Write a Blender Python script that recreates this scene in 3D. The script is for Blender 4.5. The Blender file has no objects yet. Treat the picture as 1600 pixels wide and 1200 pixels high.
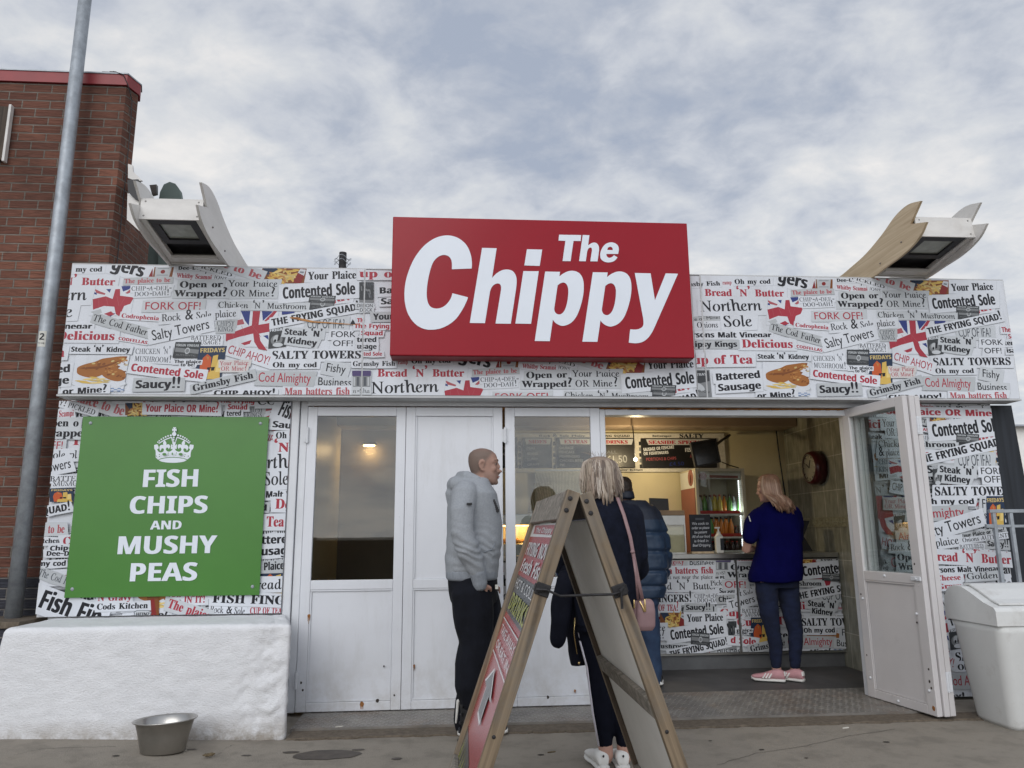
# Seaside fish and chip kiosk with a newspaper-collage front, built in code for Blender 4.5
import bpy, bmesh, math, random
import numpy as np
from mathutils import Vector, Matrix, noise
from mathutils.geometry import tessellate_polygon
random.seed(7)
SC = bpy.context.scene
COL = SC.collection
PI = math.pi
# ---------------------------------------------------------------- camera
YAW, PITCH, ROLL, FOC, EYE = math.radians(4.4428), math.radians(11.251), math.radians(-0.5175), 1170.0, 1.27
_f0 = Vector((math.sin(YAW), math.cos(YAW), 0)); _r0 = Vector((math.cos(YAW), -math.sin(YAW), 0)); _u0 = Vector((0, 0, 1))
C_F = _f0 * math.cos(PITCH) + _u0 * math.sin(PITCH)
_u1 = _u0 * math.cos(PITCH) - _f0 * math.sin(PITCH)
C_R = _r0 * math.cos(ROLL) + _u1 * math.sin(ROLL)
C_U = _u1 * math.cos(ROLL) - _r0 * math.sin(ROLL)
cam_d = bpy.data.cameras.new('camera'); cam = bpy.data.objects.new('camera', cam_d); COL.objects.link(cam)
cam.matrix_world = Matrix(((C_R.x, C_U.x, -C_F.x, 0), (C_R.y, C_U.y, -C_F.y, 0), (C_R.z, C_U.z, -C_F.z, EYE), (0, 0, 0, 1)))
cam_d.sensor_fit = 'HORIZONTAL'; cam_d.sensor_width = 36; cam_d.lens = 36 * FOC / 1600
cam_d.clip_start = 0.05; cam_d.clip_end = 3000
SC.camera = cam
# ---------------------------------------------------------------- sky, sun, exposure
SUN_EL, SUN_AZ = math.radians(32), math.radians(200)          # low in the west, behind the viewer, veiled by cloud
SC.view_settings.view_transform = 'Standard'; SC.view_settings.look = 'None'
SC.view_settings.exposure = 0.12; SC.view_settings.gamma = 1
world = bpy.data.worlds.new('World'); SC.world = world; world.use_nodes = True
def build_sky():
    nt = world.node_tree; N = nt.nodes; L = nt.links; N.clear()
    def nd(t, **k):
        n = N.new(t)
        for a, b in k.items():
            if a.startswith('i_'): n.inputs[a[2:]].default_value = b
            else: setattr(n, a, b)
        return n
    def mth(op, a, b=None, c=None):
        n = N.new('ShaderNodeMath'); n.operation = op
        for i, v in enumerate((a, b, c)):
            if v is None: continue
            if isinstance(v, (int, float)): n.inputs[i].default_value = v
            else: L.new(v, n.inputs[i])
        return n.outputs[0]
    out = nd('ShaderNodeOutputWorld'); bg = nd('ShaderNodeBackground'); L.new(bg.outputs[0], out.inputs[0])
    bg.inputs[1].default_value = 0.1
    sky = nd('ShaderNodeTexSky', sky_type='NISHITA', sun_disc=False, sun_elevation=SUN_EL, sun_rotation=SUN_AZ)
    tc = nd('ShaderNodeTexCoord'); sep = nd('ShaderNodeSeparateXYZ'); L.new(tc.outputs['Generated'], sep.inputs[0])
    x, y, z = sep.outputs
    zz = mth('ADD', mth('MAXIMUM', z, 0.0), 0.30)
    comb = nd('ShaderNodeCombineXYZ'); L.new(mth('DIVIDE', x, zz), comb.inputs[0]); L.new(mth('DIVIDE', y, zz), comb.inputs[1])
    def nz(scale, det, rough, dist, off):
        mp = nd('ShaderNodeMapping'); mp.inputs['Location'].default_value = off; mp.inputs['Scale'].default_value = (scale, scale * 1.15, 1); mp.inputs['Rotation'].default_value = (0, 0, .5)
        L.new(comb.outputs[0], mp.inputs[0])
        n = nd('ShaderNodeTexNoise'); n.inputs['Scale'].default_value = 1; n.inputs['Detail'].default_value = det
        n.inputs['Roughness'].default_value = rough; n.inputs['Distortion'].default_value = dist
        L.new(mp.outputs[0], n.inputs['Vector']); return n.outputs['Fac']
    big = nz(1.7, 3, .5, .1, (3.1, 1.7, 0)); mid = nz(6.0, 6, .56, .35, (0.4, 7.2, 0)); fine = nz(19, 4, .6, .3, (5, 2, 1))
    f = mth('ADD', mth('ADD', mth('MULTIPLY', big, .50), mth('MULTIPLY', mid, .58)), mth('MULTIPLY', fine, .16))
    f = mth('ADD', .62, mth('MULTIPLY', mth('SUBTRACT', f, .62), 1.34))
    f = mth('ADD', f, mth('MULTIPLY', mth('SUBTRACT', .44, z), .20))   # paler towards the horizon
    rp = nd('ShaderNodeValToRGB'); L.new(f, rp.inputs[0]); e = rp.color_ramp.elements
    e[0].position = .40; e[0].color = (.40, .452, .555, 1); e[1].position = .86; e[1].color = (.89, .87, .85, 1)
    for p, c in ((.50, (.49, .53, .61, 1)), (.59, (.60, .63, .69, 1)), (.69, (.70, .72, .75, 1))):
        q = e.new(p); q.color = c
    sc10 = nd('ShaderNodeVectorMath', operation='SCALE'); L.new(rp.outputs[0], sc10.inputs[0])
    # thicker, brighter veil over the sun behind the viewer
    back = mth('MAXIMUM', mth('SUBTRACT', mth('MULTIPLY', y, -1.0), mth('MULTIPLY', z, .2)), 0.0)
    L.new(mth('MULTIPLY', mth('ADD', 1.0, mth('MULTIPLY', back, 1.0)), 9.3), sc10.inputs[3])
    mix = nd('ShaderNodeMixRGB', blend_type='MIX'); mix.inputs[0].default_value = .93
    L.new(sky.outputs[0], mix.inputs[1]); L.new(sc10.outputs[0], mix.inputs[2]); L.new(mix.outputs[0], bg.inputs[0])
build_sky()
sun_d = bpy.data.lights.new('sun', 'SUN'); sun_d.energy = 0.9; sun_d.angle = math.radians(40); sun_d.color = (1, .97, .94)
sun = bpy.data.objects.new('sun', sun_d); COL.objects.link(sun); sun.location = (-4, -10, 14)
sun.rotation_euler = Vector((math.sin(SUN_AZ) * math.cos(SUN_EL), math.cos(SUN_AZ) * math.cos(SUN_EL), math.sin(SUN_EL))).to_track_quat('Z', 'Y').to_euler()
# ---------------------------------------------------------------- survey: photograph pixel -> point on a real plane
def ray(x, y): return C_R * ((x - 800) / FOC) - C_U * ((y - 600) / FOC) + C_F
def PY(x, y, Y):
    d = ray(x, y); t = Y / d.y; return Vector((d.x * t, Y, EYE + d.z * t))
def PX(x, y, X):
    d = ray(x, y); t = X / d.x; return Vector((X, d.y * t, EYE + d.z * t))
def PZ(x, y, Z):
    d = ray(x, y); t = (Z - EYE) / d.z; return Vector((d.x * t, d.y * t, Z))
# ---------------------------------------------------------------- materials
def mat(name, col, rough=.6, metal=0.0, var=.12, scale=6.0, bump=0.0, bscale=60.0, col2=None, spec=.5, stretch=(1, 1, 1), detail=6, cov=(.35, .65), emit=None):
    m = bpy.data.materials.new(name); m.use_nodes = True
    nt = m.node_tree; N = nt.nodes; L = nt.links; b = N['Principled BSDF']
    b.inputs['Roughness'].default_value = rough; b.inputs['Metallic'].default_value = metal
    b.inputs['Specular IOR Level'].default_value = spec
    tc = N.new('ShaderNodeTexCoord'); mp = N.new('ShaderNodeMapping'); mp.inputs['Scale'].default_value = stretch
    L.new(tc.outputs['Object'], mp.inputs[0])
    if var > 0 or col2:
        n = N.new('ShaderNodeTexNoise'); n.inputs['Scale'].default_value = scale; n.inputs['Detail'].default_value = detail
        n.inputs['Roughness'].default_value = .62
        L.new(mp.outputs[0], n.inputs['Vector'])
        r = N.new('ShaderNodeValToRGB'); L.new(n.outputs['Fac'], r.inputs[0])
        r.color_ramp.elements[0].position, r.color_ramp.elements[1].position = cov
        a = [c * (1 - var) for c in col]; c2 = col2 if col2 else [min(1, c * (1 + var)) for c in col]
        r.color_ramp.elements[0].color = (*(col if col2 else a), 1); r.color_ramp.elements[1].color = (*c2, 1)
        L.new(r.outputs[0], b.inputs['Base Color'])
    else:
        b.inputs['Base Color'].default_value = (*col, 1)
    if bump > 0:
        n2 = N.new('ShaderNodeTexNoise'); n2.inputs['Scale'].default_value = bscale; n2.inputs['Detail'].default_value = 5
        L.new(mp.outputs[0], n2.inputs['Vector'])
        bp = N.new('ShaderNodeBump'); bp.inputs['Strength'].default_value = bump; bp.inputs['Distance'].default_value = .01
        L.new(n2.outputs['Fac'], bp.inputs['Height']); L.new(bp.outputs[0], b.inputs['Normal'])
    if emit:
        b.inputs['Emission Color'].default_value = (*emit[:3], 1); b.inputs['Emission Strength'].default_value = emit[3]
    return m
def add_dirt(m, col, scale=3.0, lo=.55, hi=.75, amount=1.0, stretch=(1, 1, 1), seed=0, zfade=0):
    """stains with a shape of their own, laid over a material's colour"""
    nt = m.node_tree; N = nt.nodes; L = nt.links; b = N['Principled BSDF']
    tc = N.new('ShaderNodeTexCoord'); mp = N.new('ShaderNodeMapping'); mp.inputs['Scale'].default_value = stretch; mp.inputs['Location'].default_value = (seed, seed * 1.7, seed * .3)
    L.new(tc.outputs['Object'], mp.inputs[0])
    n = N.new('ShaderNodeTexNoise'); n.inputs['Scale'].default_value = scale; n.inputs['Detail'].default_value = 9; n.inputs['Roughness'].default_value = .7
    L.new(mp.outputs[0], n.inputs['Vector'])
    r = N.new('ShaderNodeMapRange'); r.inputs[1].default_value = lo; r.inputs[2].default_value = hi; r.inputs[4].default_value = amount
    L.new(n.outputs['Fac'], r.inputs[0]); fac = r.outputs[0]
    if zfade:                                                       # splashes thrown up from the pavement
        sz = N.new('ShaderNodeSeparateXYZ'); L.new(tc.outputs['Object'], sz.inputs[0]); r2 = N.new('ShaderNodeMapRange'); r2.inputs[1].default_value = zfade; r2.inputs[2].default_value = .03; L.new(sz.outputs[2], r2.inputs[0])
        mm = N.new('ShaderNodeMath'); mm.operation = 'MULTIPLY'; L.new(fac, mm.inputs[0]); L.new(r2.outputs[0], mm.inputs[1]); fac = mm.outputs[0]
    mx = N.new('ShaderNodeMixRGB'); L.new(fac, mx.inputs[0])
    if b.inputs['Base Color'].links: L.new(b.inputs['Base Color'].links[0].from_socket, mx.inputs[1])
    else: mx.inputs[1].default_value = b.inputs['Base Color'].default_value
    mx.inputs[2].default_value = (*col, 1); L.new(mx.outputs[0], b.inputs['Base Color'])
    return m
def brick_mat(name, c1, c2, mortar, bw=.225, bh=.075, axis='x'):
    m = bpy.data.materials.new(name); m.use_nodes = True; nt = m.node_tree; N = nt.nodes; L = nt.links; b = N['Principled BSDF']
    b.inputs['Roughness'].default_value = .9
    tc = N.new('ShaderNodeTexCoord'); sp = N.new('ShaderNodeSeparateXYZ'); L.new(tc.outputs['Object'], sp.inputs[0])
    cb = N.new('ShaderNodeCombineXYZ'); ad = N.new('ShaderNodeMath'); L.new(sp.outputs[0], ad.inputs[0]); L.new(sp.outputs[1], ad.inputs[1])
    L.new(ad.outputs[0], cb.inputs[0]); L.new(sp.outputs[2], cb.inputs[1])
    br = N.new('ShaderNodeTexBrick'); L.new(cb.outputs[0], br.inputs['Vector'])
    br.inputs['Scale'].default_value = 1; br.inputs['Brick Width'].default_value = bw; br.inputs['Row Height'].default_value = bh
    br.inputs['Mortar Size'].default_value = .0065; br.inputs['Mortar Smooth'].default_value = .35; br.inputs['Bias'].default_value = 0
    br.inputs['Color1'].default_value = (*c1, 1); br.inputs['Color2'].default_value = (*c2, 1); br.inputs['Mortar'].default_value = (*mortar, 1)
    # rustic, creased faces
    mp = N.new('ShaderNodeMapping'); mp.inputs['Scale'].default_value = (9, 70, 1); L.new(cb.outputs[0], mp.inputs[0])
    n = N.new('ShaderNodeTexNoise'); n.inputs['Scale'].default_value = 1; n.inputs['Detail'].default_value = 6; n.inputs['Distortion'].default_value = .8; L.new(mp.outputs[0], n.inputs['Vector'])
    n3 = N.new('ShaderNodeTexNoise'); n3.inputs['Scale'].default_value = 1.3; n3.inputs['Detail'].default_value = 5; L.new(cb.outputs[0], n3.inputs['Vector'])
    r3 = N.new('ShaderNodeMapRange'); r3.inputs[1].default_value = .3; r3.inputs[2].default_value = .75; r3.inputs[3].default_value = .6; r3.inputs[4].default_value = 1.25; L.new(n3.outputs['Fac'], r3.inputs[0])
    r1 = N.new('ShaderNodeMapRange'); r1.inputs[1].default_value = .3; r1.inputs[2].default_value = .7; r1.inputs[3].default_value = .72; r1.inputs[4].default_value = 1.22; L.new(n.outputs['Fac'], r1.inputs[0])
    mu = N.new('ShaderNodeMath'); mu.operation = 'MULTIPLY'; L.new(r1.outputs[0], mu.inputs[0]); L.new(r3.outputs[0], mu.inputs[1])
    vm = N.new('ShaderNodeVectorMath'); vm.operation = 'SCALE'; L.new(br.outputs['Color'], vm.inputs[0]); L.new(mu.outputs[0], vm.inputs[3])
    L.new(vm.outputs[0], b.inputs['Base Color'])
    h = N.new('ShaderNodeMath'); h.operation = 'MULTIPLY_ADD'; L.new(br.outputs['Fac'], h.inputs[0]); h.inputs[1].default_value = -1.0; L.new(n.outputs['Fac'], h.inputs[2])
    bp = N.new('ShaderNodeBump'); bp.inputs['Strength'].default_value = 1.0; bp.inputs['Distance'].default_value = .012; L.new(h.outputs[0], bp.inputs['Height']); L.new(bp.outputs[0], b.inputs['Normal'])
    return m
def wood_mat(name, c1, c2, rough=.75, axis=2, scale=1.0, weather=None):
    m = bpy.data.materials.new(name); m.use_nodes = True; nt = m.node_tree; N = nt.nodes; L = nt.links; b = N['Principled BSDF']
    b.inputs['Roughness'].default_value = rough
    tc = N.new('ShaderNodeTexCoord'); mp = N.new('ShaderNodeMapping'); s = [22 * scale] * 3; s[axis] = 1.3 * scale; mp.inputs['Scale'].default_value = s
    L.new(tc.outputs['Object'], mp.inputs[0])
    n = N.new('ShaderNodeTexNoise'); n.inputs['Scale'].default_value = 1; n.inputs['Detail'].default_value = 7; n.inputs['Distortion'].default_value = 1.6; L.new(mp.outputs[0], n.inputs['Vector'])
    r = N.new('ShaderNodeValToRGB'); r.color_ramp.elements[0].position = .35; r.color_ramp.elements[1].position = .66
    r.color_ramp.elements[0].color = (*c1, 1); r.color_ramp.elements[1].color = (*c2, 1); L.new(n.outputs['Fac'], r.inputs[0]); L.new(r.outputs[0], b.inputs['Base Color'])
    bp = N.new('ShaderNodeBump'); bp.inputs['Strength'].default_value = .35; bp.inputs['Distance'].default_value = .004; L.new(n.outputs['Fac'], bp.inputs['Height']); L.new(bp.outputs[0], b.inputs['Normal'])
    if weather: add_dirt(m, weather, 2.5, .45, .7, .8)
    return m
def glass_mat(name, tint=(.9, .92, .91), refl=.075):
    m = bpy.data.materials.new(name); m.use_nodes = True; nt = m.node_tree; N = nt.nodes; L = nt.links; N.clear()
    o = N.new('ShaderNodeOutputMaterial'); mx = N.new('ShaderNodeMixShader'); t = N.new('ShaderNodeBsdfTransparent'); g = N.new('ShaderNodeBsdfGlossy'); f = N.new('ShaderNodeLayerWeight'); f.inputs[0].default_value = .5
    t.inputs[0].default_value = (*tint, 1); g.inputs['Roughness'].default_value = .01; 
    pw = N.new('ShaderNodeMath'); pw.operation = 'POWER'; pw.inputs[1].default_value = 5; L.new(f.outputs['Facing'], pw.inputs[0])
    mu = N.new('ShaderNodeMath'); mu.operation = 'MULTIPLY_ADD'; mu.inputs[1].default_value = 1 - refl; mu.inputs[2].default_value = refl; mu.use_clamp = True
    L.new(pw.outputs[0], mu.inputs[0])
    L.new(mu.outputs[0], mx.inputs[0]); L.new(t.outputs[0], mx.inputs[1]); L.new(g.outputs[0], mx.inputs[2]); L.new(mx.outputs[0], o.inputs[0]); return m
M = {}
def define_materials():
    M['white_paint'] = add_dirt(add_dirt(mat('white_paint', (.66, .68, .71), .4, var=.05, scale=3, bump=.12, bscale=25), (.42, .42, .40), 5, .58, .82, .55), (.33, .17, .08), 16, .73, .80, .55, seed=3)
    M['white_panel'] = add_dirt(add_dirt(mat('white_panel', (.68, .70, .74), .35, var=.03, scale=2, bump=.10, bscale=9), (.46, .46, .45), 3, .52, .85, .5, stretch=(2.5, 1, .5)), (.36, .33, .28), 7, .42, .70, .5, seed=8, zfade=.40)
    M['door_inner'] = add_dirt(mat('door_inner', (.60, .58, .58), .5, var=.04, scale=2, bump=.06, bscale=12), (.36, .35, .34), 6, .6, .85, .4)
    M['rust'] = mat('rust', (.28, .12, .035), .9, var=.35, scale=40)
    M['chip_mark'] = mat('chip_mark', (.05, .04, .035), .9, var=.3, scale=50)
    M['grey_frame'] = add_dirt(mat('grey_frame', (.50, .51, .52), .5, var=.06, scale=4, bump=.1), (.28, .27, .25), 5, .55, .8, .6)
    M['render_white'] = add_dirt(add_dirt(mat('render_white', (.74, .75, .77), .75, var=.05, scale=7, bump=.55, bscale=70, stretch=(1, 1, 1.9)), (.40, .38, .35), 6, .66, .80, .6), (.30, .26, .21), 9, .34, .58, .85, seed=2, zfade=.16)
    M['brick'] = brick_mat('brick', (.115, .045, .030), (.190, .079, .051), (.185, .16, .135))
    M['blue_brick'] = brick_mat('blue_brick', (.03, .033, .045), (.05, .05, .062), (.16, .15, .14))
    M['coping_red'] = add_dirt(mat('coping_red', (.25, .022, .027), .45, var=.15, scale=3), (.12, .02, .02), 5, .55, .8, .7)
    M['galv'] = add_dirt(mat('galv', (.33, .36, .39), .5, .45, var=.18, scale=14, bump=.05, bscale=40), (.17, .18, .19), 4, .5, .8, .5)
    M['steel'] = mat('steel', (.42, .41, .39), .28, .95, var=.1, scale=6, bump=.03, bscale=30)
    M['steel_dark'] = mat('steel_dark', (.22, .21, .20), .4, .9, var=.15, scale=6)
    M['stainless'] = mat('stainless', (.40, .40, .38), .3, .9, var=.12, scale=5)
    M['kick'] = mat('kick', (.13, .135, .14), .5, .3, var=.12, scale=6)
    M['sign_red'] = mat('sign_red', (.29, .008, .018), .2, var=.03, scale=2, spec=.22)
    M['sign_white'] = mat('sign_white', (.72, .77, .84), .35, var=.02, scale=3)
    M['green'] = add_dirt(mat('green', (.064, .205, .036), .28, var=.04, scale=2), (.10, .28, .09), 14, .72, .8, .5)
    M['plywood'] = wood_mat('plywood', (.44, .33, .20), (.60, .48, .32), .6, 1, .8)
    M['fin_white'] = add_dirt(mat('fin_white', (.66, .645, .62), .5, var=.07, scale=5, stretch=(1, .4, 2)), (.42, .38, .33), 5, .55, .8, .5)
    M['black'] = mat('black', (.012, .012, .014), .5, var=.3, scale=10)
    M['black_gloss'] = mat('black_gloss', (.008, .008, .01), .15, var=0)
    M['lamp_glass'] = mat('lamp_glass', (.33, .35, .31), .2, var=.12, scale=12)
    M['wood'] = wood_mat('wood', (.095, .070, .045), (.30, .225, .145), .8, 2, 1.0, (.17, .16, .145))
    M['wood_dark'] = wood_mat('wood_dark', (.035, .026, .02), (.09, .065, .045), .8, 2, 1.0)
    M['wood_grey'] = wood_mat('wood_grey', (.15, .135, .115), (.31, .28, .24), .85, 1, 1.0)
    M['grey_board'] = add_dirt(mat('grey_board', (.82, .81, .78), .55, var=.05, scale=3), (.55, .53, .50), 2.5, .55, .85, .4)
    M['poster_red'] = mat('poster_red', (.40, .05, .06), .22, var=.06, scale=4)
    M['poster_grey'] = mat('poster_grey', (.07, .075, .08), .22, var=.08, scale=4)
    M['poster_white'] = mat('poster_white', (.74, .74, .75), .22, var=.05, scale=12)
    M['poster_green'] = mat('poster_green', (.34, .36, .05), .25, var=.1, scale=10)
    M['iron'] = mat('iron', (.035, .034, .036), .55, .6, var=.25, scale=25, bump=.1)
    M['bin'] = add_dirt(add_dirt(mat('bin', (.66, .67, .66), .42, var=.05, scale=2, bump=.04, bscale=14), (.30, .27, .23), 4, .56, .82, .6), (.20, .18, .16), 26, .70, .78, .4, seed=5)
    M['pavement'] = pavement_mat()
    M['strip'] = add_dirt(mat('strip', (.13, .105, .078), .9, var=.25, scale=30, bump=.5, bscale=150), (.24, .19, .13), 45, .6, .72, .6)
    M['tread'] = add_dirt(mat('tread', (.25, .235, .215), .45, .4, var=.2, scale=5, bump=.05), (.22, .13, .07), 3, .5, .72, .5)
    M['tread_worn'] = add_dirt(mat('tread_worn', (.52, .50, .47), .32, .55, var=.15, scale=6), (.28, .22, .17), 3, .5, .75, .6)
    M['floor'] = add_dirt(mat('floor', (.075, .073, .072), .55, var=.2, scale=5, bump=.05), (.11, .105, .10), 3, .5, .8, .6)
    M['cream'] = add_dirt(mat('cream', (.63, .555, .35), .4, var=.05, scale=1.5), (.42, .36, .2), 2, .5, .85, .4)
    M['soffit'] = mat('soffit', (.30, .22, .15), .35, var=.1, scale=2)
    M['tile'] = tile_mat(); M['dim_brown_wall'] = mat('dim_brown_wall', (.12, .098, .07), .6, var=.08, scale=2)  # wall brown stands in for the dim light of the left room
    M['border_tile'] = mat('border_tile', (.24, .23, .16), .3, var=.25, scale=30, bump=.4, bscale=30)
    M['dark_timber'] = wood_mat('dark_timber', (.008, .011, .016), (.020, .025, .034), .7, 2, .5)
    M['glass'] = glass_mat('glass'); M['glass_inner'] = glass_mat('glass_inner', (.93, .95, .945), .06)
    M['skin'] = mat('skin', (.30, .18, .14), .5, var=.1, scale=18, spec=.35)
    M['skin_shaven'] = shaven_skin()
    M['skin_pale'] = mat('skin_pale', (.46, .27, .21), .5, var=.08, scale=18, spec=.35)
    M['stubble'] = mat('stubble', (.265, .160, .120), .6, var=.15, scale=60)
    M['lips'] = mat('lips', (.30, .12, .10), .45, var=.05)
    M['eye_white'] = mat('eye_white', (.38, .34, .31), .2, var=0); M['eye_dark'] = mat('eye_dark', (.02, .015, .012), .2, var=0)
    M['hoodie'] = mat('hoodie', (.305, .325, .35), .95, var=.07, scale=90, bump=.15, bscale=220, spec=.2)
    M['hoodie_rib'] = mat('hoodie_rib', (.275, .30, .335), .95, var=.1, scale=60, bump=.5, bscale=170, stretch=(2.5, 2.5, .15), spec=.2)
    M['trouser'] = mat('trouser', (.0055, .0065, .011), .9, var=.25, scale=12, bump=.1, bscale=60, spec=.25)
    M['navy_top'] = mat('navy_top', (.006, .008, .017), .95, var=.25, scale=30, bump=.2, bscale=120, spec=.2)
    M['jacket_navy'] = mat('jacket_navy', (.005, .006, .012), .8, var=.2, scale=14, bump=.1, spec=.15)
    M['legging'] = mat('legging', (.005, .006, .012), .9, var=.2, scale=18, spec=.12)
    M['stripe'] = mat('stripe', (.62, .60, .66), .7, var=.05)
    M['puffer'] = mat('puffer', (.017, .036, .072), .42, var=.12, scale=8, bump=.08, bscale=20)
    M['puffer_dark'] = mat('puffer_dark', (.012, .018, .034), .6, var=.12, scale=8)
    M['denim'] = mat('denim', (.016, .032, .075), .85, var=.3, scale=9, bump=.15, bscale=160, col2=(.026, .055, .115))
    M['denim_dark'] = mat('denim_dark', (.005, .010, .034), .95, var=.3, scale=9, bump=.15, bscale=160)
    M['blue_tunic'] = mat('blue_tunic', (.003, .003, .048), 1.0, var=.1, scale=12, bump=.05, spec=.08)
    M['hair_blonde'] = [mat('hair_blonde', c, .42, var=.18, scale=25, stretch=(1, 1, .15)) for c in ((.40, .33, .26), (.27, .205, .155), (.155, .115, .09), (.50, .44, .38))]
    M['hair_red'] = [mat('hair_red', c, .42, var=.18, scale=25, stretch=(1, 1, .15)) for c in ((.34, .215, .145), (.25, .14, .09), (.43, .30, .22))]
    M['hair_dark'] = mat('hair_dark', (.028, .018, .013), .6, var=.3, scale=60, bump=.4, bscale=120)
    M['shoe_dark'] = mat('shoe_dark', (.032, .037, .047), .7, var=.2, scale=40, bump=.2, bscale=160)
    M['shoe_white'] = mat('shoe_white', (.70, .69, .66), .5, var=.05, scale=10)
    M['shoe_pink'] = mat('shoe_pink', (.52, .27, .29), .8, var=.08, scale=30)
    M['sole_black'] = mat('sole_black', (.015, .015, .016), .7, var=.2, scale=40)
    M['sole_white'] = mat('sole_white', (.68, .67, .64), .55, var=.08, scale=14)
    M['pink'] = mat('pink', (.26, .16, .165), .45, var=.05, scale=10, bump=.1, bscale=90)
    M['gold'] = mat('gold', (.75, .55, .26), .25, .9, var=0)
    M['clock_red'] = mat('clock_red', (.06, .004, .008), .3, var=.1)
    M['clock_face'] = mat('clock_face', (.32, .30, .24), .4, var=.1, scale=20)
    M['chalk'] = mat('chalk', (.014, .017, .024), .7, var=.3, scale=9)
    M['menu_black'] = mat('menu_black', (.010, .010, .011), .4, var=.2, scale=9)
    M['fridge_body'] = mat('fridge_body', (.45, .41, .30), .4, var=.06)
    M['fridge_inside'] = mat('fridge_inside', (.30, .31, .31), .5, var=.06)
    M['fridge_red'] = mat('fridge_red', (.24, .07, .05), .4, var=.1)
    M['led'] = mat('led', (.9, .95, 1), .4, var=0, emit=(.9, .95, 1, 3.5))
    M['warm_glow'] = mat('warm_glow', (1, .8, .5), .4, var=0, emit=(1, .62, .22, 5.0))
    M['lamp_glow'] = mat('lamp_glow', (1, .8, .5), .4, var=0, emit=(1, .70, .30, 9.0))
    M['cardboard'] = mat('cardboard', (.30, .21, .13), .8, var=.12, scale=6)
    M['plastic_white'] = mat('plastic_white', (.60, .60, .55), .35, var=.04)
    M['screen'] = mat('screen', (.018, .022, .026), .12, var=.5, scale=3)
    M['litter'] = mat('litter', (.12, .09, .05), .9, var=.4, scale=60)
    M['paper'] = mat('paper', (.6, .58, .52), .8, var=.1, scale=50)
    M['green_grey'] = add_dirt(mat('green_grey', (.135, .18, .165), .6, var=.1, scale=5), (.08, .10, .09), 5, .5, .8, .6)
    M['grey_roof'] = mat('grey_roof', (.30, .31, .33), .7, var=.1, scale=3)
    M['blue_thing'] = mat('blue_thing', (.05, .22, .5), .5, var=.1)
    M['sea'] = mat('sea', (.03, .045, .05), .12, var=.1, scale=.4, bump=.3, bscale=1.5)
    M['bottle_green'] = mat('bottle_green', (.10, .26, .06), .25, var=.1); M['bottle_orange'] = mat('bottle_orange', (.62, .20, .03), .25, var=.1)
    M['bottle_yellow'] = mat('bottle_yellow', (.55, .42, .06), .25, var=.1); M['bottle_dark'] = mat('bottle_dark', (.03, .012, .01), .2, var=.1)
    M['bottle_clear'] = mat('bottle_clear', (.30, .34, .33), .2, var=.1); M['cap_red'] = mat('cap_red', (.4, .03, .02), .4, var=0)
    M['chain'] = mat('chain', (.5, .5, .48), .35, .6, var=.2, scale=40)
    M['food'] = mat('food', (.40, .20, .06), .6, var=.4, scale=30)
    # printing inks and papers of the collage
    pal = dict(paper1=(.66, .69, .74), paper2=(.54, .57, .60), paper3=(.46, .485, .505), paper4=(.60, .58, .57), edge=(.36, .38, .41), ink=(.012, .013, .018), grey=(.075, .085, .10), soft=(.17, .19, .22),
               red=(.37, .035, .055), light_red=(.40, .095, .11), blue=(.028, .045, .20), navy=(.018, .035, .075), gold=(.55, .42, .17), orange=(.52, .10, .03), brown=(.33, .125, .03), brown2=(.20, .065, .018),
               brown3=(.46, .21, .06), yellow=(.62, .42, .10), yellow2=(.74, .56, .20), purple=(.075, .055, .15), darkgrey=(.045, .05, .055), midgrey=(.20, .21, .22), ketchup=(.22, .02, .02), gingham=(.20, .28, .45))
    for k, c in pal.items():
        M['p_' + k] = mat('print_' + k, c, .42, var=.05, scale=2.2, spec=.28)
        if 'paper' in k: add_dirt(M['p_' + k], (.36, .35, .33), 2.2, .52, .8, .45, stretch=(2.2, 1, .45)); add_dirt(M['p_' + k], (.28, .25, .21), 30, .70, .76, .35, seed=6)
PAL = 'paper1 paper2 paper3 paper4 edge ink grey soft red light_red blue navy gold orange brown brown2 brown3 yellow yellow2 purple darkgrey midgrey ketchup gingham'.split()
def pavement_mat():
    M['wet_stain'] = mat('wet_stain', (.075, .062, .05), .6, var=.25, scale=14)
    M['crack_dark'] = mat('crack_dark', (.045, .038, .03), .9, var=.3, scale=30)
    m = mat('pavement', (.26, .232, .192), .88, var=.2, scale=5, bump=.5, bscale=110)
    add_dirt(m, (.165, .145, .12), 5, .52, .72, .7); add_dirt(m, (.085, .07, .055), 2.1, .64, .72, .7, seed=4); add_dirt(m, (.26, .24, .21), 60, .66, .74, .35, seed=9)
    return m
def shaven_skin():
    m = mat('skin_shaven', (.37, .225, .175), .55, var=.1, scale=18, spec=.3, bump=.06, bscale=160)      # cropped hair and beard shadow follow a painted mask
    nt = m.node_tree; N = nt.nodes; L = nt.links; b = N['Principled BSDF']; at = N.new('ShaderNodeAttribute'); at.attribute_name = 'hair_mask'
    mx = N.new('ShaderNodeMixRGB'); L.new(at.outputs['Fac'], mx.inputs[0]); L.new(b.inputs['Base Color'].links[0].from_socket, mx.inputs[1]); mx.inputs[2].default_value = (.135, .105, .088, 1); L.new(mx.outputs[0], b.inputs['Base Color'])
    return m
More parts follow.
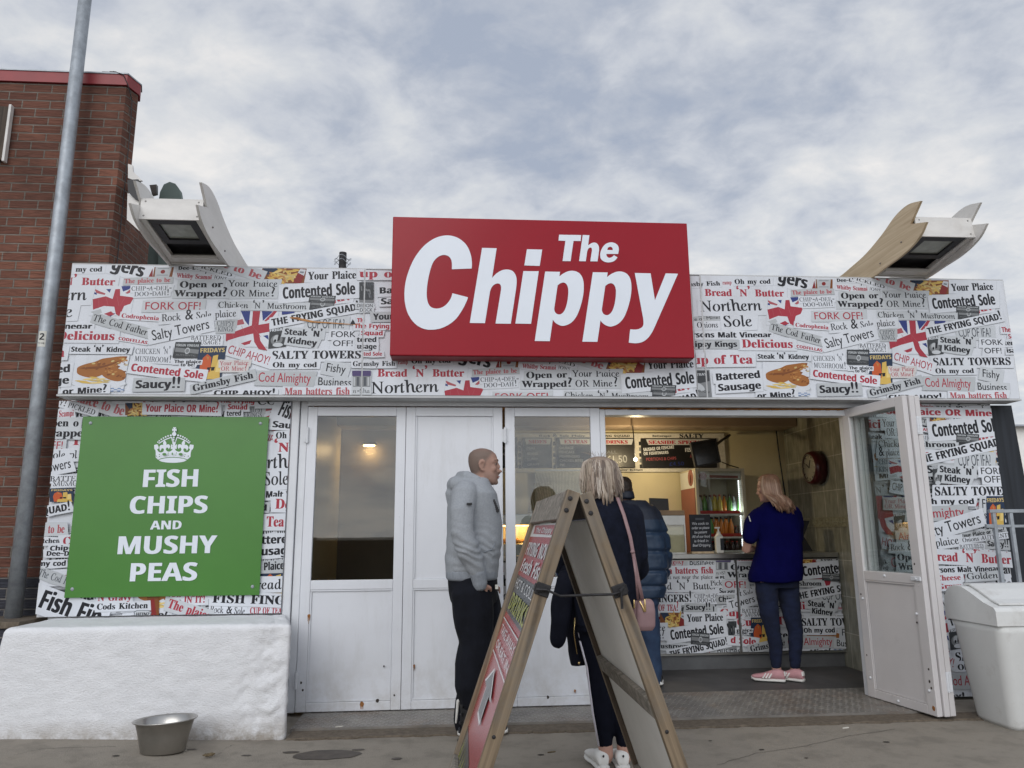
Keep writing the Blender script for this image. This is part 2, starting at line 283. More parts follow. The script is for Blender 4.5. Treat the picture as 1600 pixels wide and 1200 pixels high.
def tile_mat():
    m = bpy.data.materials.new('tile'); m.use_nodes = True; nt = m.node_tree; N = nt.nodes; L = nt.links; b = N['Principled BSDF']; b.inputs['Roughness'].default_value = .25
    tc = N.new('ShaderNodeTexCoord'); sp = N.new('ShaderNodeSeparateXYZ'); L.new(tc.outputs['Object'], sp.inputs[0])
    cb = N.new('ShaderNodeCombineXYZ'); L.new(sp.outputs[1], cb.inputs[0]); L.new(sp.outputs[2], cb.inputs[1])
    br = N.new('ShaderNodeTexBrick'); br.offset = 0; L.new(cb.outputs[0], br.inputs['Vector']); br.inputs['Scale'].default_value = 1
    br.inputs['Brick Width'].default_value = .25; br.inputs['Row Height'].default_value = .33; br.inputs['Mortar Size'].default_value = .004
    br.inputs['Color1'].default_value = (.25, .25, .20, 1); br.inputs['Color2'].default_value = (.28, .275, .22, 1); br.inputs['Mortar'].default_value = (.44, .43, .36, 1)
    n = N.new('ShaderNodeTexNoise'); n.inputs['Scale'].default_value = 6; n.inputs['Detail'].default_value = 6; mp = N.new('ShaderNodeMapping'); mp.inputs['Scale'].default_value = (3, 1, 1)
    L.new(cb.outputs[0], mp.inputs[0]); L.new(mp.outputs[0], n.inputs['Vector'])
    r = N.new('ShaderNodeMapRange'); r.inputs[1].default_value = .3; r.inputs[2].default_value = .7; r.inputs[3].default_value = .72; r.inputs[4].default_value = 1.25; L.new(n.outputs['Fac'], r.inputs[0])
    vm = N.new('ShaderNodeVectorMath'); vm.operation = 'SCALE'; L.new(br.outputs['Color'], vm.inputs[0]); L.new(r.outputs[0], vm.inputs[3]); L.new(vm.outputs[0], b.inputs['Base Color'])
    return m
define_materials()
# ---------------------------------------------------------------- mesh helpers
def tag(o, label=None, cat=None, group=None, kind=None):
    if label: o['label'] = label
    if cat: o['category'] = cat
    if group: o['group'] = group
    if kind: o['kind'] = kind
    return o
def obj(name, bm, mats, parent=None, smooth=False, loc=None, mw=None):
    me = bpy.data.meshes.new(name)
    bm.normal_update(); bm.to_mesh(me); bm.free()
    for m in (mats if isinstance(mats, (list, tuple)) else [mats]): me.materials.append(M[m] if isinstance(m, str) else m)
    if smooth:
        for p in me.polygons: p.use_smooth = True
    o = bpy.data.objects.new(name, me); COL.objects.link(o)
    if parent: o.parent = parent
    if loc is not None: o.location = loc
    if mw is not None: o.matrix_local = mw
    return o
def thing(name, label, cat, loc=(0, 0, 0), rz=0, group=None):
    o = bpy.data.objects.new(name, None); COL.objects.link(o); o.location = loc; o.rotation_euler = (0, 0, rz); o.empty_display_size = .1
    return tag(o, label, cat, group)
def BM(): return bmesh.new()
def box(bm, x0, x1, y0, y1, z0, z1, bev=0.0, mi=0, mw=None):
    g = bmesh.ops.create_cube(bm, size=1.0); vs = g['verts']
    for v in vs: v.co = Vector(((x0 + x1) / 2 + v.co.x * (x1 - x0), (y0 + y1) / 2 + v.co.y * (y1 - y0), (z0 + z1) / 2 + v.co.z * (z1 - z0)))
    fs = set(f for v in vs for f in v.link_faces)
    if bev > 0:
        es = list(set(e for v in vs for e in v.link_edges))
        r = bmesh.ops.bevel(bm, geom=es, offset=bev, segments=2, affect='EDGES', profile=.5)
        fs = set(r['faces']) | set(f for f in fs if f.is_valid)
        vs = list(set(v for f in fs for v in f.verts))
    if mi:
        for f in fs:
            if f.is_valid: f.material_index = mi
    if mw is not None:
        for v in set(v for f in fs if f.is_valid for v in f.verts): v.co = mw @ v.co
    return vs
def frame_of(d, up=Vector((0, 0, 1))):
    d = d.normalized(); a = up.cross(d)
    if a.length < 1e-4: a = Vector((1, 0, 0)).cross(d)
    a.normalize(); return a, d.cross(a)
def rings(bm, R, caps=True, mi=0):
    vs = [[bm.verts.new(p) for p in r] for r in R]; n = len(R[0]); F = []
    for a, b in zip(vs, vs[1:]):
        for i in range(n): F.append(bm.faces.new((a[i], a[(i + 1) % n], b[(i + 1) % n], b[i])))
    if caps: F.append(bm.faces.new(list(reversed(vs[0])))); F.append(bm.faces.new(vs[-1]))
    for f in F: f.material_index = mi
    return vs
def tube(bm, pts, rad, seg=10, flat=1.0, up=Vector((0, 0, 1)), mi=0, dome=False):
    pts = [Vector(p) for p in pts]
    rad = [rad] * len(pts) if isinstance(rad, (int, float)) else list(rad)
    if dome:
        d0 = (pts[0] - pts[1]).normalized(); d1 = (pts[-1] - pts[-2]).normalized(); r0, r1 = rad[0], rad[-1]
        pts = [pts[0] + d0 * r0 * .95, pts[0] + d0 * r0 * .7] + pts + [pts[-1] + d1 * r1 * .7, pts[-1] + d1 * r1 * .95]
        rad = [r0 * .3, r0 * .72] + rad + [r1 * .72, r1 * .3]
    R = []
    for i, p in enumerate(pts):
        d = pts[min(i + 1, len(pts) - 1)] - pts[max(i - 1, 0)]
        a, b = frame_of(d, up)
        R.append([p + a * math.cos(2 * PI * k / seg) * rad[i] + b * math.sin(2 * PI * k / seg) * rad[i] * flat for k in range(seg)])
    return rings(bm, R, True, mi)
def ball(bm, c, r, seg=14, mi=0, rot=None):
    c = Vector(c); r = Vector(r) if not isinstance(r, (int, float)) else Vector((r, r, r))
    g = bmesh.ops.create_uvsphere(bm, u_segments=seg, v_segments=max(6, seg * 2 // 3), radius=1)
    for v in g['verts']:
        p = Vector((v.co.x * r.x, v.co.y * r.y, v.co.z * r.z)); v.co = c + (rot @ p if rot else p)
    if mi:
        for f in set(f for v in g['verts'] for f in v.link_faces): f.material_index = mi
def prism(bm, poly, axis, d0, d1, mi=0):
    """extrude a 2D outline: axis 'x' -> (y,z) outline, 'y' -> (x,z), 'z' -> (x,y); concave outlines are triangulated"""
    def v3(p, d): return Vector((d, p[0], p[1])) if axis == 'x' else Vector((p[0], d, p[1])) if axis == 'y' else Vector((p[0], p[1], d))
    a = [bm.verts.new(v3(p, d0)) for p in poly]; b = [bm.verts.new(v3(p, d1)) for p in poly]; n = len(poly)
    F = [bm.faces.new((a[i], a[(i + 1) % n], b[(i + 1) % n], b[i])) for i in range(n)]
    for t in tessellate_polygon([[Vector((p[0], p[1], 0)) for p in poly]]):
        F.append(bm.faces.new([a[i] for i in t])); F.append(bm.faces.new([b[i] for i in reversed(t)]))
    for f in F: f.material_index = mi
    bmesh.ops.recalc_face_normals(bm, faces=F)
def catmull(P, k=4, closed=True):
    """smooth outline; points given as (x, y, 1) are corners"""
    n = len(P); out = []
    for i in range(n):
        p0, p1, p2, p3 = P[(i - 1) % n], P[i], P[(i + 1) % n], P[(i + 2) % n]
        c1, c2 = len(p1) > 2, len(p2) > 2
        out.append((p1[0], p1[1]))
        if c1 and c2: continue
        a = p0 if not c1 else p1; d = p3 if not c2 else p2
        for j in range(1, k):
            t = j / k
            out.append(tuple(.5 * (2 * p1[q] + (p2[q] - a[q]) * t + (2 * a[q] - 5 * p1[q] + 4 * p2[q] - d[q]) * t * t + (3 * p1[q] - a[q] - 3 * p2[q] + d[q]) * t ** 3) for q in (0, 1)))
    return out
def remesh(bm, voxel, smooth=3, disp=None, keep=None):
    """weld overlapping closed shells into one continuous surface"""
    me = bpy.data.meshes.new('tmp'); bmesh.ops.recalc_face_normals(bm, faces=bm.faces); bm.to_mesh(me); bm.free()
    o = bpy.data.objects.new('tmp', me); COL.objects.link(o)
    r = o.modifiers.new('r', 'REMESH'); r.mode = 'VOXEL'; r.voxel_size = voxel
    if smooth:
        s = o.modifiers.new('s', 'SMOOTH'); s.iterations = smooth; s.factor = .5
    dg = bpy.context.evaluated_depsgraph_get(); m2 = bpy.data.meshes.new_from_object(o.evaluated_get(dg))
    b2 = bmesh.new(); b2.from_mesh(m2)
    bpy.data.objects.remove(o); bpy.data.meshes.remove(me); bpy.data.meshes.remove(m2)
    if disp:
        b2.normal_update()
        for v, p in [(v, v.co + v.normal * disp(v.co)) for v in b2.verts]: v.co = p
    return b2
# ---------------------------------------------------------------- lettering
# letter outlines: style -> character code -> [advance, loops of (dx, dy) steps], in 1/250 em
OUTLINES = {
'B': {
65:[109,[-2,0,0,4,4,1,4,3,6,11,40,97,4,0,40,-94,7,-14,3,-2,5,-2,0,-4,-54,0,0,4,11,2,3,6,-3,8,-5,13,-37,0,-6,-15,-1,-3,0,-3,3,-6,9,-2,1,0,0,-4],[28,40,32,0,-16,40]],
66:[111,[4,0,0,4,7,2,5,2,2,5,1,7,0,72,-2,11,-4,5,-9,2,0,4,51,0,25,-3,14,-9,5,-14,-7,-17,-20,-9,24,-10,8,-19,-2,-14,-9,-10,-15,-7,-18,-2],[46,63,1,0,11,1,8,4,4,7,1,11,-1,10,-3,7,-5,4,-8,1,-4,0,-3,-2,-1,-8],[56,6,9,2,6,4,3,8,1,12,-1,12,-5,8,-8,4,-12,2,-3,0,0,-42,2,-8,2,-2]],
67:[117,[64,-3,-16,2,-14,6,-11,9,-9,12,-6,14,-2,17,2,17,6,14,9,12,12,9,14,5,16,2,12,-1,15,-5,5,-1,5,2,3,5,4,0,0,-39,-4,0,-7,14,-9,11,-11,6,-12,3,-16,-6,-11,-18,-3,-31,4,-28,11,-16,19,-6,10,1,10,4,9,7,8,8,5,-4,-21,-18]],
68:[124,[5,0,0,4,7,1,4,3,2,4,0,7,0,75,0,8,-3,4,-4,3,-7,1,0,4,52,0,26,-4,19,-11,12,-18,4,-24,-7,-32,-20,-19,-33,-6],[56,6,14,3,10,10,6,16,2,22,-4,29,-10,16,-18,6,-6,0,-2,-2,-2,-10,0,-78,2,-10,2,-1]],
69:[110,[4,0,0,4,7,1,5,3,2,4,1,8,0,72,-1,9,-2,5,-5,3,-7,1,0,4,96,0,0,-34,-4,0,-4,13,-7,9,-11,4,-16,2,-8,-1,-4,-3,0,-7,0,-35,2,0,10,1,7,4,4,8,3,11,4,0,0,-56,-4,0,-4,15,-3,5,-5,3,-14,3,0,-39,0,-5,2,-3,10,-2,11,1,9,2,8,3,7,6,5,7,5,10,5,0,-8,-36]],
70:[101,[4,0,0,4,7,2,5,2,2,5,1,8,0,73,-1,7,-3,5,-4,2,-7,2,0,4,94,0,0,-34,-4,0,-2,9,-3,7,-5,6,-6,3,-9,2,-11,1,-8,-1,-4,-2,0,-5,0,-38,2,0,9,1,7,5,4,7,3,12,5,0,0,-57,-5,0,-3,12,-4,8,-7,4,-10,2,-1,0,0,-36,1,-9,2,-3,3,-2,12,-2,0,-4]],
71:[127,[67,-2,-17,1,-15,6,-12,9,-9,12,-5,14,-2,17,2,17,5,14,9,12,12,9,14,5,15,2,14,-1,14,-5,5,-1,5,2,3,5,4,0,0,-39,-4,0,-4,9,-5,9,-7,7,-7,4,-7,4,-8,1,-17,-6,-10,-18,-4,-30,2,-23,7,-17,10,-11,14,-3,8,1,5,3,3,4,1,7,0,14,-1,6,-3,4,-5,3,-8,1,0,4,56,0,0,-4,-7,-1,-4,-2,-2,-4,0,-7,0,-25,-23,-7]],
72:[131,[4,0,0,4,7,2,5,2,2,4,1,8,0,75,-1,7,-2,4,-5,2,-7,2,0,4,56,0,0,-4,-9,-2,-4,-4,-1,-9,0,-32,40,0,0,32,-2,9,-4,4,-10,2,0,4,57,0,0,-4,-7,-2,-5,-2,-2,-4,-1,-7,0,-75,1,-7,2,-5,5,-2,7,-2,0,-4,-57,0,0,4,8,1,4,3,3,4,1,8,0,35,-40,0,0,-35,0,-8,2,-4,5,-2,7,-2,0,-4]],
73:[65,[3,0,0,4,7,2,5,2,3,4,1,7,0,78,-1,6,-2,4,-5,2,-8,1,0,4,58,0,0,-4,-7,-1,-5,-2,-3,-4,0,-6,0,-78,1,-8,5,-5,10,-2,0,-4]],
75:[128,[4,0,0,4,7,2,5,2,2,4,1,8,0,75,-1,7,-2,4,-5,2,-7,2,0,4,56,0,0,-4,-9,-2,-4,-4,-1,-9,0,-37,34,35,6,7,1,4,-3,4,-11,2,0,4,49,0,0,-4,-3,0,-15,-5,-18,-15,-18,-19,48,-59,6,-6,8,-2,0,-4,-60,0,0,4,6,0,4,1,4,3,-5,8,-29,38,-4,-4,0,-30,0,-8,3,-4,4,-2,7,-2,0,-4]],
76:[106,[4,0,0,4,7,2,5,2,2,4,1,8,0,75,-1,7,-2,4,-5,2,-7,2,0,4,58,0,0,-4,-10,-2,-3,-1,-2,-3,-1,-9,0,-74,0,-9,4,-4,8,-1,12,1,9,2,7,4,6,6,6,8,4,10,5,0,-7,-38]],
77:[158,[4,0,0,4,7,2,4,2,3,4,1,8,0,76,-1,8,-5,4,-9,2,0,4,42,0,33,-78,33,78,42,0,0,-4,-6,-2,-5,-2,-2,-5,-1,-7,0,-73,1,-10,5,-5,8,-2,0,-4,-55,0,0,4,9,2,4,5,2,10,0,79,-42,-100,-4,0,-42,97,0,-77,1,-8,3,-4,5,-3,7,-1,0,-4]],
78:[124,[101,-3,-74,91,0,-68,1,-8,2,-4,4,-3,8,-1,0,-4,-38,0,0,4,10,2,4,4,1,10,0,77,-10,11,-5,2,0,4,35,0,59,-72,0,52,-2,10,-4,4,-9,2,0,4,37,0,0,-4,-8,-2,-4,-2,-2,-4,0,-8,0,-97]],
79:[131,[65,-3,-12,1,-11,4,-10,5,-8,7,-8,9,-5,11,-3,11,-1,12,1,12,3,11,5,10,8,9,8,7,10,6,12,4,12,0,12,0,11,-4,10,-5,9,-7,7,-9,5,-10,4,-12,0,-12,0,-12,-4,-11,-5,-11,-7,-9,-9,-7,-10,-5,-11,-4],[66,3,16,6,10,18,3,30,-2,23,-6,17,-9,11,-13,3,-16,-6,-9,-18,-4,-30,2,-23,6,-17,10,-11]],
80:[104,[4,0,0,4,7,2,5,2,2,4,1,8,0,75,-1,7,-2,4,-5,2,-7,2,0,4,50,0,18,-1,12,-3,8,-4,6,-6,3,-8,1,-9,-2,-13,-8,-10,-14,-6,-18,-2,-14,0,0,-32,0,-8,2,-4,5,-2,7,-2,0,-4],[46,58,4,0,11,1,7,4,4,8,1,11,-1,12,-3,8,-6,4,-9,2,-7,-2,-1,-6]],
82:[118,[4,0,0,4,7,2,5,2,2,4,1,8,0,75,-1,7,-2,4,-5,2,-7,2,0,4,50,0,22,-2,16,-6,9,-9,3,-13,-6,-18,-19,-10,29,-44,5,-6,7,-2,0,-4,-36,0,-34,53,-4,0,0,-33,0,-8,2,-4,5,-2,7,-2,0,-4],[46,58,5,0,11,2,8,4,4,8,2,12,-5,18,-15,6,-6,-1,-2,-1,-2,-10]],
83:[98,[11,-3,0,43,5,0,5,-16,7,-12,9,-6,12,-2,9,1,6,4,4,6,2,7,-4,10,-10,8,-15,8,-13,7,-9,8,-5,9,-2,11,2,9,3,9,5,6,7,5,8,4,9,0,11,-1,13,-3,3,0,2,-1,3,1,2,4,5,0,0,-36,-5,0,-2,8,-5,8,-5,6,-6,5,-6,3,-8,1,-7,-1,-6,-4,-4,-4,-1,-7,1,-6,3,-5,13,-8,16,-8,16,-10,5,-5,4,-6,2,-14,-2,-10,-3,-9,-7,-7,-8,-5,-10,-4,-12,0,-8,0,-8,2,-8,2,-3,1,-4,-1,-2,-5]],
84:[106,[23,0,0,4,8,1,5,3,2,4,1,8,0,88,-2,0,-11,-2,-10,-5,-6,-9,-3,-12,-4,0,0,34,99,0,0,-35,-4,0,-9,22,-22,7,-1,0,0,-88,1,-8,2,-4,5,-3,8,-1,0,-4]],
85:[123,[62,-3,-20,3,-14,7,-7,13,-3,19,0,56,0,7,-3,4,-4,2,-7,2,0,4,56,0,0,-4,-10,-2,-4,-4,-1,-9,0,-60,1,-13,5,-9,7,-6,11,-1,22,8,7,26,0,54,-1,8,-2,4,-5,2,-8,2,0,4,36,0,0,-4,-6,-2,-4,-3,-2,-4,0,-7,0,-49,-3,-22,-8,-15,-14,-8]],
87:[153,[43,-3,-35,101,-4,9,-3,2,-5,1,0,4,49,0,0,-4,-7,-2,-2,-2,-1,-4,2,-9,19,-55,19,50,-3,12,-2,4,-3,3,-10,3,0,4,53,0,0,-4,-9,-2,-3,-5,2,-7,18,-54,17,50,2,10,-1,3,-2,3,-8,2,0,4,30,0,0,-4,-4,-2,-4,-3,-4,-10,-32,-98,-5,0,-28,80,-31,-80]],
88:[118,[3,0,0,4,10,4,9,8,26,36,-28,44,-8,10,-4,3,-4,1,0,4,57,0,0,-4,-4,0,-7,-2,-2,-4,2,-7,16,-25,14,21,5,11,-3,4,-9,2,0,4,41,0,0,-4,-7,-1,-6,-3,-12,-13,-19,-27,33,-52,6,-7,6,-3,1,0,0,-4,-56,0,0,4,1,0,9,2,2,4,-3,10,-17,26,-18,-26,-3,-9,3,-5,10,-2,0,-4]],
89:[106,[25,0,0,4,8,2,4,2,2,4,1,8,0,25,-28,52,-5,7,-3,3,-4,2,-3,1,0,4,55,0,0,-4,-3,0,-7,-2,-3,-4,2,-6,21,-42,21,36,4,10,-3,6,-10,2,0,4,36,0,0,-4,-8,-4,-6,-8,-29,-47,0,-31,1,-8,2,-4,4,-2,8,-2,0,-4]],
97:[86,[64,-2,-10,2,-4,9,-12,-9,-14,-2,-8,1,-6,4,-4,5,-1,8,3,10,8,8,14,7,20,7,0,12,-1,6,-2,4,-4,3,-6,1,-8,-2,-3,-4,2,-4,3,-6,-1,-4,-2,-4,-4,-2,-5,0,-4,0,-4,3,-2,3,-1,5,1,6,3,5,5,4,7,3,8,2,8,1,16,-2,10,-5,5,-8,2,-13,0,-36,1,-6,2,-2,4,2,2,-3,-8,-7],[38,8,6,2,6,6,0,26,-16,-7,-4,-14,2,-9]],
98:[90,[11,-3,0,100,-2,10,-7,3,0,4,32,0,0,-44,10,7,11,3,9,-2,7,-3,6,-6,5,-8,2,-9,2,-10,-2,-12,-3,-11,-6,-9,-7,-7,-10,-4,-10,-1,-11,2,-11,7,-13,-10],[46,4,7,2,5,6,2,12,1,16,-1,13,-2,10,-5,5,-7,2,-7,-2,-3,-4,-2,-4,0,-43,3,-10]],
99:[73,[39,-2,-9,1,-8,4,-7,6,-5,8,-4,9,-1,12,1,11,4,10,6,9,8,6,9,4,11,2,10,-2,8,-4,6,-5,1,-8,0,-4,-3,-3,-3,-2,-4,-1,-7,3,-3,9,0,2,0,3,-1,4,-6,2,-10,-7,-4,-20,2,-16,4,-12,8,-7,9,-2,9,2,8,6,3,-3,-14,-13]],
100:[92,[35,-2,-8,1,-7,3,-7,7,-4,7,-3,10,-1,11,1,12,3,10,5,9,6,6,8,4,8,2,11,-3,9,-7,0,30,-1,5,-2,3,-9,2,0,4,36,0,0,-95,1,-9,3,-2,4,-1,0,-4,-14,-1,-18,-4,0,12,-9,-10],[43,7,4,1,3,2,4,4,2,5,0,41,-2,4,-2,4,-8,2,-7,-2,-5,-6,-2,-10,0,-14,0,-14,2,-10,4,-5]],
101:[75,[38,-2,-9,1,-8,3,-7,7,-5,8,-3,10,-1,12,1,11,4,10,5,8,7,6,8,4,9,2,13,-3,10,-7,6,-12,3,-15,0,-1,-42,0,5,-24,16,-8,9,3,9,9,3,-4,-14,-15],[29,48,21,0,0,6,-2,15,-3,4,-5,1,-8,-6,-3,-17]],
102:[54,[4,0,0,4,6,2,2,3,1,9,0,51,-9,0,0,9,9,0,0,10,2,12,6,9,10,5,13,2,9,-1,7,-3,4,-6,2,-6,-1,-5,-2,-3,-3,-2,-4,-1,-7,2,-2,3,-1,4,2,7,1,1,0,2,-1,2,-3,1,-4,-1,-3,-2,-1,-10,0,-20,14,0,0,-9,-14,0,0,-53,1,-6,2,-4,3,-2,7,0,0,-4]],
103:[82,[36,-35,-14,1,-10,4,-6,5,-2,6,3,7,10,6,-8,6,-3,8,1,6,3,4,7,5,9,5,-16,10,-4,15,1,7,3,7,5,5,7,4,8,3,9,1,10,-1,9,-3,21,0,0,-9,-12,0,5,-8,1,-8,-1,-7,-3,-6,-5,-5,-6,-4,-7,-3,-8,0,-4,0,-3,0,-8,-2,-2,-3,-1,-3,3,-4,7,-2,9,0,21,-2,6,-3,5,-4,2,-5,1,-7,-3,-11,-8,-8,-13,-5],[39,31,5,1,4,4,1,7,1,10,-1,9,-1,7,-4,4,-5,1,-5,-1,-3,-4,-2,-7,-1,-9,1,-10,2,-7,3,-4],[40,-29,20,3,6,10,-1,3,-3,3,-11,2,-27,0,-4,-5,-2,-5,2,-4,4,-4,6,-2]],
104:[95,[4,0,0,4,7,2,2,8,0,86,-1,7,-3,2,-4,1,0,4,32,0,0,-47,11,9,13,4,16,-7,5,-20,0,-39,2,-8,3,-1,4,-1,0,-4,-41,0,0,4,2,0,5,2,2,8,0,40,-2,10,-2,3,-4,1,-8,-2,-6,-7,0,-45,1,-8,3,-1,4,-1,0,-4]],
105:[50,[25,90,-5,2,-4,2,-2,4,-2,5,2,5,2,4,4,3,5,1,5,-1,4,-3,3,-4,1,-5,-1,-5,-3,-4,-4,-2],[4,0,0,4,7,2,2,8,0,49,-1,8,-7,2,0,5,32,0,0,-64,1,-8,7,-2,0,-4]],
106:[52,[26,91,-4,1,-4,2,-3,4,-1,6,1,4,3,4,4,3,4,1,6,-1,4,-3,2,-4,1,-4,-1,-6,-2,-4,-4,-2],[9,-35,-12,2,-8,7,-2,4,-1,4,1,5,2,3,3,2,4,1,8,-3,2,-3,0,-3,-1,-6,-2,-4,1,-2,4,-1,4,1,2,3,2,11,0,76,-2,9,-3,2,-5,1,0,4,34,0,0,-83,-2,-13,-6,-10,-10,-5]],
107:[90,[4,0,0,4,7,2,2,8,0,86,-1,7,-2,2,-5,1,0,4,32,0,0,-72,20,20,3,4,1,4,-2,2,-7,1,0,5,34,0,0,-5,-9,-2,-8,-6,-13,-13,30,-44,4,-3,4,-1,0,-4,-41,0,0,4,1,0,4,1,2,3,-2,4,-17,25,-4,-3,0,-20,1,-8,7,-2,0,-4]],
108:[50,[4,0,0,4,7,2,2,8,0,86,-1,7,-2,2,-5,1,0,4,32,0,0,-100,1,-8,7,-2,0,-4]],
109:[138,[4,0,0,4,7,2,2,8,0,49,-1,8,-3,2,-4,1,0,4,31,0,0,-12,11,10,12,4,14,-4,7,-11,11,11,13,4,16,-7,6,-20,0,-39,2,-8,2,-1,4,-1,0,-4,-40,0,0,4,4,1,3,1,1,8,0,40,-1,10,-3,3,-4,1,-7,-2,-6,-7,0,-45,2,-8,2,-1,4,-1,0,-4,-39,0,0,4,4,1,2,1,2,8,0,40,-2,10,-2,3,-4,1,-8,-2,-6,-7,0,-45,2,-7,2,-2,4,-1,0,-4]],
110:[95,[4,0,0,4,7,2,2,8,0,49,-1,8,-3,2,-4,1,0,4,32,0,0,-11,11,9,13,4,16,-7,5,-20,0,-39,2,-8,3,-1,4,-1,0,-4,-41,0,0,4,2,0,5,2,2,8,0,40,-2,10,-2,3,-4,1,-8,-2,-6,-7,0,-45,1,-8,3,-1,4,-1,0,-4]],
111:[84,[42,-2,-10,1,-10,4,-7,6,-5,9,-4,10,-1,10,1,12,4,10,5,8,7,6,10,4,10,2,10,-2,9,-4,8,-6,5,-8,4,-10,1,-12,-1,-11,-4,-10,-5,-8,-8,-6,-9,-4],[42,3,6,1,4,6,2,10,1,18,-1,19,-2,11,-4,5,-6,2,-6,-2,-4,-5,-2,-11,-1,-19,1,-18,2,-10,4,-6]],
112:[93,[4,-35,0,4,6,2,2,4,1,9,0,77,-1,10,-7,3,0,4,31,0,0,-12,9,10,13,4,8,-2,7,-4,6,-6,5,-8,2,-9,2,-11,-2,-12,-2,-10,-5,-8,-6,-7,-8,-4,-8,-1,-11,2,-9,8,0,-22,1,-11,4,-5,7,-1,0,-4],[49,7,7,2,4,6,2,10,1,13,-1,14,-2,10,-4,6,-6,2,-7,-3,-6,-8,0,-42,5,-7]],
114:[72,[4,0,0,4,7,2,2,8,0,49,-1,8,-7,2,0,5,31,0,0,-15,5,7,6,5,5,3,6,2,6,-1,5,-3,3,-4,0,-6,0,-4,-2,-4,-4,-2,-4,0,-6,2,-4,4,-5,3,-3,-1,-4,-4,-2,-5,-1,-7,0,-34,1,-5,2,-3,9,-2,0,-4]],
115:[72,[38,-2,-8,0,-8,4,-4,0,-3,-1,-2,-3,-4,0,0,28,4,0,3,-9,6,-7,6,-5,7,-1,5,0,5,3,2,3,1,4,-2,7,-7,5,-12,6,-8,5,-5,5,-4,6,-1,7,2,10,5,8,8,5,11,2,7,-1,8,-2,2,-1,1,0,3,1,2,3,3,0,0,-24,-4,0,-3,8,-5,5,-5,4,-7,1,-5,0,-3,-2,-2,-4,-1,-3,3,-7,7,-5,12,-6,7,-4,5,-5,3,-6,1,-8,-2,-11,-5,-9,-9,-5]],
116:[57,[31,-2,-9,1,-6,3,-3,7,-1,9,0,52,-7,0,0,5,17,17,10,14,4,0,0,-28,16,0,0,-8,-16,0,0,-50,1,-7,2,-2,3,-1,5,2,5,7,4,-3,-10,-14]],
117:[94,[33,-2,-10,1,-7,5,-3,9,-1,11,0,38,-2,8,-3,3,-4,1,0,4,33,0,0,-60,2,-6,2,-2,4,-1,7,2,6,5,0,46,-2,9,-3,2,-5,1,0,4,34,0,0,-60,2,-8,7,-2,0,-5,-15,-1,-18,-4,0,12,-5,-5,-6,-4,-6,-3]],
118:[76,[36,-2,-26,64,-4,8,-3,2,-4,1,0,5,42,0,0,-4,-2,0,-5,-2,-2,-3,0,-2,14,-37,13,33,1,5,-2,4,-7,2,0,4,25,0,0,-4,-4,-2,-2,-2,-5,-9,-25,-63]],
121:[75,[13,-35,-6,1,-5,3,-3,4,-1,6,1,4,2,4,3,2,5,1,7,-2,2,-3,1,-4,-1,-1,0,-2,1,-2,3,-1,3,2,3,5,4,7,3,10,-26,64,-3,6,-2,3,-5,1,0,5,41,0,0,-5,-6,-1,-2,-3,0,-2,1,-3,13,-34,12,30,1,5,1,3,-3,4,-6,1,0,5,24,0,0,-5,-3,-1,-3,-2,-4,-10,-25,-66,-8,-18,-4,-5,-4,-4]],
},
'R': {
65:[116,[-21,0,0,3,10,3,7,8,18,32,43,73,3,0,24,-105,2,-5,4,-3,5,-2,7,-1,0,-3,-47,0,0,3,1,0,7,1,3,2,1,6,-1,8,-4,20,-40,0,-3,-2,-9,-16,-4,-8,0,-5,1,-3,3,-2,9,-1,0,-3],[24,46,36,0,-10,46]],
66:[110,[-8,0,0,3,7,1,4,3,2,4,1,7,0,78,-2,9,-1,3,-3,3,-10,2,0,3,42,0,31,-6,15,-19,-2,-17,-19,-11,18,-10,9,-17,2,-10,-3,-9,-6,-7,-9,-6,-11,-3,-14,-1],[31,65,15,1,10,6,5,8,-1,12,-9,14,-17,4,-8,0,-3,-2,-1,-6,0,-11,0,-24,3,-2],[37,5,15,3,10,6,4,10,-1,14,-4,10,-7,6,-10,4,-12,1,-7,0,-3,-3,0,-38,1,-4,0,-3,2,-3,2,-2]],
67:[118,[55,-2,-14,1,-13,4,-11,7,-10,10,-7,11,-6,14,-2,12,1,12,3,11,5,11,7,9,8,8,15,8,17,3,11,-1,13,-4,5,-1,3,1,2,4,3,0,2,-35,-3,0,-1,3,-1,2,-4,11,-7,8,-9,5,-10,1,-10,-1,-10,-4,-7,-7,-7,-9,-4,-10,-2,-12,0,-13,2,-13,7,-17,10,-12,13,-8,14,-2,20,5,15,16,4,-3,-8,-11,-9,-8,-11,-5]],
68:[127,[-9,0,0,3,1,0,7,1,4,2,2,5,1,7,0,78,-2,9,-1,3,-3,3,-10,2,0,3,44,0,16,-1,15,-5,12,-7,11,-9,8,-12,5,-14,3,-13,-1,-13,-4,-12,-6,-10,-9,-8,-12,-6,-14,-5,-16,-1],[41,6,13,1,10,4,9,7,5,8,4,10,2,11,-1,12,-2,13,-7,16,-10,13,-14,7,-16,3,-8,-1,-3,-4,-1,-9,0,-75,1,-10,2,-3,3,-2,6,-1]],
69:[114,[-8,0,0,3,7,1,4,2,2,5,1,7,0,78,-2,9,-1,3,-3,3,-10,2,0,3,88,0,2,-25,-2,0,0,1,-6,12,-3,3,-5,2,-16,1,-15,0,-7,0,-3,-4,-1,-7,0,-34,14,0,11,1,7,3,3,5,1,8,4,0,-1,-42,-3,0,-2,7,-3,8,-5,3,-10,1,-16,0,0,-38,0,-5,1,-4,1,-3,3,-2,10,-1,11,0,11,0,9,2,7,4,6,5,4,7,3,8,3,0,-3,-32]],
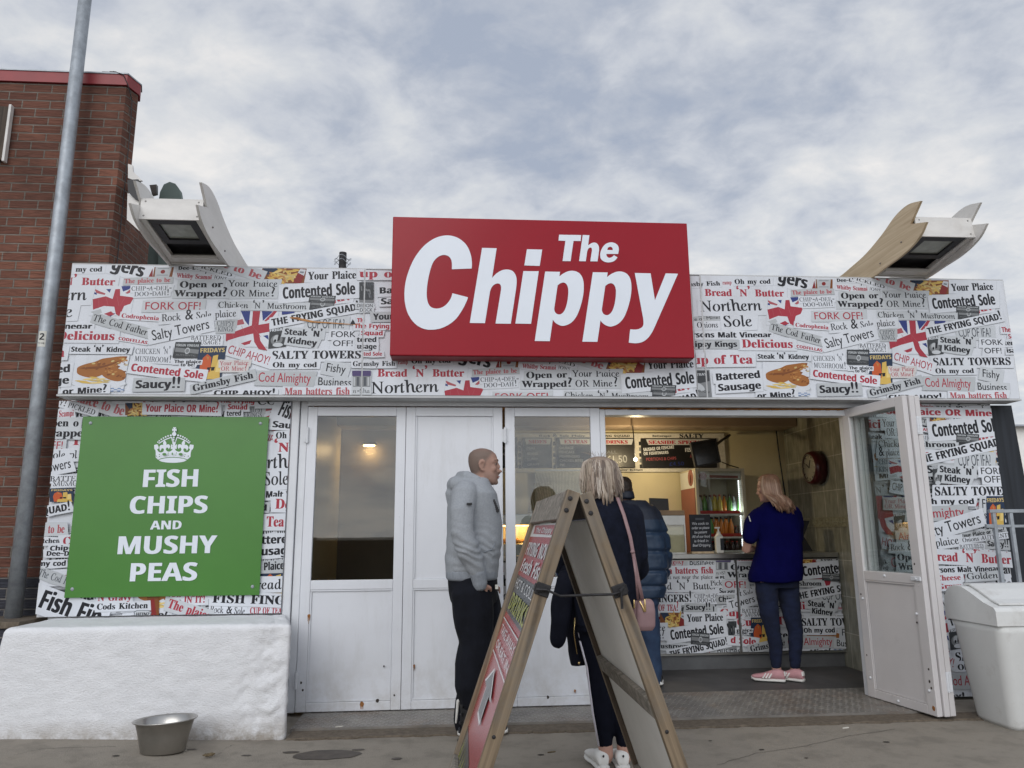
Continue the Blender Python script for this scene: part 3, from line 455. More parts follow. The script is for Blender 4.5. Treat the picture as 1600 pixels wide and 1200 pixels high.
70:[102,[-8,0,0,3,1,0,8,1,4,5,1,9,0,78,0,9,-2,3,-3,3,-11,2,0,3,84,0,2,-27,-3,0,-1,1,0,2,-4,9,-4,5,-8,3,-9,1,-13,0,-9,-1,-1,-5,0,-11,0,-29,9,0,14,2,7,5,3,10,3,0,1,-42,-4,0,0,4,-1,5,-3,5,-3,3,-5,2,-8,1,-13,0,0,-42,0,-3,1,-3,2,-4,3,-2,12,-2,0,-3]],
71:[135,[62,-2,-16,1,-14,4,-13,7,-11,10,-8,12,-6,13,-2,13,1,12,3,11,5,11,7,9,8,8,16,7,18,3,11,-1,11,-3,10,-3,4,-2,6,2,2,5,3,0,2,-35,-3,0,-7,13,-10,10,-13,6,-14,2,-14,-2,-11,-8,-9,-11,-4,-16,-2,-16,3,-17,7,-17,11,-13,14,-8,16,-2,8,1,7,2,5,5,1,5,0,24,0,3,-1,3,-1,4,-4,2,-12,2,0,3,48,0,0,-3,-9,-2,-3,-5,-1,-4,0,-7,1,-27,-19,-9]],
72:[130,[-8,0,0,3,8,1,4,5,2,9,0,78,-2,9,-1,3,-3,3,-10,2,0,3,46,0,0,-3,-7,-1,-4,-2,-2,-5,-1,-7,0,-27,0,-3,2,-2,5,-1,43,0,4,1,1,2,-1,28,0,9,-2,3,-3,3,-10,2,0,3,46,0,0,-3,-1,0,-6,-1,-4,-2,-2,-5,-1,-7,1,-78,0,-5,0,-4,2,-3,3,-3,10,-2,0,-3,-46,0,0,3,1,0,8,1,4,5,1,9,0,35,-1,1,0,2,-2,2,-4,0,-43,0,-4,0,-1,-3,0,-35,0,-5,1,-4,2,-3,3,-3,10,-2,0,-3]],
73:[61,[-8,0,0,3,1,0,8,1,4,5,1,9,0,78,0,9,-2,3,-3,3,-11,2,0,3,48,0,0,-3,-2,0,-6,-1,-4,-2,-2,-5,0,-7,0,-78,0,-9,2,-3,3,-3,10,-2,0,-3]],
75:[114,[-8,0,0,3,8,1,4,5,2,9,0,78,-2,9,-1,3,-3,3,-10,2,0,3,46,0,0,-3,-2,0,-5,-1,-4,-2,-2,-4,-1,-7,0,-33,0,-1,0,-1,2,-2,2,1,32,33,6,7,0,5,-3,4,-7,1,-1,0,0,3,41,0,0,-3,-1,0,-7,-1,-7,-6,-19,-18,-22,-22,46,-49,12,-10,6,-3,6,-1,1,-3,-50,0,0,3,1,0,8,1,2,2,-1,3,-2,5,-5,6,-36,37,-2,1,-2,-2,0,-37,1,-7,2,-4,3,-3,12,-2,0,-3]],
76:[112,[-6,0,0,3,7,1,4,2,2,5,1,7,0,78,0,5,-1,4,-1,3,-4,3,-10,2,0,3,46,0,0,-3,-6,-1,-4,-2,-2,-4,-1,-8,0,-75,0,-7,1,-3,1,-4,3,-2,10,-1,12,0,20,2,7,3,5,5,7,17,3,0,-2,-33]],
77:[148,[-9,0,0,3,9,1,4,5,1,9,1,78,-1,9,-1,3,-4,3,-10,2,0,3,32,0,36,-89,35,89,31,0,0,-3,-1,0,-6,-1,-4,-2,-2,-5,-1,-7,1,-78,0,-5,1,-4,1,-3,3,-3,10,-2,0,-3,-46,0,0,3,8,1,4,6,2,11,0,77,-39,-98,-3,0,-39,98,-1,-72,2,-14,1,-4,3,-3,10,-2,0,-3]],
78:[125,[85,-3,-72,96,0,-72,0,-6,1,-4,2,-4,2,-2,12,-2,0,-3,-38,0,0,3,6,1,4,2,3,5,1,7,0,80,0,2,0,2,-2,4,-4,4,-4,2,-5,1,-1,0,0,3,24,0,67,-89,0,68,0,6,-1,5,-2,3,-2,2,-12,2,0,3,38,0,0,-3,-8,-1,-4,-5,-2,-9,0,-101]],
79:[129,[51,-2,-13,1,-12,4,-11,6,-9,9,-7,10,-5,12,-2,12,0,11,2,11,4,10,6,10,6,8,8,7,9,5,10,4,11,1,13,-2,12,-4,10,-6,9,-9,6,-10,5,-12,2,-19,-3,-19,-8,-17,-11,-13,-15,-8],[50,2,8,2,7,3,6,6,5,7,8,18,2,22,-4,23,-5,13,-7,10,-10,6,-10,2,-9,-2,-8,-4,-7,-6,-6,-8,-4,-11,-3,-11,-1,-19,3,-19,5,-13,8,-10,10,-7]],
80:[101,[-8,0,0,3,7,1,4,2,2,4,1,8,0,78,-2,9,-1,3,-3,3,-10,2,0,3,46,0,28,-6,14,-20,1,-9,-2,-9,-5,-7,-8,-5,-11,-3,-13,-1,-15,0,-3,-2,0,-38,1,-2,0,-2,2,-4,3,-3,12,-2,0,-3],[32,60,14,3,10,6,4,9,-2,13,-3,9,-6,6,-8,4,-10,1,-7,-1,-2,-9,0,-35,1,-3,2,-2]],
82:[113,[-8,0,0,3,7,1,4,3,2,4,1,7,0,78,-2,9,-1,3,-3,3,-10,2,0,3,49,0,16,-2,12,-4,9,-8,5,-11,-3,-20,-22,-12,26,-38,11,-13,5,-4,6,-1,0,-3,-26,0,-38,57,-4,0,-8,0,-6,1,0,-36,2,-10,1,-4,3,-3,10,-2,2,0,0,-3],[34,62,14,2,10,6,5,9,-1,12,-10,15,-19,5,-7,-1,-3,-3,-1,-7,0,-37,6,0]],
83:[92,[39,-2,-12,1,-13,3,-2,1,-2,0,-4,-1,-2,-4,-3,0,-5,38,4,0,6,-14,8,-10,10,-7,12,-2,6,1,4,2,4,4,2,4,1,6,-1,6,-4,9,-8,9,-8,6,-9,8,-17,16,-5,7,-3,7,-1,8,1,8,4,6,5,5,7,3,9,1,8,-1,8,-2,6,-1,3,-1,3,1,2,3,3,0,4,-34,-3,0,-5,13,-7,9,-8,6,-10,1,-7,-1,-5,-4,-3,-6,1,-8,3,-5,3,-5,11,-11,10,-8,11,-9,10,-11,6,-13,1,-10,-2,-8,-3,-7,-6,-5,-8,-3]],
84:[105,[12,0,0,3,2,0,9,2,5,5,1,12,0,82,-1,3,-1,3,-4,0,-4,0,-17,-2,-5,-3,-3,-4,-3,-13,-4,0,0,28,97,0,2,-28,-3,0,-1,2,0,3,-4,8,-4,5,-7,3,-10,1,-7,0,-3,-1,-1,-3,0,-83,1,-12,1,-4,4,-2,12,-2,1,0,0,-3]],
85:[123,[51,-2,-16,2,-14,6,-10,10,-6,12,-1,17,0,52,-1,8,-2,4,-3,2,-12,2,0,3,50,0,0,-3,-2,0,-7,-1,-4,-3,-2,-5,-1,-9,1,-47,1,-21,4,-9,7,-6,9,-5,10,-1,9,1,7,3,6,4,4,6,2,10,0,15,0,44,-1,14,-2,5,-3,3,-11,2,-1,3,40,0,0,-3,-2,0,-8,-2,-4,-6,0,-6,0,-10,0,-48,-1,-15,-3,-10,-4,-9,-8,-5,-9,-4]],
87:[148,[21,-2,-23,100,-2,8,-4,4,-5,2,-7,1,-1,3,47,0,0,-3,-2,0,-6,-1,-4,-2,0,-5,1,-8,15,-68,26,60,-2,10,-2,7,-4,4,-4,2,-6,1,-2,0,0,3,44,0,0,-3,-8,-1,-2,-6,1,-12,15,-64,25,63,3,9,0,6,-4,4,-10,1,0,3,35,0,1,-3,-1,0,-5,-1,-3,-4,-7,-13,-40,-97,-3,0,-18,80,-35,-80]],
89:[103,[12,0,0,3,10,1,5,4,1,8,0,34,-26,42,-10,12,-8,7,-11,2,0,3,50,0,0,-3,-10,-2,-2,-2,1,-3,1,-4,2,-4,25,-39,19,31,5,10,2,7,-2,3,-3,1,-5,1,-6,1,0,3,40,0,0,-4,-4,0,-4,-4,-10,-12,-27,-45,0,-35,0,-3,1,-3,2,-4,3,-2,13,-1,0,-3]],
97:[86,[13,-2,-6,1,-5,3,-5,6,-3,8,-2,14,1,14,4,13,7,11,10,8,10,3,10,-2,5,-7,1,7,12,0,0,-55,0,-11,2,-2,2,0,4,3,5,8,3,-2,-9,-15,-9,-5,-6,2,-4,6,0,24,-6,-14,-6,-10,-7,-6],[18,8,4,1,4,3,6,10,5,13,2,15,-2,14,-4,8,-7,3,-7,-2,-6,-7,-4,-10,-2,-12,-1,-14,2,-12,4,-7]],
99:[74,[26,-2,-12,2,-9,6,-7,9,-6,12,-1,9,0,8,5,15,10,13,10,5,12,2,8,-1,6,-2,4,-4,3,-5,-1,-7,-2,-2,-3,-1,-6,2,-3,5,0,3,1,3,0,1,1,1,-2,2,-5,1,-8,-2,-7,-5,-5,-8,-3,-11,0,-11,2,-11,3,-9,5,-6,6,-5,7,-1,12,4,11,10,3,-2,-13,-15]],
100:[89,[16,-2,-8,1,-6,4,-6,7,-3,8,-1,9,0,9,4,18,10,16,10,7,11,2,8,-1,6,-5,-1,31,0,2,0,3,-4,4,-6,1,-2,0,0,3,16,3,8,2,2,-2,0,-2,0,-1,1,-97,0,-5,1,-4,1,-3,3,0,5,3,6,9,3,-2,-9,-15,-5,-4,-5,-1,-7,2,-4,7,-1,21,-5,-13,-6,-10,-7,-5],[21,7,4,1,4,3,7,10,4,15,2,15,-2,14,-4,7,-3,2,-4,1,-7,-2,-7,-6,-5,-10,-3,-13,-1,-13,2,-11,2,-6,3,-4,3,-2]],
101:[72,[22,-2,-10,2,-8,5,-7,9,-5,11,-1,8,0,8,5,17,10,13,10,6,12,2,6,-1,6,-2,4,-4,2,-6,0,-10,-7,-9,-13,-7,-20,-4,0,-6,2,-6,7,-13,13,-5,12,4,10,10,3,-2,-6,-9,-7,-6,-8,-3],[5,40,14,3,9,7,5,8,0,10,-3,5,-5,1,-5,0,-5,-4,-7,-12]],
104:[100,[76,-2,-6,2,-6,3,-4,5,-3,7,-2,10,-1,13,-1,17,-1,9,-1,7,-4,7,-6,3,-9,-3,-7,-10,-5,-13,-1,-12,3,-43,-16,0,-6,104,-1,9,-5,5,-9,2,-1,0,0,8,30,0,2,-31,1,-14,0,-14,2,0,10,17,15,6,14,-5,9,-14,1,-7,1,-12,1,-20,0,-9,2,-8,4,-6,4,-2,5,1,5,3,4,-5,-8,-7]],
105:[44,[4,98,-7,3,-4,6,1,6,5,3,7,-3,4,-6,0,-6],[9,-2,-7,2,-4,7,-1,6,0,9,1,38,0,4,-1,2,-1,3,-3,1,-8,2,0,3,11,1,7,2,7,1,2,-2,0,-1,0,-2,-2,-54,1,-7,2,-4,3,-1,5,3,6,10,3,-3,-10,-15]],
107:[85,[55,-2,-5,1,-4,3,-10,14,-17,24,-8,-8,-1,-32,-13,0,1,104,-1,5,-3,4,-7,1,-2,0,0,3,10,1,7,2,5,2,2,0,3,-2,0,-4,-2,-77,22,21,6,6,0,4,-2,2,-6,2,0,2,34,0,0,-3,-1,0,-9,-2,-10,-7,-16,-16,21,-30,5,-6,6,-3,5,3,5,8,3,-3,-4,-8,-5,-6,-4,-4]],
108:[43,[8,-2,-6,2,-4,6,-1,8,0,11,0,78,-1,5,-1,4,-3,1,-8,2,-1,3,11,1,7,1,7,2,2,-2,0,-4,0,-95,0,-9,2,-2,3,-2,5,4,5,8,3,-2,-4,-9,-6,-6,-5,-4]],
109:[138,[103,-2,-7,2,-4,8,-1,12,0,34,-1,10,-2,4,-4,1,-4,-1,-4,-4,-9,-12,-7,-18,-2,-16,-1,-18,-13,0,1,51,-1,13,-2,4,-4,1,-7,-3,-8,-8,-7,-13,-3,-13,-2,-14,-1,-18,-13,0,1,53,0,8,0,5,-2,3,-2,1,-9,2,0,3,17,3,5,1,2,0,3,-2,0,-1,0,-2,-1,-30,16,26,17,9,9,-3,4,-7,2,-23,15,25,17,8,8,-3,5,-7,0,-6,1,-7,-1,-40,1,-2,0,-2,1,-2,3,-1,5,3,2,4,3,6,3,-3,-8,-16]],
110:[91,[56,-2,-6,2,-5,7,-1,28,0,29,-3,3,-3,2,-7,-3,-7,-8,-6,-11,-4,-11,-3,-16,-1,-20,-13,0,1,55,0,11,-4,4,-8,1,-1,0,0,3,11,2,8,2,7,1,1,-1,0,-1,-1,-33,9,16,8,10,8,6,8,3,8,-3,5,-6,1,-7,0,-7,0,-34,0,-6,0,-4,2,-3,2,-1,5,4,5,11,3,-2,-8,-17]],
111:[88,[27,-2,-12,2,-10,6,-8,8,-5,12,-1,9,1,9,2,10,5,8,6,7,7,5,8,4,9,1,12,-2,11,-5,8,-9,4,-11,2,-9,0,-9,-6,-16,-11,-12,-10,-6],[28,3,6,1,5,4,5,6,3,7,3,18,-2,17,-7,14,-12,5,-7,-2,-7,-6,-5,-9,-3,-12,-1,-13,2,-12,3,-8,5,-5,5,-4]],
112:[85,[-14,-37,0,3,6,1,4,1,2,4,1,6,-1,81,0,3,-1,4,-1,2,-2,2,-9,1,0,3,10,2,7,1,8,2,2,-1,0,-3,-1,-13,11,13,13,4,9,-1,8,-5,6,-7,4,-10,1,-10,0,-10,-3,-10,-4,-9,-6,-7,-6,-7,-9,-3,-9,-2,-8,1,-6,2,1,-21,0,-8,2,-3,3,-2,10,-1,0,-3],[24,2,7,2,6,4,5,5,3,7,3,18,-2,19,-2,6,-4,5,-4,2,-6,2,-7,-2,-6,-7,-4,-10,-1,-13,0,-24,0,-3,1,-3,4,-6]],
114:[56,[-3,0,0,52,-1,13,-1,3,-2,2,-9,1,0,3,10,2,8,2,6,1,2,-1,0,-1,0,-32,10,25,10,9,6,-2,4,-6,1,-5,-1,-3,-3,-2,-3,-1,-6,2,-4,5,-11,-28,-3,-39]],
115:[62,[20,-2,-12,2,-7,2,-2,-1,-1,-2,-3,0,-4,27,3,0,4,-10,6,-7,6,-5,7,-2,5,2,4,2,2,5,-1,6,-3,6,-6,7,-7,7,-7,7,-6,8,-4,8,-1,7,3,7,6,4,7,1,11,-1,8,-2,2,0,1,2,3,0,3,-24,-3,0,-9,16,-13,5,-3,-1,-3,-2,-1,-3,0,-4,3,-6,7,-7,7,-7,6,-7,7,-8,4,-8,1,-6,-1,-6,-3,-5,-4,-4,-5,-2]],
116:[47,[9,-2,-7,2,-4,6,0,5,0,5,-1,55,-11,0,0,3,12,8,10,16,3,0,0,-22,14,0,0,-5,-14,0,0,-51,1,-9,2,-3,2,0,4,3,6,9,3,-3,-9,-14]],
117:[91,[12,-2,-5,1,-3,2,-4,3,-2,6,-1,7,0,12,0,28,0,5,-1,4,-1,3,-3,2,-8,1,0,3,10,1,8,2,6,1,3,-1,0,-2,0,-2,-1,-47,0,-9,1,-4,3,-4,4,-2,4,2,5,4,9,15,7,22,1,26,14,0,0,-54,0,-11,2,-3,3,-1,5,3,5,10,3,-2,-8,-16,-12,-5,-7,2,-4,7,-1,13,0,18,-7,-18,-7,-12,-9,-8]],
},
'K': {
50:[96,[7,0,0,18,30,30,15,16,8,11,2,11,-1,6,-3,5,-5,3,-6,0,-7,0,-6,-3,-14,-9,-14,16,12,9,13,6,18,3,11,-2,10,-3,7,-5,5,-6,4,-8,1,-9,-1,-9,-3,-9,-11,-16,-18,-18,-16,-15,0,-1,52,0,0,-21]],
65:[116,[0,0,42,120,31,0,43,-120,-28,0,-8,28,-44,0,-9,-28],[42,50,32,0,-9,28,-2,7,-3,9,-2,8,-2,-8,-3,-10,-2,-6]],
66:[113,[15,0,0,120,37,0,22,-2,15,-5,9,-9,3,-14,-1,-10,-4,-8,-6,-6,-8,-2,0,-1,11,-5,5,-3,3,-5,2,-7,1,-8,-3,-15,-9,-11,-14,-7,-18,-2],[40,72,15,0,9,1,6,3,4,4,1,6,-1,6,-4,4,-7,2,-9,1,-14,0],[40,21,17,0,10,1,6,4,3,4,2,7,-2,6,-3,5,-7,3,-10,1,-16,0]],
67:[107,[64,-2,-17,2,-14,6,-10,9,-7,13,-5,14,-1,18,2,17,4,15,8,12,11,10,14,6,17,2,18,-3,17,-6,-8,-21,-14,6,-13,2,-13,-2,-9,-8,-6,-14,-2,-16,2,-17,5,-13,9,-8,14,-2,15,1,15,5,0,-22,-15,-4]],
68:[124,[15,0,0,120,38,0,17,-2,16,-5,12,-8,9,-11,5,-15,2,-18,-4,-27,-13,-19,-21,-11,-27,-4],[40,21,12,0,20,4,12,13,4,22,-2,18,-6,12,-11,7,-15,2,-14,0]],
69:[94,[15,0,0,120,69,0,0,-21,-44,0,0,-26,41,0,0,-21,-41,0,0,-31,44,0,0,-21]],
70:[92,[15,0,0,120,69,0,0,-21,-44,0,0,-31,41,0,0,-21,-41,0,0,-47]],
71:[122,[66,-2,-24,4,-18,12,-11,20,-3,26,2,18,5,15,9,12,12,9,16,6,18,2,19,-2,17,-6,-8,-20,-13,4,-15,2,-10,-1,-9,-4,-7,-6,-6,-8,-3,-10,-1,-11,1,-12,2,-9,4,-8,6,-7,8,-3,10,-1,9,0,7,1,0,25,-23,0,0,21,48,0,0,-62,-20,-5]],
72:[128,[15,0,0,120,25,0,0,-47,48,0,0,47,25,0,0,-120,-25,0,0,52,-48,0,0,-52]],
73:[65,[5,0,0,14,15,7,0,78,-15,7,0,14,55,0,0,-14,-15,-7,0,-78,15,-7,0,-14]],
75:[112,[15,0,0,120,25,0,0,-55,5,7,5,7,33,41,28,0,-42,-53,43,-67,-30,0,-31,50,-11,-7,0,-43]],
76:[95,[15,0,0,120,25,0,0,-99,49,0,0,-21]],
77:[158,[15,0,0,120,35,0,28,-92,31,92,34,0,0,-120,-23,0,0,57,0,13,0,14,1,10,-1,0,-31,-94,-23,0,-29,94,-1,0,1,-10,1,-14,0,-14,0,-56]],
78:[136,[15,0,0,120,32,0,52,-90,1,0,-1,17,-1,16,0,57,24,0,0,-120,-33,0,-52,91,-1,0,1,-17,1,-18,0,-56]],
79:[134,[67,-2,-18,2,-14,6,-11,9,-8,13,-5,15,-1,17,1,18,5,15,8,12,11,9,14,6,18,2,18,-2,14,-6,11,-9,8,-13,4,-14,2,-18,-2,-17,-4,-15,-8,-13,-11,-9,-14,-6],[67,20,14,2,9,8,6,13,1,17,-1,17,-6,13,-9,8,-14,2,-14,-2,-9,-8,-6,-13,-2,-17,2,-17,6,-13,9,-8]],
80:[106,[15,0,0,120,39,0,20,-2,13,-8,8,-12,3,-16,-1,-10,-3,-9,-6,-8,-9,-7,-12,-4,-15,-1,-12,0,0,-43],[40,64,9,0,9,0,8,4,4,5,2,9,-5,13,-15,4,-12,0]],
81:[134,[91,-28,-22,26,-2,0,-18,2,-14,6,-11,9,-8,13,-5,15,-1,17,1,18,5,15,8,12,11,9,14,6,18,2,18,-2,14,-6,11,-9,8,-13,4,-14,2,-18,-2,-19,-5,-16,-9,-13,-14,-8,29,-32],[67,20,14,2,9,8,6,13,1,17,-1,17,-6,13,-9,8,-14,2,-14,-2,-9,-8,-6,-13,-2,-17,2,-17,6,-13,9,-8]],
82:[111,[15,0,0,120,35,0,21,-2,15,-7,9,-11,3,-16,-1,-8,-2,-6,-9,-11,-10,-7,35,-52,-29,0,-28,46,-14,0,0,-46],[40,67,9,0,11,1,7,3,4,5,1,7,-1,7,-5,6,-7,2,-11,1,-8,0]],
83:[92,[42,-2,-18,2,-16,6,0,23,18,-7,8,-2,10,-1,8,1,5,3,3,4,1,5,-2,6,-5,5,-16,9,-10,4,-9,7,-7,10,-2,7,-1,8,3,14,8,10,13,7,17,3,18,-2,17,-7,-8,-20,-15,5,-13,2,-7,0,-4,-3,-3,-4,-1,-5,1,-6,5,-4,16,-9,16,-9,6,-5,4,-6,3,-7,1,-9,-3,-14,-9,-11,-14,-7]],
84:[97,[36,0,0,99,-33,0,0,21,91,0,0,-21,-33,0,0,-99]],
85:[127,[63,-2,-21,3,-15,9,-9,14,-4,19,0,77,26,0,0,-74,1,-12,5,-8,7,-5,11,-1,10,1,8,5,4,8,1,13,0,73,26,0,0,-78,-2,-12,-4,-10,-7,-9,-9,-7,-13,-4]],
86:[109,[41,0,-41,120,26,0,22,-72,2,-6,3,-11,1,-9,2,9,3,11,2,6,23,72,25,0,-41,-120]],
87:[162,[30,0,-30,120,25,0,15,-66,2,-9,3,-12,1,-10,2,10,2,11,2,9,17,67,24,0,18,-67,1,-9,3,-11,1,-10,2,10,2,12,2,9,15,66,25,0,-30,-120,-29,0,-16,63,-1,5,-2,8,-2,9,-1,6,-1,-6,-2,-8,-1,-9,-1,-5,-16,-63]],
89:[105,[40,0,0,46,-40,74,28,0,24,-50,26,50,27,0,-40,-73,0,-47]],
90:[97,[4,0,0,16,58,83,-56,0,0,21,86,0,0,-16,-58,-83,59,0,0,-21]],
97:[102,[36,-2,-12,2,-9,6,-6,8,-2,13,3,13,7,9,13,5,18,2,16,1,0,4,-1,6,-3,5,-4,2,-6,1,-14,-2,-12,-5,-8,17,16,6,19,3,16,-2,12,-6,7,-10,3,-15,0,-61,-18,0,-5,12,-6,-6,-6,-4,-8,-3],[45,16,7,2,6,4,4,5,2,8,0,7,-10,0,-10,-1,-6,-3,-4,-5,-1,-6,1,-5,2,-3]],
98:[106,[64,-2,-10,1,-6,3,-10,8,-2,0,-4,-10,-19,0,0,128,25,0,0,-30,0,-10,-1,-8,1,0,4,5,6,5,7,2,9,1,14,-3,11,-9,7,-15,3,-20,-3,-21,-7,-15,-11,-9],[56,19,7,1,6,6,3,8,1,12,-1,12,-4,8,-5,6,-7,1,-8,-1,-6,-5,-3,-7,-1,-11,0,-3,1,-12,3,-8,6,-6]],
99:[86,[50,-2,-18,3,-13,9,-9,14,-2,21,1,15,4,13,7,9,9,6,11,4,12,1,17,-1,12,-5,-7,-19,-11,4,-11,1,-14,-7,-5,-20,1,-12,4,-9,6,-5,8,-1,14,2,12,5,0,-21,-12,-5]],
100:[106,[42,-2,-14,3,-11,9,-7,15,-2,21,2,20,7,15,11,9,15,3,9,-1,7,-2,6,-5,4,-5,1,0,-1,8,-1,10,0,30,25,0,0,-128,-19,0,-5,12,-1,0,-4,-5,-6,-5,-7,-3],[51,18,9,2,6,4,3,8,1,11,0,3,-1,11,-3,9,-6,5,-10,2,-7,-2,-5,-5,-4,-9,-1,-12,1,-11,4,-9,5,-5]],
101:[99,[54,-2,-12,2,-12,4,-9,6,-7,9,-5,12,-1,14,1,15,4,12,7,9,8,7,11,4,12,1,17,-2,13,-9,8,-12,3,-18,0,-12,-59,0,2,-10,4,-7,7,-5,10,-1,16,2,15,5,0,-19,-15,-5],[34,56,34,0,-1,8,-3,6,-5,4,-8,2,-7,-2,-5,-3,-4,-6]],
103:[106,[47,-40,-18,1,-16,4,0,20,17,-5,19,-2,14,5,5,16,0,2,0,5,1,6,-1,0,-5,-6,-6,-4,-7,-3,-8,-1,-14,4,-11,9,-7,15,-2,20,2,20,7,15,11,9,15,3,15,-3,11,-10,1,0,2,12,21,0,0,-92,-3,-18,-8,-12,-15,-8],[51,18,8,1,6,5,4,7,1,11,0,4,-1,12,-4,9,-5,5,-9,1,-13,-7,-5,-21,5,-20]],
104:[110,[13,0,0,128,25,0,0,-26,0,-13,-1,-9,1,0,5,6,7,4,7,2,8,1,13,-2,11,-5,7,-11,2,-15,0,-60,-25,0,0,54,-4,14,-11,5,-10,-1,-6,-6,-3,-10,-1,-13,0,-43]],
105:[51,[26,103,-6,1,-4,2,-3,4,-1,5,1,6,3,4,10,3,9,-3,3,-4,1,-6,-1,-5,-3,-4],[13,0,0,92,25,0,0,-92]],
107:[104,[13,0,0,128,25,0,0,-58,0,-10,-1,-10,5,7,6,7,26,28,28,0,-36,-40,38,-52,-29,0,-26,37,-11,-9,0,-28]],
108:[51,[13,0,0,128,25,0,0,-128]],
109:[165,[13,0,0,92,19,0,4,-12,1,0,5,6,6,4,8,2,8,1,9,-1,8,-2,6,-4,5,-6,2,0,5,6,6,4,8,2,8,1,13,-2,10,-5,6,-11,2,-15,0,-60,-25,0,0,54,-3,14,-10,5,-9,-1,-5,-6,-4,-8,-1,-12,0,-46,-25,0,0,54,-3,14,-11,5,-8,-1,-6,-6,-3,-10,-1,-13,0,-43]],
110:[110,[13,0,0,92,19,0,4,-12,1,0,5,6,7,4,8,2,8,1,13,-2,11,-5,7,-11,2,-15,0,-60,-25,0,0,54,-1,8,-3,6,-5,4,-6,1,-10,-1,-6,-6,-3,-10,-1,-13,0,-43]],
111:[104,[52,-2,-12,2,-11,4,-9,7,-7,9,-4,12,-1,14,2,20,10,15,14,9,18,3,12,-1,11,-4,9,-7,7,-9,4,-12,1,-14,-3,-20,-9,-15,-14,-9],[52,18,8,2,6,6,4,8,1,12,-1,12,-4,8,-6,6,-8,1,-9,-1,-5,-6,-4,-8,-1,-12,1,-12,4,-8,6,-6]],
112:[106,[13,-40,0,132,21,0,3,-12,1,0,10,9,7,3,9,1,14,-3,11,-9,7,-15,3,-20,-3,-20,-7,-16,-11,-9,-14,-3,-10,1,-6,3,-10,8,-1,0,1,-13,0,-37],[56,19,8,1,5,6,3,8,1,12,-4,20,-13,7,-8,-1,-6,-5,-3,-7,-1,-11,0,-3,1,-12,3,-8,6,-6]],
113:[106,[68,-40,0,38,1,14,-1,0,-4,-5,-6,-5,-7,-3,-9,-1,-14,3,-11,9,-7,15,-2,21,2,20,7,15,11,9,15,3,9,-1,7,-2,6,-5,4,-5,1,0,2,12,21,0,0,-132],[51,18,9,2,6,4,3,8,1,10,0,4,-1,11,-3,9,-6,5,-9,2,-8,-2,-5,-5,-4,-9,-1,-12,5,-20]],
114:[76,[13,0,0,92,19,0,4,-16,1,0,5,7,6,5,8,4,8,1,5,0,4,0,-2,-24,-3,1,-4,0,-13,-2,-5,-3,-4,-5,-3,-6,-1,-7,0,-47]],
115:[84,[38,-2,-16,2,-14,4,0,20,16,-5,15,-3,6,1,4,2,3,2,0,3,-1,5,-5,4,-14,6,-14,7,-4,4,-4,5,-2,6,0,7,2,11,8,8,11,5,15,1,16,-1,16,-6,-8,-18,-12,5,-12,2,-9,-2,-3,-4,2,-4,5,-4,13,-5,13,-7,5,-4,4,-5,2,-5,1,-8,-3,-12,-7,-9,-12,-6]],
116:[73,[44,-2,-14,3,-6,4,-4,5,-3,8,-1,11,0,44,-12,0,0,11,14,8,7,19,16,0,0,-19,25,0,0,-19,-25,0,0,-44,1,-5,2,-3,3,-2,5,-1,8,1,8,2,0,-19,-10,-2]],
117:[110,[45,-2,-13,2,-10,6,-7,11,-3,15,0,60,26,0,0,-54,0,-8,3,-7,5,-3,6,-2,10,2,6,6,3,10,1,12,0,44,25,0,0,-92,-19,0,-3,12,-2,0,-5,-6,-7,-4,-7,-3]],
121:[96,[18,-40,-7,0,-5,1,0,20,4,-1,6,0,7,1,5,4,4,5,3,6,1,5,-36,91,27,0,18,-52,2,-8,1,-8,2,8,2,8,17,52,27,0,-39,-104,-7,-12,-8,-9,-11,-5]],
},
'S': {
33:[68,[20,136,1,-27,7,-43,2,-12,4,-4,4,4,2,12,6,43,2,27,-4,28,-10,9,-11,-9],[34,28,-10,-5,-5,-10,5,-11,10,-4,10,4,5,11,-5,10]],
38:[156,[124,85,-8,-15,-10,-13,-24,28,24,22,7,23,-5,19,-15,13,-21,5,-23,-5,-15,-13,-6,-21,6,-21,13,-19,-29,-22,-11,-28,6,-20,15,-15,22,-5,25,5,29,20,20,-23,31,0,-35,40,18,22,10,23],[89,40,-18,-14,-19,-6,-14,6,-6,12,7,18,22,16],[52,130,5,12,13,4,14,-4,6,-13,-4,-13,-18,-15,-11,13]],
45:[81,[71,67,-61,0,0,-23,61,0]],
46:[55,[27,28,-10,-5,-5,-10,5,-11,10,-4,11,4,4,11,-4,10]],
48:[125,[118,85,-8,46,-18,31,-30,11,-28,-11,-20,-31,-6,-46,6,-46,20,-30,28,-11,30,11,18,30],[93,85,-4,-34,-10,-22,-17,-8,-16,8,-10,22,-4,34,4,35,10,22,16,8,17,-8,10,-22]],
49:[125,[75,170,-25,0,0,-170,25,0]],
51:[125,[20,142,16,6,13,2,22,-7,8,-19,-9,-18,-25,-7,0,-22,20,-3,13,-11,4,-15,-8,-20,-20,-7,-19,3,-19,10,0,-26,18,-8,18,-2,28,6,19,18,7,28,-6,24,-18,16,16,15,5,23,-6,24,-17,15,-27,6,-17,-2,-16,-5]],
52:[125,[100,173,-11,0,-86,-106,0,-11,72,0,0,-56,25,0,0,56,18,0,0,22,-18,0],[74,126,1,0,0,-48,-39,0]],
53:[125,[101,170,-76,0,0,-88,33,1,20,-12,7,-19,-11,-22,-24,-9,-19,3,-19,10,0,-26,21,-8,21,-2,28,7,20,19,8,28,-8,28,-21,20,-33,6,0,42,53,0]],
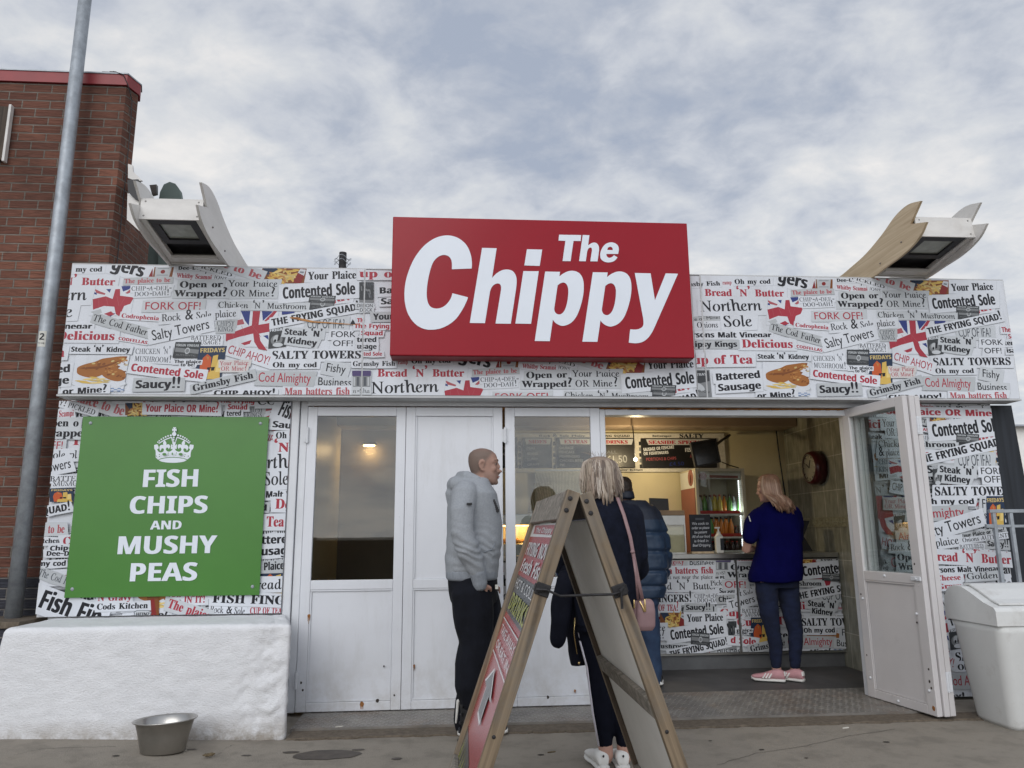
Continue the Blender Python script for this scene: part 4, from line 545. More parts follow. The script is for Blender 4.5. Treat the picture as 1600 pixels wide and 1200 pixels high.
54:[125,[79,173,-37,-33,-23,-40,-8,-42,7,-32,19,-20,29,-8,25,7,18,18,7,26,-6,25,-17,18,-25,6,-14,-2,-12,-4,20,34,32,28],[36,66,14,8,14,1,20,-7,8,-19,-8,-20,-20,-8,-16,5,-11,16]],
55:[125,[122,170,-110,0,0,-23,74,0,-62,-140,21,-9]],
63:[83,[20,149,12,1,12,-4,4,-12,-14,-32,-14,-35,4,-14,11,-9,17,42,20,50,-4,17,-12,14,-24,6],[38,28,-10,-5,-4,-10,4,-11,10,-4,11,4,5,11,-5,10]],
65:[167,[90,172,-17,0,-73,-172,25,0,21,50,73,0,23,-50,25,0],[82,134,27,-62,-53,0]],
66:[141,[19,0,58,0,35,7,18,17,6,22,-5,20,-14,16,-22,8,19,15,7,22,-6,21,-17,16,-30,6,-49,0],[43,148,23,0,23,-6,7,-17,-10,-21,-26,-6,-17,0],[43,76,30,0,28,-8,9,-19,-2,-13,-12,-10,-22,-4,-31,0]],
67:[177,[164,159,-32,11,-26,3,-38,-7,-30,-19,-19,-28,-7,-36,6,-29,16,-27,29,-21,41,-8,35,4,27,11,0,27,-30,-15,-30,-5,-36,8,-24,23,-9,34,9,33,24,24,35,8,29,-4,30,-14]],
68:[188,[19,0,67,0,37,7,29,19,18,28,6,31,-5,31,-17,27,-28,20,-41,7,-66,0],[44,148,37,0,39,-8,23,-23,8,-32,-3,-19,-10,-20,-22,-17,-34,-7,-38,0]],
69:[125,[116,170,-97,0,0,-170,99,0,0,22,-75,0,0,53,70,0,0,22,-70,0,0,51,73,0]],
70:[117,[110,170,-91,0,0,-170,25,0,0,79,66,0,0,22,-66,0,0,47,66,0]],
71:[185,[168,84,-57,0,0,-22,33,0,0,-35,-18,-5,-19,-2,-36,8,-24,23,-9,34,8,33,24,24,34,8,30,-4,31,-12,0,24,-33,12,-28,3,-47,-12,-32,-31,-13,-46,12,-44,32,-31,47,-11,33,3,32,11]],
72:[182,[163,170,-24,0,0,-74,-96,0,0,74,-24,0,0,-170,24,0,0,74,96,0,0,-74,24,0]],
73:[62,[44,170,-25,0,0,-170,25,0]],
75:[164,[71,90,75,80,-31,0,-72,-78,0,78,-24,0,0,-170,24,0,0,84,87,-84,34,0]],
76:[122,[43,170,-25,0,0,-170,102,0,0,22,-77,0]],
77:[195,[177,170,-23,0,-56,-70,-57,70,-23,0,0,-170,25,0,0,133,53,-66,4,0,52,66,1,-133,24,0]],
78:[195,[176,170,-22,0,0,-132,-116,132,-20,0,0,-170,24,0,0,131,114,-131,20,0]],
79:[206,[11,85,7,-33,18,-28,28,-19,38,-7,39,7,29,19,18,28,6,33,-6,34,-18,28,-29,19,-38,7,-38,-7,-29,-19,-18,-28],[36,85,9,34,24,23,34,8,34,-8,23,-23,9,-34,-9,-33,-23,-23,-34,-9,-34,9,-24,23]],
80:[128,[18,170,0,-170,24,0,0,74,26,0,32,6,19,17,6,25,-6,24,-18,18,-30,6],[42,148,29,0,23,-8,6,-18,-8,-19,-22,-7,-28,0]],
82:[151,[19,170,0,-170,25,0,0,74,10,0,19,-6,26,-33,23,-35,29,0,-23,34,-18,28,-20,19,21,16,7,26,-6,25,-20,17,-30,5],[44,150,16,0,25,-8,8,-18,-3,-14,-10,-10,-20,-4,-16,0]],
83:[114,[100,161,-19,9,-19,3,-28,-6,-18,-15,-6,-25,19,-35,36,-23,19,-28,-7,-14,-21,-7,-24,6,-21,18,0,-30,22,-12,26,-4,24,6,17,16,6,24,-18,39,-36,23,-19,24,7,15,20,6,19,-4,21,-14]],
84:[151,[147,170,-143,0,0,-22,59,0,0,-148,25,0,0,148,59,0]],
85:[177,[162,170,-24,0,0,-99,-2,-21,-9,-16,-16,-10,-24,-4,-21,4,-16,11,-8,13,-2,22,0,100,-25,0,0,-106,11,-38,26,-21,34,-7,42,8,26,24,8,37]],
86:[151,[151,170,-24,0,-51,-119,-52,119,-24,0,74,-172,5,0]],
87:[260,[260,170,-24,0,-46,-117,-48,117,-23,0,-47,-117,-48,117,-24,0,69,-172,5,0,56,140,56,-140,5,0]],
89:[151,[75,112,-45,58,-30,0,63,-80,0,-90,25,0,0,90,63,80,-29,0]],
97:[107,[103,20,-7,-4,-5,-2,-3,1,-1,5,0,58,-6,20,-14,12,-21,4,-22,-3,-15,-12,0,-24,17,14,18,5,16,-5,4,-15,0,-6,-19,-7,-18,-7,-15,-11,-6,-18,8,-19,20,-8,15,2,15,9,6,-9,11,-2,10,2,12,6],[64,23,-9,-7,-10,-2,-11,4,-5,11,11,16,24,11]],
98:[125,[37,170,-22,0,0,-164,19,-6,22,-2,33,7,20,21,7,32,-6,29,-17,20,-25,7,-16,-2,-15,-8],[37,83,13,9,12,2,23,-10,9,-29,-10,-26,-24,-10,-23,3]],
99:[110,[98,107,-15,5,-17,2,-30,-7,-19,-21,-7,-32,8,-29,20,-20,29,-7,19,2,15,4,0,22,-16,-5,-14,-2,-20,4,-13,13,-5,20,5,20,11,13,18,5,15,-2,16,-9]],
100:[128,[113,170,-23,0,0,-60,-12,4,-11,0,-29,-7,-20,-19,-7,-29,7,-31,18,-21,30,-7,47,0],[90,19,-22,0,-20,5,-11,13,-3,19,4,20,13,14,19,4,10,0,10,-4]],
101:[120,[110,32,-20,-10,-20,-3,-25,9,-13,25,80,0,-6,34,-18,21,-25,6,-28,-7,-18,-19,-7,-30,6,-30,19,-22,30,-8,24,3,21,10],[33,68,10,20,20,7,19,-7,8,-20]],
102:[62,[74,170,-24,2,-18,-10,-10,-16,-4,-26,0,-8,-16,0,0,-20,16,0,0,-92,22,0,0,92,20,0,0,20,-20,0,0,11,6,20,18,8,10,-2]],
103:[107,[105,112,-46,0,-26,-4,-17,-14,-6,-20,2,-12,4,-10,8,-8,11,-6,-13,-6,-5,-10,3,-8,8,-6,-21,-12,-7,-20,7,-17,18,-12,27,-5,28,5,18,12,7,19,-7,20,-26,12,-25,6,-9,8,17,10,29,11,7,11,3,14,-2,13,-10,12,23,0],[74,73,-6,-15,-16,-6,-16,6,-6,15,6,14,16,6,16,-6],[83,-24,-8,-12,-23,-4,-23,5,-8,13,7,12,18,4,24,-3]],
104:[125,[38,170,-23,0,0,-170,23,0,0,80,14,13,14,4,16,-8,6,-19,0,-70,22,0,0,69,-5,25,-14,16,-19,4,-19,-4,-15,-12]],
105:[55,[38,112,-22,0,0,-112,22,0],[41,146,-4,10,-9,4,-10,-4,-4,-10,4,-9,10,-4,9,4]],
107:[120,[115,112,-27,0,-49,-55,56,-57,30,0,-58,57],[38,170,-22,0,0,-170,22,0]],
108:[55,[38,170,-22,0,0,-170,22,0]],
109:[193,[15,112,0,-112,22,0,0,82,13,11,15,3,14,-6,6,-20,0,-70,23,0,0,82,12,10,12,4,17,-7,7,-19,0,-70,22,0,0,70,-4,24,-14,15,-19,5,-21,-6,-17,-14,-14,15,-19,5,-16,-4,-17,-12,0,14]],
110:[125,[38,112,-23,0,0,-112,23,0,0,80,14,13,14,4,16,-8,6,-19,0,-70,22,0,0,69,-6,26,-13,15,-19,4,-19,-4,-15,-12]],
111:[138,[68,114,-30,-7,-21,-21,-8,-29,8,-31,21,-20,30,-8,32,7,21,21,8,31,-8,30,-21,20],[68,94,20,-4,13,-14,5,-19,-4,-21,-14,-14,-20,-4,-19,5,-13,13,-4,21,4,19,13,14]],
112:[125,[36,3,12,-4,11,-1,29,7,20,20,8,30,-7,31,-22,20,-34,6,-39,0,0,-170,22,0],[36,92,21,0,20,-4,12,-13,4,-19,-5,-20,-12,-13,-18,-5,-11,1,-11,4]],
114:[99,[17,112,0,-112,23,0,0,59,8,24,19,10,9,-3,12,-8,11,20,-13,9,-14,3,-16,-6,-16,-22,0,26]],
115:[96,[81,105,-17,7,-16,2,-27,-8,-10,-22,13,-24,26,-16,14,-14,-5,-9,-12,-4,-16,4,-21,11,0,-24,20,-8,19,-2,27,9,10,24,-6,15,-19,16,-21,14,-6,9,4,7,10,3,15,-3,18,-9]],
116:[83,[42,136,-42,-41,0,-3,20,0,0,-59,4,-18,12,-13,20,-4,13,2,14,5,0,21,-13,-6,-12,-2,-11,3,-5,14,0,57,35,0,0,20,-35,0]],
117:[125,[109,0,0,112,-22,0,0,-80,-12,-12,-15,-4,-17,7,-6,18,0,71,-22,0,0,-70,5,-24,14,-15,20,-5,17,4,16,12,0,-14]],
119:[180,[98,112,-16,0,-29,-68,-29,68,-24,0,50,-114,7,0,33,78,33,-78,7,0,50,114,-24,0,-29,-68]],
121:[110,[110,112,-26,0,-28,-63,-31,63,-25,0,44,-88,-39,-82,25,0]],
163:[133,[83,94,-19,0,12,32,15,18,18,6,7,-1,6,-2,3,0,-13,25,-33,-7,-23,-30,-16,-41,-24,0,0,-22,18,0,-19,-74,19,2,21,2,23,-2,20,-2,14,1,12,3,0,24,-11,-4,-14,-1,-19,2,-25,2,-10,-1,13,48,25,0]],
8216:[55,[40,173,-21,-15,-7,-24,4,-16,12,-7,11,4,4,11,-3,10,-10,5,1,14,9,13]],
8217:[55,[15,111,21,15,7,24,-4,16,-13,7,-10,-4,-4,-11,3,-10,10,-5,-1,-14,-9,-13]],
},}
GLYPH = {}
for _st, _tab in OUTLINES.items():
    for _code, _q in _tab.items():
        _loops = []
        for _d in _q[1:]:
            x = y = 0; _l = []
            for _i in range(0, len(_d), 2): x += _d[_i]; y += _d[_i + 1]; _l.append((x / 250, y / 250))
            _loops.append(_l)
        GLYPH[_st + chr(_code)] = (_q[0] / 250, _loops)
GLYPH['B ' ] = GLYPH['R '] = GLYPH['K '] = GLYPH['S '] = (.26, [])
CAPH = {s: max(p[1] for l in GLYPH[s + 'H'][1] for p in l) for s in 'BRKS'}
_tri = {}
def fill(loops):
    """even-odd fill of several outlines, through a 2D curve"""
    cu = bpy.data.curves.new('outline', 'CURVE'); cu.dimensions = '2D'; cu.fill_mode = 'BOTH'
    for l in loops:
        sl = cu.splines.new('POLY'); sl.points.add(len(l) - 1); sl.use_cyclic_u = True
        for q, p in zip(sl.points, l): q.co = (p[0], p[1], 0, 1)
    o = bpy.data.objects.new('outline', cu); COL.objects.link(o)
    me = o.to_mesh(); out = [[(me.vertices[i].co.x, me.vertices[i].co.y) for i in p.vertices] for p in me.polygons]
    o.to_mesh_clear(); bpy.data.objects.remove(o); bpy.data.curves.remove(cu)
    return out
def glyph_tris(key):
    if key not in _tri:
        adv, loops = GLYPH[key]
        pts = [p for l in loops for p in l]
        _tri[key] = fill(loops) if loops else []
    return _tri[key]
def text_width(s, st):
    w = 0
    for c in s: w += GLYPH.get(st + c, GLYPH.get('S' + c, GLYPH['S ']))[0]
    return w
def text_tris(s, st, p0, p1, cap, slant=0.0, bold=0.0):
    """triangles of a line of writing from p0 to p1 along its baseline, capitals 'cap' high (2D)"""
    W = text_width(s, st); ux, uy = (p1[0] - p0[0]) / W, (p1[1] - p0[1]) / W
    l = math.hypot(ux, uy); k = cap / CAPH[st]; vx, vy = -uy / l * k, ux / l * k
    out = []; pen = 0
    for c in s:
        key = st + c if st + c in GLYPH else 'S' + c if 'S' + c in GLYPH else 'S '
        for t in glyph_tris(key):
            out.append([(p0[0] + (pen + x + y * slant + bold) * ux + y * vx, p0[1] + (pen + x + y * slant + bold) * uy + y * vy) for x, y in t])
        pen += GLYPH[key][0]
    return out
class Print:
    """printed layers on a flat panel: 2D shapes stacked a hair apart, clipped to the panel's edge"""
    def __init__(s, rect, step=.00002): s.rect = rect; s.T = []; s.lv = 0; s.step = step
    def clip(s, poly):
        x0, x1, z0, z1 = s.rect
        if all(x0 <= p[0] <= x1 and z0 <= p[1] <= z1 for p in poly): return poly
        for ax, lim, sg in ((0, x0, 1), (0, x1, -1), (1, z0, 1), (1, z1, -1)):
            out = []
            for i, a in enumerate(poly):
                b = poly[(i + 1) % len(poly)]; da, db = (a[ax] - lim) * sg, (b[ax] - lim) * sg
                if da >= 0: out.append(a)
                if da * db < 0:
                    t = da / (da - db); out.append((a[0] + (b[0] - a[0]) * t, a[1] + (b[1] - a[1]) * t))
            poly = out
            if len(poly) < 3: return []
        return poly
    def tris(s, tr, c):
        s.lv += 1
        for t in tr:
            q = s.clip(t)
            if len(q) > 2: s.T.append((q, s.lv * s.step, c))
    def poly(s, P, c):
        if isinstance(P[0][0], (tuple, list)): loops = P
        else: loops = [P]
        pts = [p for l in loops for p in l]
        s.tris([[pts[i] for i in t] for t in tessellate_polygon([[Vector((p[0], p[1], 0)) for p in l] for l in loops])], c)
    def text(s, *a, c='ink', **k):
        if not k.get('bold') and a[1] in 'BK': k['bold'] = .016
        b = k.pop('bold', 0)
        for q in ((-b, b) if b else (0,)): s.tris(text_tris(*a, bold=q, **k), c)
    def build(s, name, parent, org, ex, ez, nrm, mats=None):
        """org + x*ex + z*ez + lift*nrm"""
        mats = mats or PAL; pre = 'p_' if mats is PAL else ''
        used = sorted(set(t[2] for t in s.T)); idx = {c: i for i, c in enumerate(used)}
        me = bpy.data.meshes.new(name); V = []; F = []; MI = []
        for q, h, c in s.T:
            b = len(V); w = [org + ex * p[0] + ez * p[1] + nrm * h for p in q]
            if (w[1] - w[0]).cross(w[2] - w[0]).dot(nrm) < 0: w.reverse()
            V += w; F.append(list(range(b, b + len(q)))); MI.append(idx[c])
        me.from_pydata([tuple(v) for v in V], [], F); me.polygons.foreach_set('material_index', MI)
        for c in used: me.materials.append(M[pre + c])
        o = bpy.data.objects.new(name, me); COL.objects.link(o); o.parent = parent
        return o
# ---------------------------------------------------------------- the printed newspaper collage
FRAMES = dict(C=(330, 400, .1916, 5.6), A=(1080, 420, .1834, 5.6), B=(1320, 420, .1834, 5.6), L=(550, 320, .2584, 5.6), D=(50, 610, .3083, 5.78), E=(1300, 600, .2333, 5.76), G=(1300, 870, .2333, 5.76), H=(1000, 850, .2334, 7.1))
def at(fr, x, y):
    x0, y0, s, Y = FRAMES[fr]; p = PY(x0 + x * s, y0 + y * s, Y); return (p.x, p.z)
# one slip per line: frame style ink paper x0 y0 x1 y1 capheight|words ; a leading + joins the slip above
TILE = """
A B ink 1 -128 152 248 142 38|Grimsby Fish
A B light_red - 268 135 345 132 34|ramp
A K ink 1 735 108 985 172 100|gers
A B ink 1 370 130 678 127 42|Oh my cod
A S ink 3 -190 462 250 425 28|Your Plaice or Mine?
A R ink 1 -150 505 235 500 48|Pickled Onions
*ketchup
A K ink 1 1240 112 1444 110 28|Dee-Day!
B R ink 1 60 88 345 170 26|PICKLED
+B R ink 1 130 165 310 200 26|!ONIONS
B B ink 1 912 190 1268 180 62|Your Plaice
*chips
A B red 1 1240 174 1502 190 36|Whitby Scampi
B R ink 2 335 245 700 248 50|Your Plaice
+B R ink 2 362 325 690 325 52|OR Mine?
B B light_red 2 215 75 555 190 58|ce to be
A B red 1 115 232 790 238 60|Bread ‘N’ Butter
*jack1
A R ink 1 90 365 615 355 92|Northern
+A R ink 1 285 495 535 490 92|Sole
A R grey 1 925 280 1222 275 34|CHIP-A-DEE-
+A R grey 1 955 325 1210 315 34|DOO-DAH!
A B light_red 3 860 222 1200 210 36|The plaice to be
A B ink 2 1275 255 1594 252 50|Open or
+A B ink 2 1250 325 1644 325 50|Wrapped?
A S red 2 1045 432 1468 430 60|FORK OFF!
B R ink 2 285 415 945 428 46|Chicken ‘N’ Mushroom
A K ink 1 -75 585 683 588 46|Sarsons Malt Vinegar
A B red 1 432 672 868 675 70|Delicious
A K ink 3 -60 668 392 665 46|Chipsy Kings
B S grey 2 970 580 1250 580 74|CUP OF IFA?
B B red 1 1120 372 1265 352 50|juv
*vinegar1
*jack2
B R grey 3 300 560 430 560 40|CHIPSY
+B R grey 3 315 605 430 605 40|KINGS
A R ink 1 1195 525 1744 485 56|Rock & Sole plaice
A R ink 3 680 520 1100 640 52|The Cod Father
A B red 1 885 495 1168 518 34|Codrophenia
A K red 1 893 672 1115 708 25|CODFELLAS
A R grey 1 1043 785 1300 785 42|CHICKEN ‘N’
+A R grey 1 1047 842 1318 855 42|MUSHROOM!
A S ink 1 1150 680 1560 580 82|Salty Towers
B R ink 1 128 672 352 670 34|BATTERED
+B R ink 1 155 710 352 708 34|SAUSAGE!
B K ink 1 750 345 1285 305 92|Contented Sole
*vinegar3
*friday
B K ink 2 810 628 1095 650 48|Steak ‘N’
+B K ink 2 840 695 1065 722 48|Kidney
B K ink 1 1355 652 1500 654 40|tered
+B K ink 1 1375 716 1520 718 40|isage
B K red 1 1335 540 1560 545 42|The Frying
+B K red 1 1390 596 1520 598 38|Squad
B S ink 1 1158 650 1345 650 46|FORK
+B S ink 1 1185 722 1340 722 46|OFF!
B K ink 1 710 562 1340 430 56|THE FRYING SQUAD!
B B ink 1 750 825 1415 820 64|SALTY TOWERS
B S ink 2 1165 920 1315 940 66|Fishy
+B S ink 2 1125 1032 1380 1042 62|Business
B K ink 1 370 1115 830 1115 40|CHIP AHOY!
B B light_red 1 895 1112 1380 1108 58|Man batters fish
B S red 1 410 775 735 872 66|CHIP AHOY!
B S red 3 680 1005 1072 1015 74|Cod Almighty
B B ink 1 768 892 1098 890 42|Oh my cod
*vinegar2
*fridays
B K ink 1 35 858 235 860 25|The plaice
+B K ink 1 85 884 195 884 25|to be!
*fish
A B red 1 -70 815 523 810 76|Cup of Tea
A K ink 1 562 768 1000 772 40|Steak ‘N’ Kidney
*shop
A K ink 1 208 955 588 930 60|Battered
+A K ink 1 228 1045 595 1022 60|Sausage
A K ink 1 560 1108 887 1090 46|or Mine?
A K red 1 1030 920 1578 986 60|Contented Sole
A K ink 3 1090 1060 1428 1056 64|Saucy!!
B R light_red 4 380 877 592 872 35|Your Plaice
+B R light_red 4 395 920 585 917 35|OR Mine?
B B ink 3 215 1087 645 977 54|Grimsby Fish
"""
CRACK = """
*crack
"""
SEAM = """
L B red 1 45 440 470 445 48|up of Tea
*newsprint
L K ink 1 165 540 450 532 38|Battered
+L K ink 1 175 605 450 598 38|Sausage
L S ink 2 30 622 128 622 20|DELION
+L S ink 2 48 648 124 648 20|DOCK
L K ink 3 130 698 420 692 38|Your Plaice
L K red 1 15 748 228 750 28|The Frying
+L K red 1 55 790 188 792 28|Squad
L K ink 1 30 832 150 832 30|tered
+L K ink 1 30 872 150 874 30|usage
L K red 1 70 915 183 915 24|ted Sole
L B ink 1 5 978 262 976 30|Grimsby Fish
*awning
"""
LOWER = """
D B light_red 2 100 18 465 130 48|The plaice to be
D B red 1 430 56 590 54 36|N Gravy
D K ink 3 648 54 930 48 34|Chipsy Kings
D K red 1 955 64 1132 68 27|The Frying
+D K red 1 995 98 1095 100 27|Squad
D R ink 1 1150 76 1300 72 42|COD
D K ink 1 1245 125 1480 215 84|Fish Fingers
D R ink 1 100 62 325 128 26|DAY! PICKLED
D B red 1 60 142 218 132 32|Whitby Scampi
*chips2
D K red 1 580 110 950 114 38|Your Plaice OR Mine?
D K ink 1 990 132 1065 130 26|tered
D K ink 1 1220 188 1420 205 32|Saucy!!
D B ink 1 1238 245 1440 243 32|Oh my cod
D B red 1 1000 315 1330 312 46|Bread ‘N’
D R ink 1 1090 398 1420 392 66|Northern
+D R ink 1 1180 482 1310 478 66|Sole
D K ink 1 1020 544 1440 546 34|Sarsons Malt Vinegar
D B red 1 1235 600 1500 602 50|Delicious
D K ink 3 1000 612 1195 610 30|ips and
D B red 1 1000 692 1280 690 52|Cup of Tea
D K ink 1 1100 782 1330 772 42|Battered
+D K ink 1 1100 840 1330 828 42|Sausage
D K ink 3 1080 918 1282 905 40|Your Plaice
D R ink 1 1100 1008 1400 1004 50|Bread ‘N’
D B ink 2 60 185 243 185 38|Open o
+D B ink 2 40 236 300 236 38|Wrapped
D S red 2 60 300 165 300 40|OFF!
D R ink 1 20 350 240 346 40|& Sole pl
D S ink 1 60 425 208 392 50|Towers
D R ink 1 102 462 260 460 26|BATTER
+D R ink 1 116 486 260 484 26|SAUSAGE
*fridays2
D K ink 1 60 634 205 606 36|QUAD!
D B light_red 2 40 725 172 722 42|ce to be
D B ink 1 20 776 150 772 24|Kitchen
D B red 1 165 785 260 775 40|Cod
D K ink 1 98 812 240 808 24|Chip-A
+D K ink 1 80 838 240 838 24|Dee-Day
D K ink 1 40 890 180 888 26|my cod
D R grey 3 40 938 200 990 36|The Cod Fa
D B red 1 340 1066 510 1062 34|N Gravy
*brown3
D K ink 1 35 1095 340 1195 92|Fish Fin
D B ink 1 335 1110 594 1102 30|Cods Kitchen
*heinz
D B red 1 715 1046 890 1044 32|DIP A CHIP
+D B red 1 775 1076 884 1074 32|IN IT!
D R ink 1 908 1124 1085 1134 34|Rock & Sole
D B red 1 1108 1130 1268 1130 32|CUP OF TEA
D B ink 1 918 1074 1420 1088 44|FISH FINGERS
D B red 2 690 1098 900 1165 46|The plaice
"""
RIGHT = """
E K ink 3 685 138 1010 130 36|Chipsy Kings
*chips4
E B ink 1 790 240 980 236 44|Your Plaice
E K red 1 300 205 1090 222 42|Your Plaice OR Mine?
E B ink 2 470 425 815 426 38|Mushroom
E B red 1 960 385 1075 365 44|juv
E S grey 2 830 550 1052 550 74|CUP OF IFA?
E K ink 1 662 358 1112 318 84|Contented Sole
*vinegar4
*friday2
E K ink 2 705 592 935 615 44|Steak ‘N’
+E K ink 2 735 650 908 670 44|Kidney
E S ink 1 978 606 1140 606 44|FORK
+E S ink 1 1000 662 1130 662 44|OFF!
E K ink 1 560 540 1130 410 52|THE FRYING SQUAD!
E B ink 1 672 748 1220 746 58|SALTY TOWERS
E S ink 2 985 830 1100 840 60|Fishy
E S ink 2 990 900 1200 912 50|’s Business
E K ink 1 600 806 937 805 36|Oh my cod
E S red 3 590 900 870 885 62|Almighty
*fridays4
E S ink 1 600 1040 985 930 74|Salty Towers
E K ink 3 850 1032 1140 988 26|Your Plaice or Mine?
E R ink 1 600 1100 840 1068 50|& plaice
E R ink 1 860 1060 1200 1020 28|Onions AUTHENTIC
E R grey 1 840 1102 1000 1095 26|BATTERED
+E R grey 1 860 1128 1020 1118 26|SAUSAGE!
E K ink 3 1022 1086 1165 1094 38|Saucy!!
E B light_red 1 940 1130 1180 1150 24|The plaice to be
E B red 1 640 1180 1180 1205 60|Bread ‘N’ Butter
G K ink 1 640 106 1100 96 36|Sarsons Malt Vinegar
G B red 1 680 160 845 152 36|Cheese
G R ink 2 890 150 1100 140 40|Golden
G B red 1 690 215 850 205 34|Gravy
E R ink 1 330 290 520 286 50|Your Plaice
+E R ink 1 355 350 520 350 50|OR Mine?
E R ink 2 300 425 480 425 42|Chicken
E R ink 1 300 485 440 480 42|& plaice
E R grey 3 300 540 415 540 32|CHIPSY
+E R grey 3 300 590 415 590 32|KINGS
*jack4
E S ink 1 385 710 560 740 50|CHIP AHOY!
E R light_red 4 340 800 520 800 30|Your Plaice
+E R light_red 4 340 835 500 835 30|OR Mine?
E S red 3 430 1045 640 1040 50|Almighty
E R ink 1 380 1115 620 1110 44|Rock & Sole
E B ink 2 420 1180 660 1180 44|Open or
+G B ink 2 430 85 660 85 44|Wrapped
"""
COUNTER = """
H S ink 2 325 140 490 148 44|Business
H S red 3 30 135 292 132 44|Cod Almighty
H B red 1 110 200 486 196 44|Man batters fish
+H R ink 1 150 235 486 232 26|Was not near the plaice
H R ink 1 60 305 512 302 46|Bread ‘N’ Butter
H B ink 1 -60 390 345 386 50|FISH FINGERS!
H R grey 1 362 360 562 358 28|CHIP-A-DEE-
+H R grey 1 380 390 555 388 28|DOO-DAH!
*awning5
H K ink 1 530 236 620 232 22|Plaice
H R ink 1 470 278 605 274 34|Pickled
H K ink 1 526 326 650 326 32|Sarsons
H K ink 3 520 386 660 384 34|Chipsy
H B red 1 40 446 255 446 42|CUP OF TEA?
H K ink 3 303 440 470 438 34|Saucy!!
H B red 1 530 480 680 484 48|Cup
*chips5
H B ink 1 312 520 552 512 50|Your Plaice
H R ink 1 60 578 172 578 40|laice
+H R ink 1 60 630 160 630 40|Mine?
*news5
H B ink 2 20 696 326 696 32|& Mushroom
H K ink 1 200 760 585 670 44|THE FRYING SQUAD!
H K ink 1 202 640 558 596 66|Contented Sole
*vinegar5
H B red 1 640 112 790 112 24|Scampi
H B ink 2 600 172 880 172 36|Open or
+H B ink 2 580 222 860 222 36|Wrapped
H S red 2 560 292 708 292 44|OFF!
H R ink 1 640 348 860 338 38|& Sole plaice
H S ink 1 600 432 768 385 50|Towers
H R ink 1 680 458 850 456 26|BATTERED
+H R ink 1 698 484 850 482 26|SAUSAGE!
*fridays5
H K ink 1 640 584 748 584 18|plaice
+H K ink 1 640 602 720 602 18|to be!
H K red 1 600 660 770 672 42|d Sole
H B ink 3 735 720 1000 668 40|Grimsby Fish
*chips6
H B ink 2 1195 112 1340 106 50|Your Pl
H B ink 2 990 278 1208 278 32|Mushroom
H K ink 1 1085 215 1480 175 66|Contented Sole
*vinegar6
H S grey 2 1210 372 1420 372 50|CUP OF IFA
H K ink 2 1115 412 1305 432 38|Steak ‘N’
+H K ink 2 1140 462 1280 478 38|Kidney
H K ink 1 1040 372 1480 290 44|THE FRYING SQUAD!
H B ink 1 1075 545 1500 543 50|SALTY TOWERS
H K ink 1 1088 592 1298 590 32|Oh my cod
H S ink 2 1340 610 1440 615 44|Fishy
H S red 3 980 675 1280 672 48|Cod Almighty
H S ink 2 1305 680 1480 690 44|Business
"""
def jitter(k): return random.uniform(-k, k)
def P_rect(pr, F, x0, y0, x1, y1, c, dx, dz, rot=0):
    cx, cy = (x0 + x1) / 2, (y0 + y1) / 2; a = math.radians(rot)
    pr.poly([sh(F(cx + (x - cx) * math.cos(a) - (y - cy) * math.sin(a), cy + (x - cx) * math.sin(a) + (y - cy) * math.cos(a)), dx, dz) for x, y in ((x0, y0), (x1, y0), (x1, y1), (x0, y1))], c)
def sh(p, dx, dz): return (p[0] + dx, p[1] + dz)
def oval(cx, cy, rx, ry, n=16, rot=0):
    a = math.radians(rot); return [(cx + rx * math.cos(t) * math.cos(a) - ry * math.sin(t) * math.sin(a), cy + rx * math.cos(t) * math.sin(a) + ry * math.sin(t) * math.cos(a)) for t in (2 * PI * i / n for i in range(n))]
# little pictures pasted among the slips: name -> (frame, box x0 y0 x1 y1)
PICS = dict(ketchup=('A', 1030, 90, 1220, 168), chips=('B', 555, 98, 885, 220), jack1=('A', 640, 240, 950, 490), jack2=('B', 375, 440, 860, 760), vinegar1=('B', 960, 330, 1140, 430), vinegar3=('B', 945, 312, 1142, 380),
            friday=('B', 695, 575, 842, 742), vinegar2=('B', 15, 690, 205, 818), fridays=('B', 200, 722, 402, 985), fish=('A', 605, 795, 1003, 1085), newsprint=('L', 45, 470, 132, 655), awning=('L', 0, 1000, 118, 1155),
            shop=('A', 25, 862, 175, 1100), chips2=('D', 478, 66, 600, 128), fridays2=('D', 98, 498, 218, 566), brown3=('D', 590, 1030, 650, 1140), heinz=('D', 520, 1108, 615, 1150), chips4=('E', 640, 226, 765, 266),
            vinegar4=('E', 815, 332, 968, 402), friday2=('E', 655, 545, 725, 690), fridays4=('E', 1015, 752, 1140, 962), jack4=('E', 360, 500, 560, 640), chips5=('H', 130, 458, 296, 552), awning5=('H', 500, 88, 605, 216),
            news5=('H', 585, 515, 640, 700), vinegar5=('H', 335, 585, 460, 680), fridays5=('H', 735, 490, 870, 665), chips6=('H', 1050, 80, 1170, 134), vinegar6=('H', 1210, 190, 1330, 250), crack=('C', 640, 495, 1240, 575))
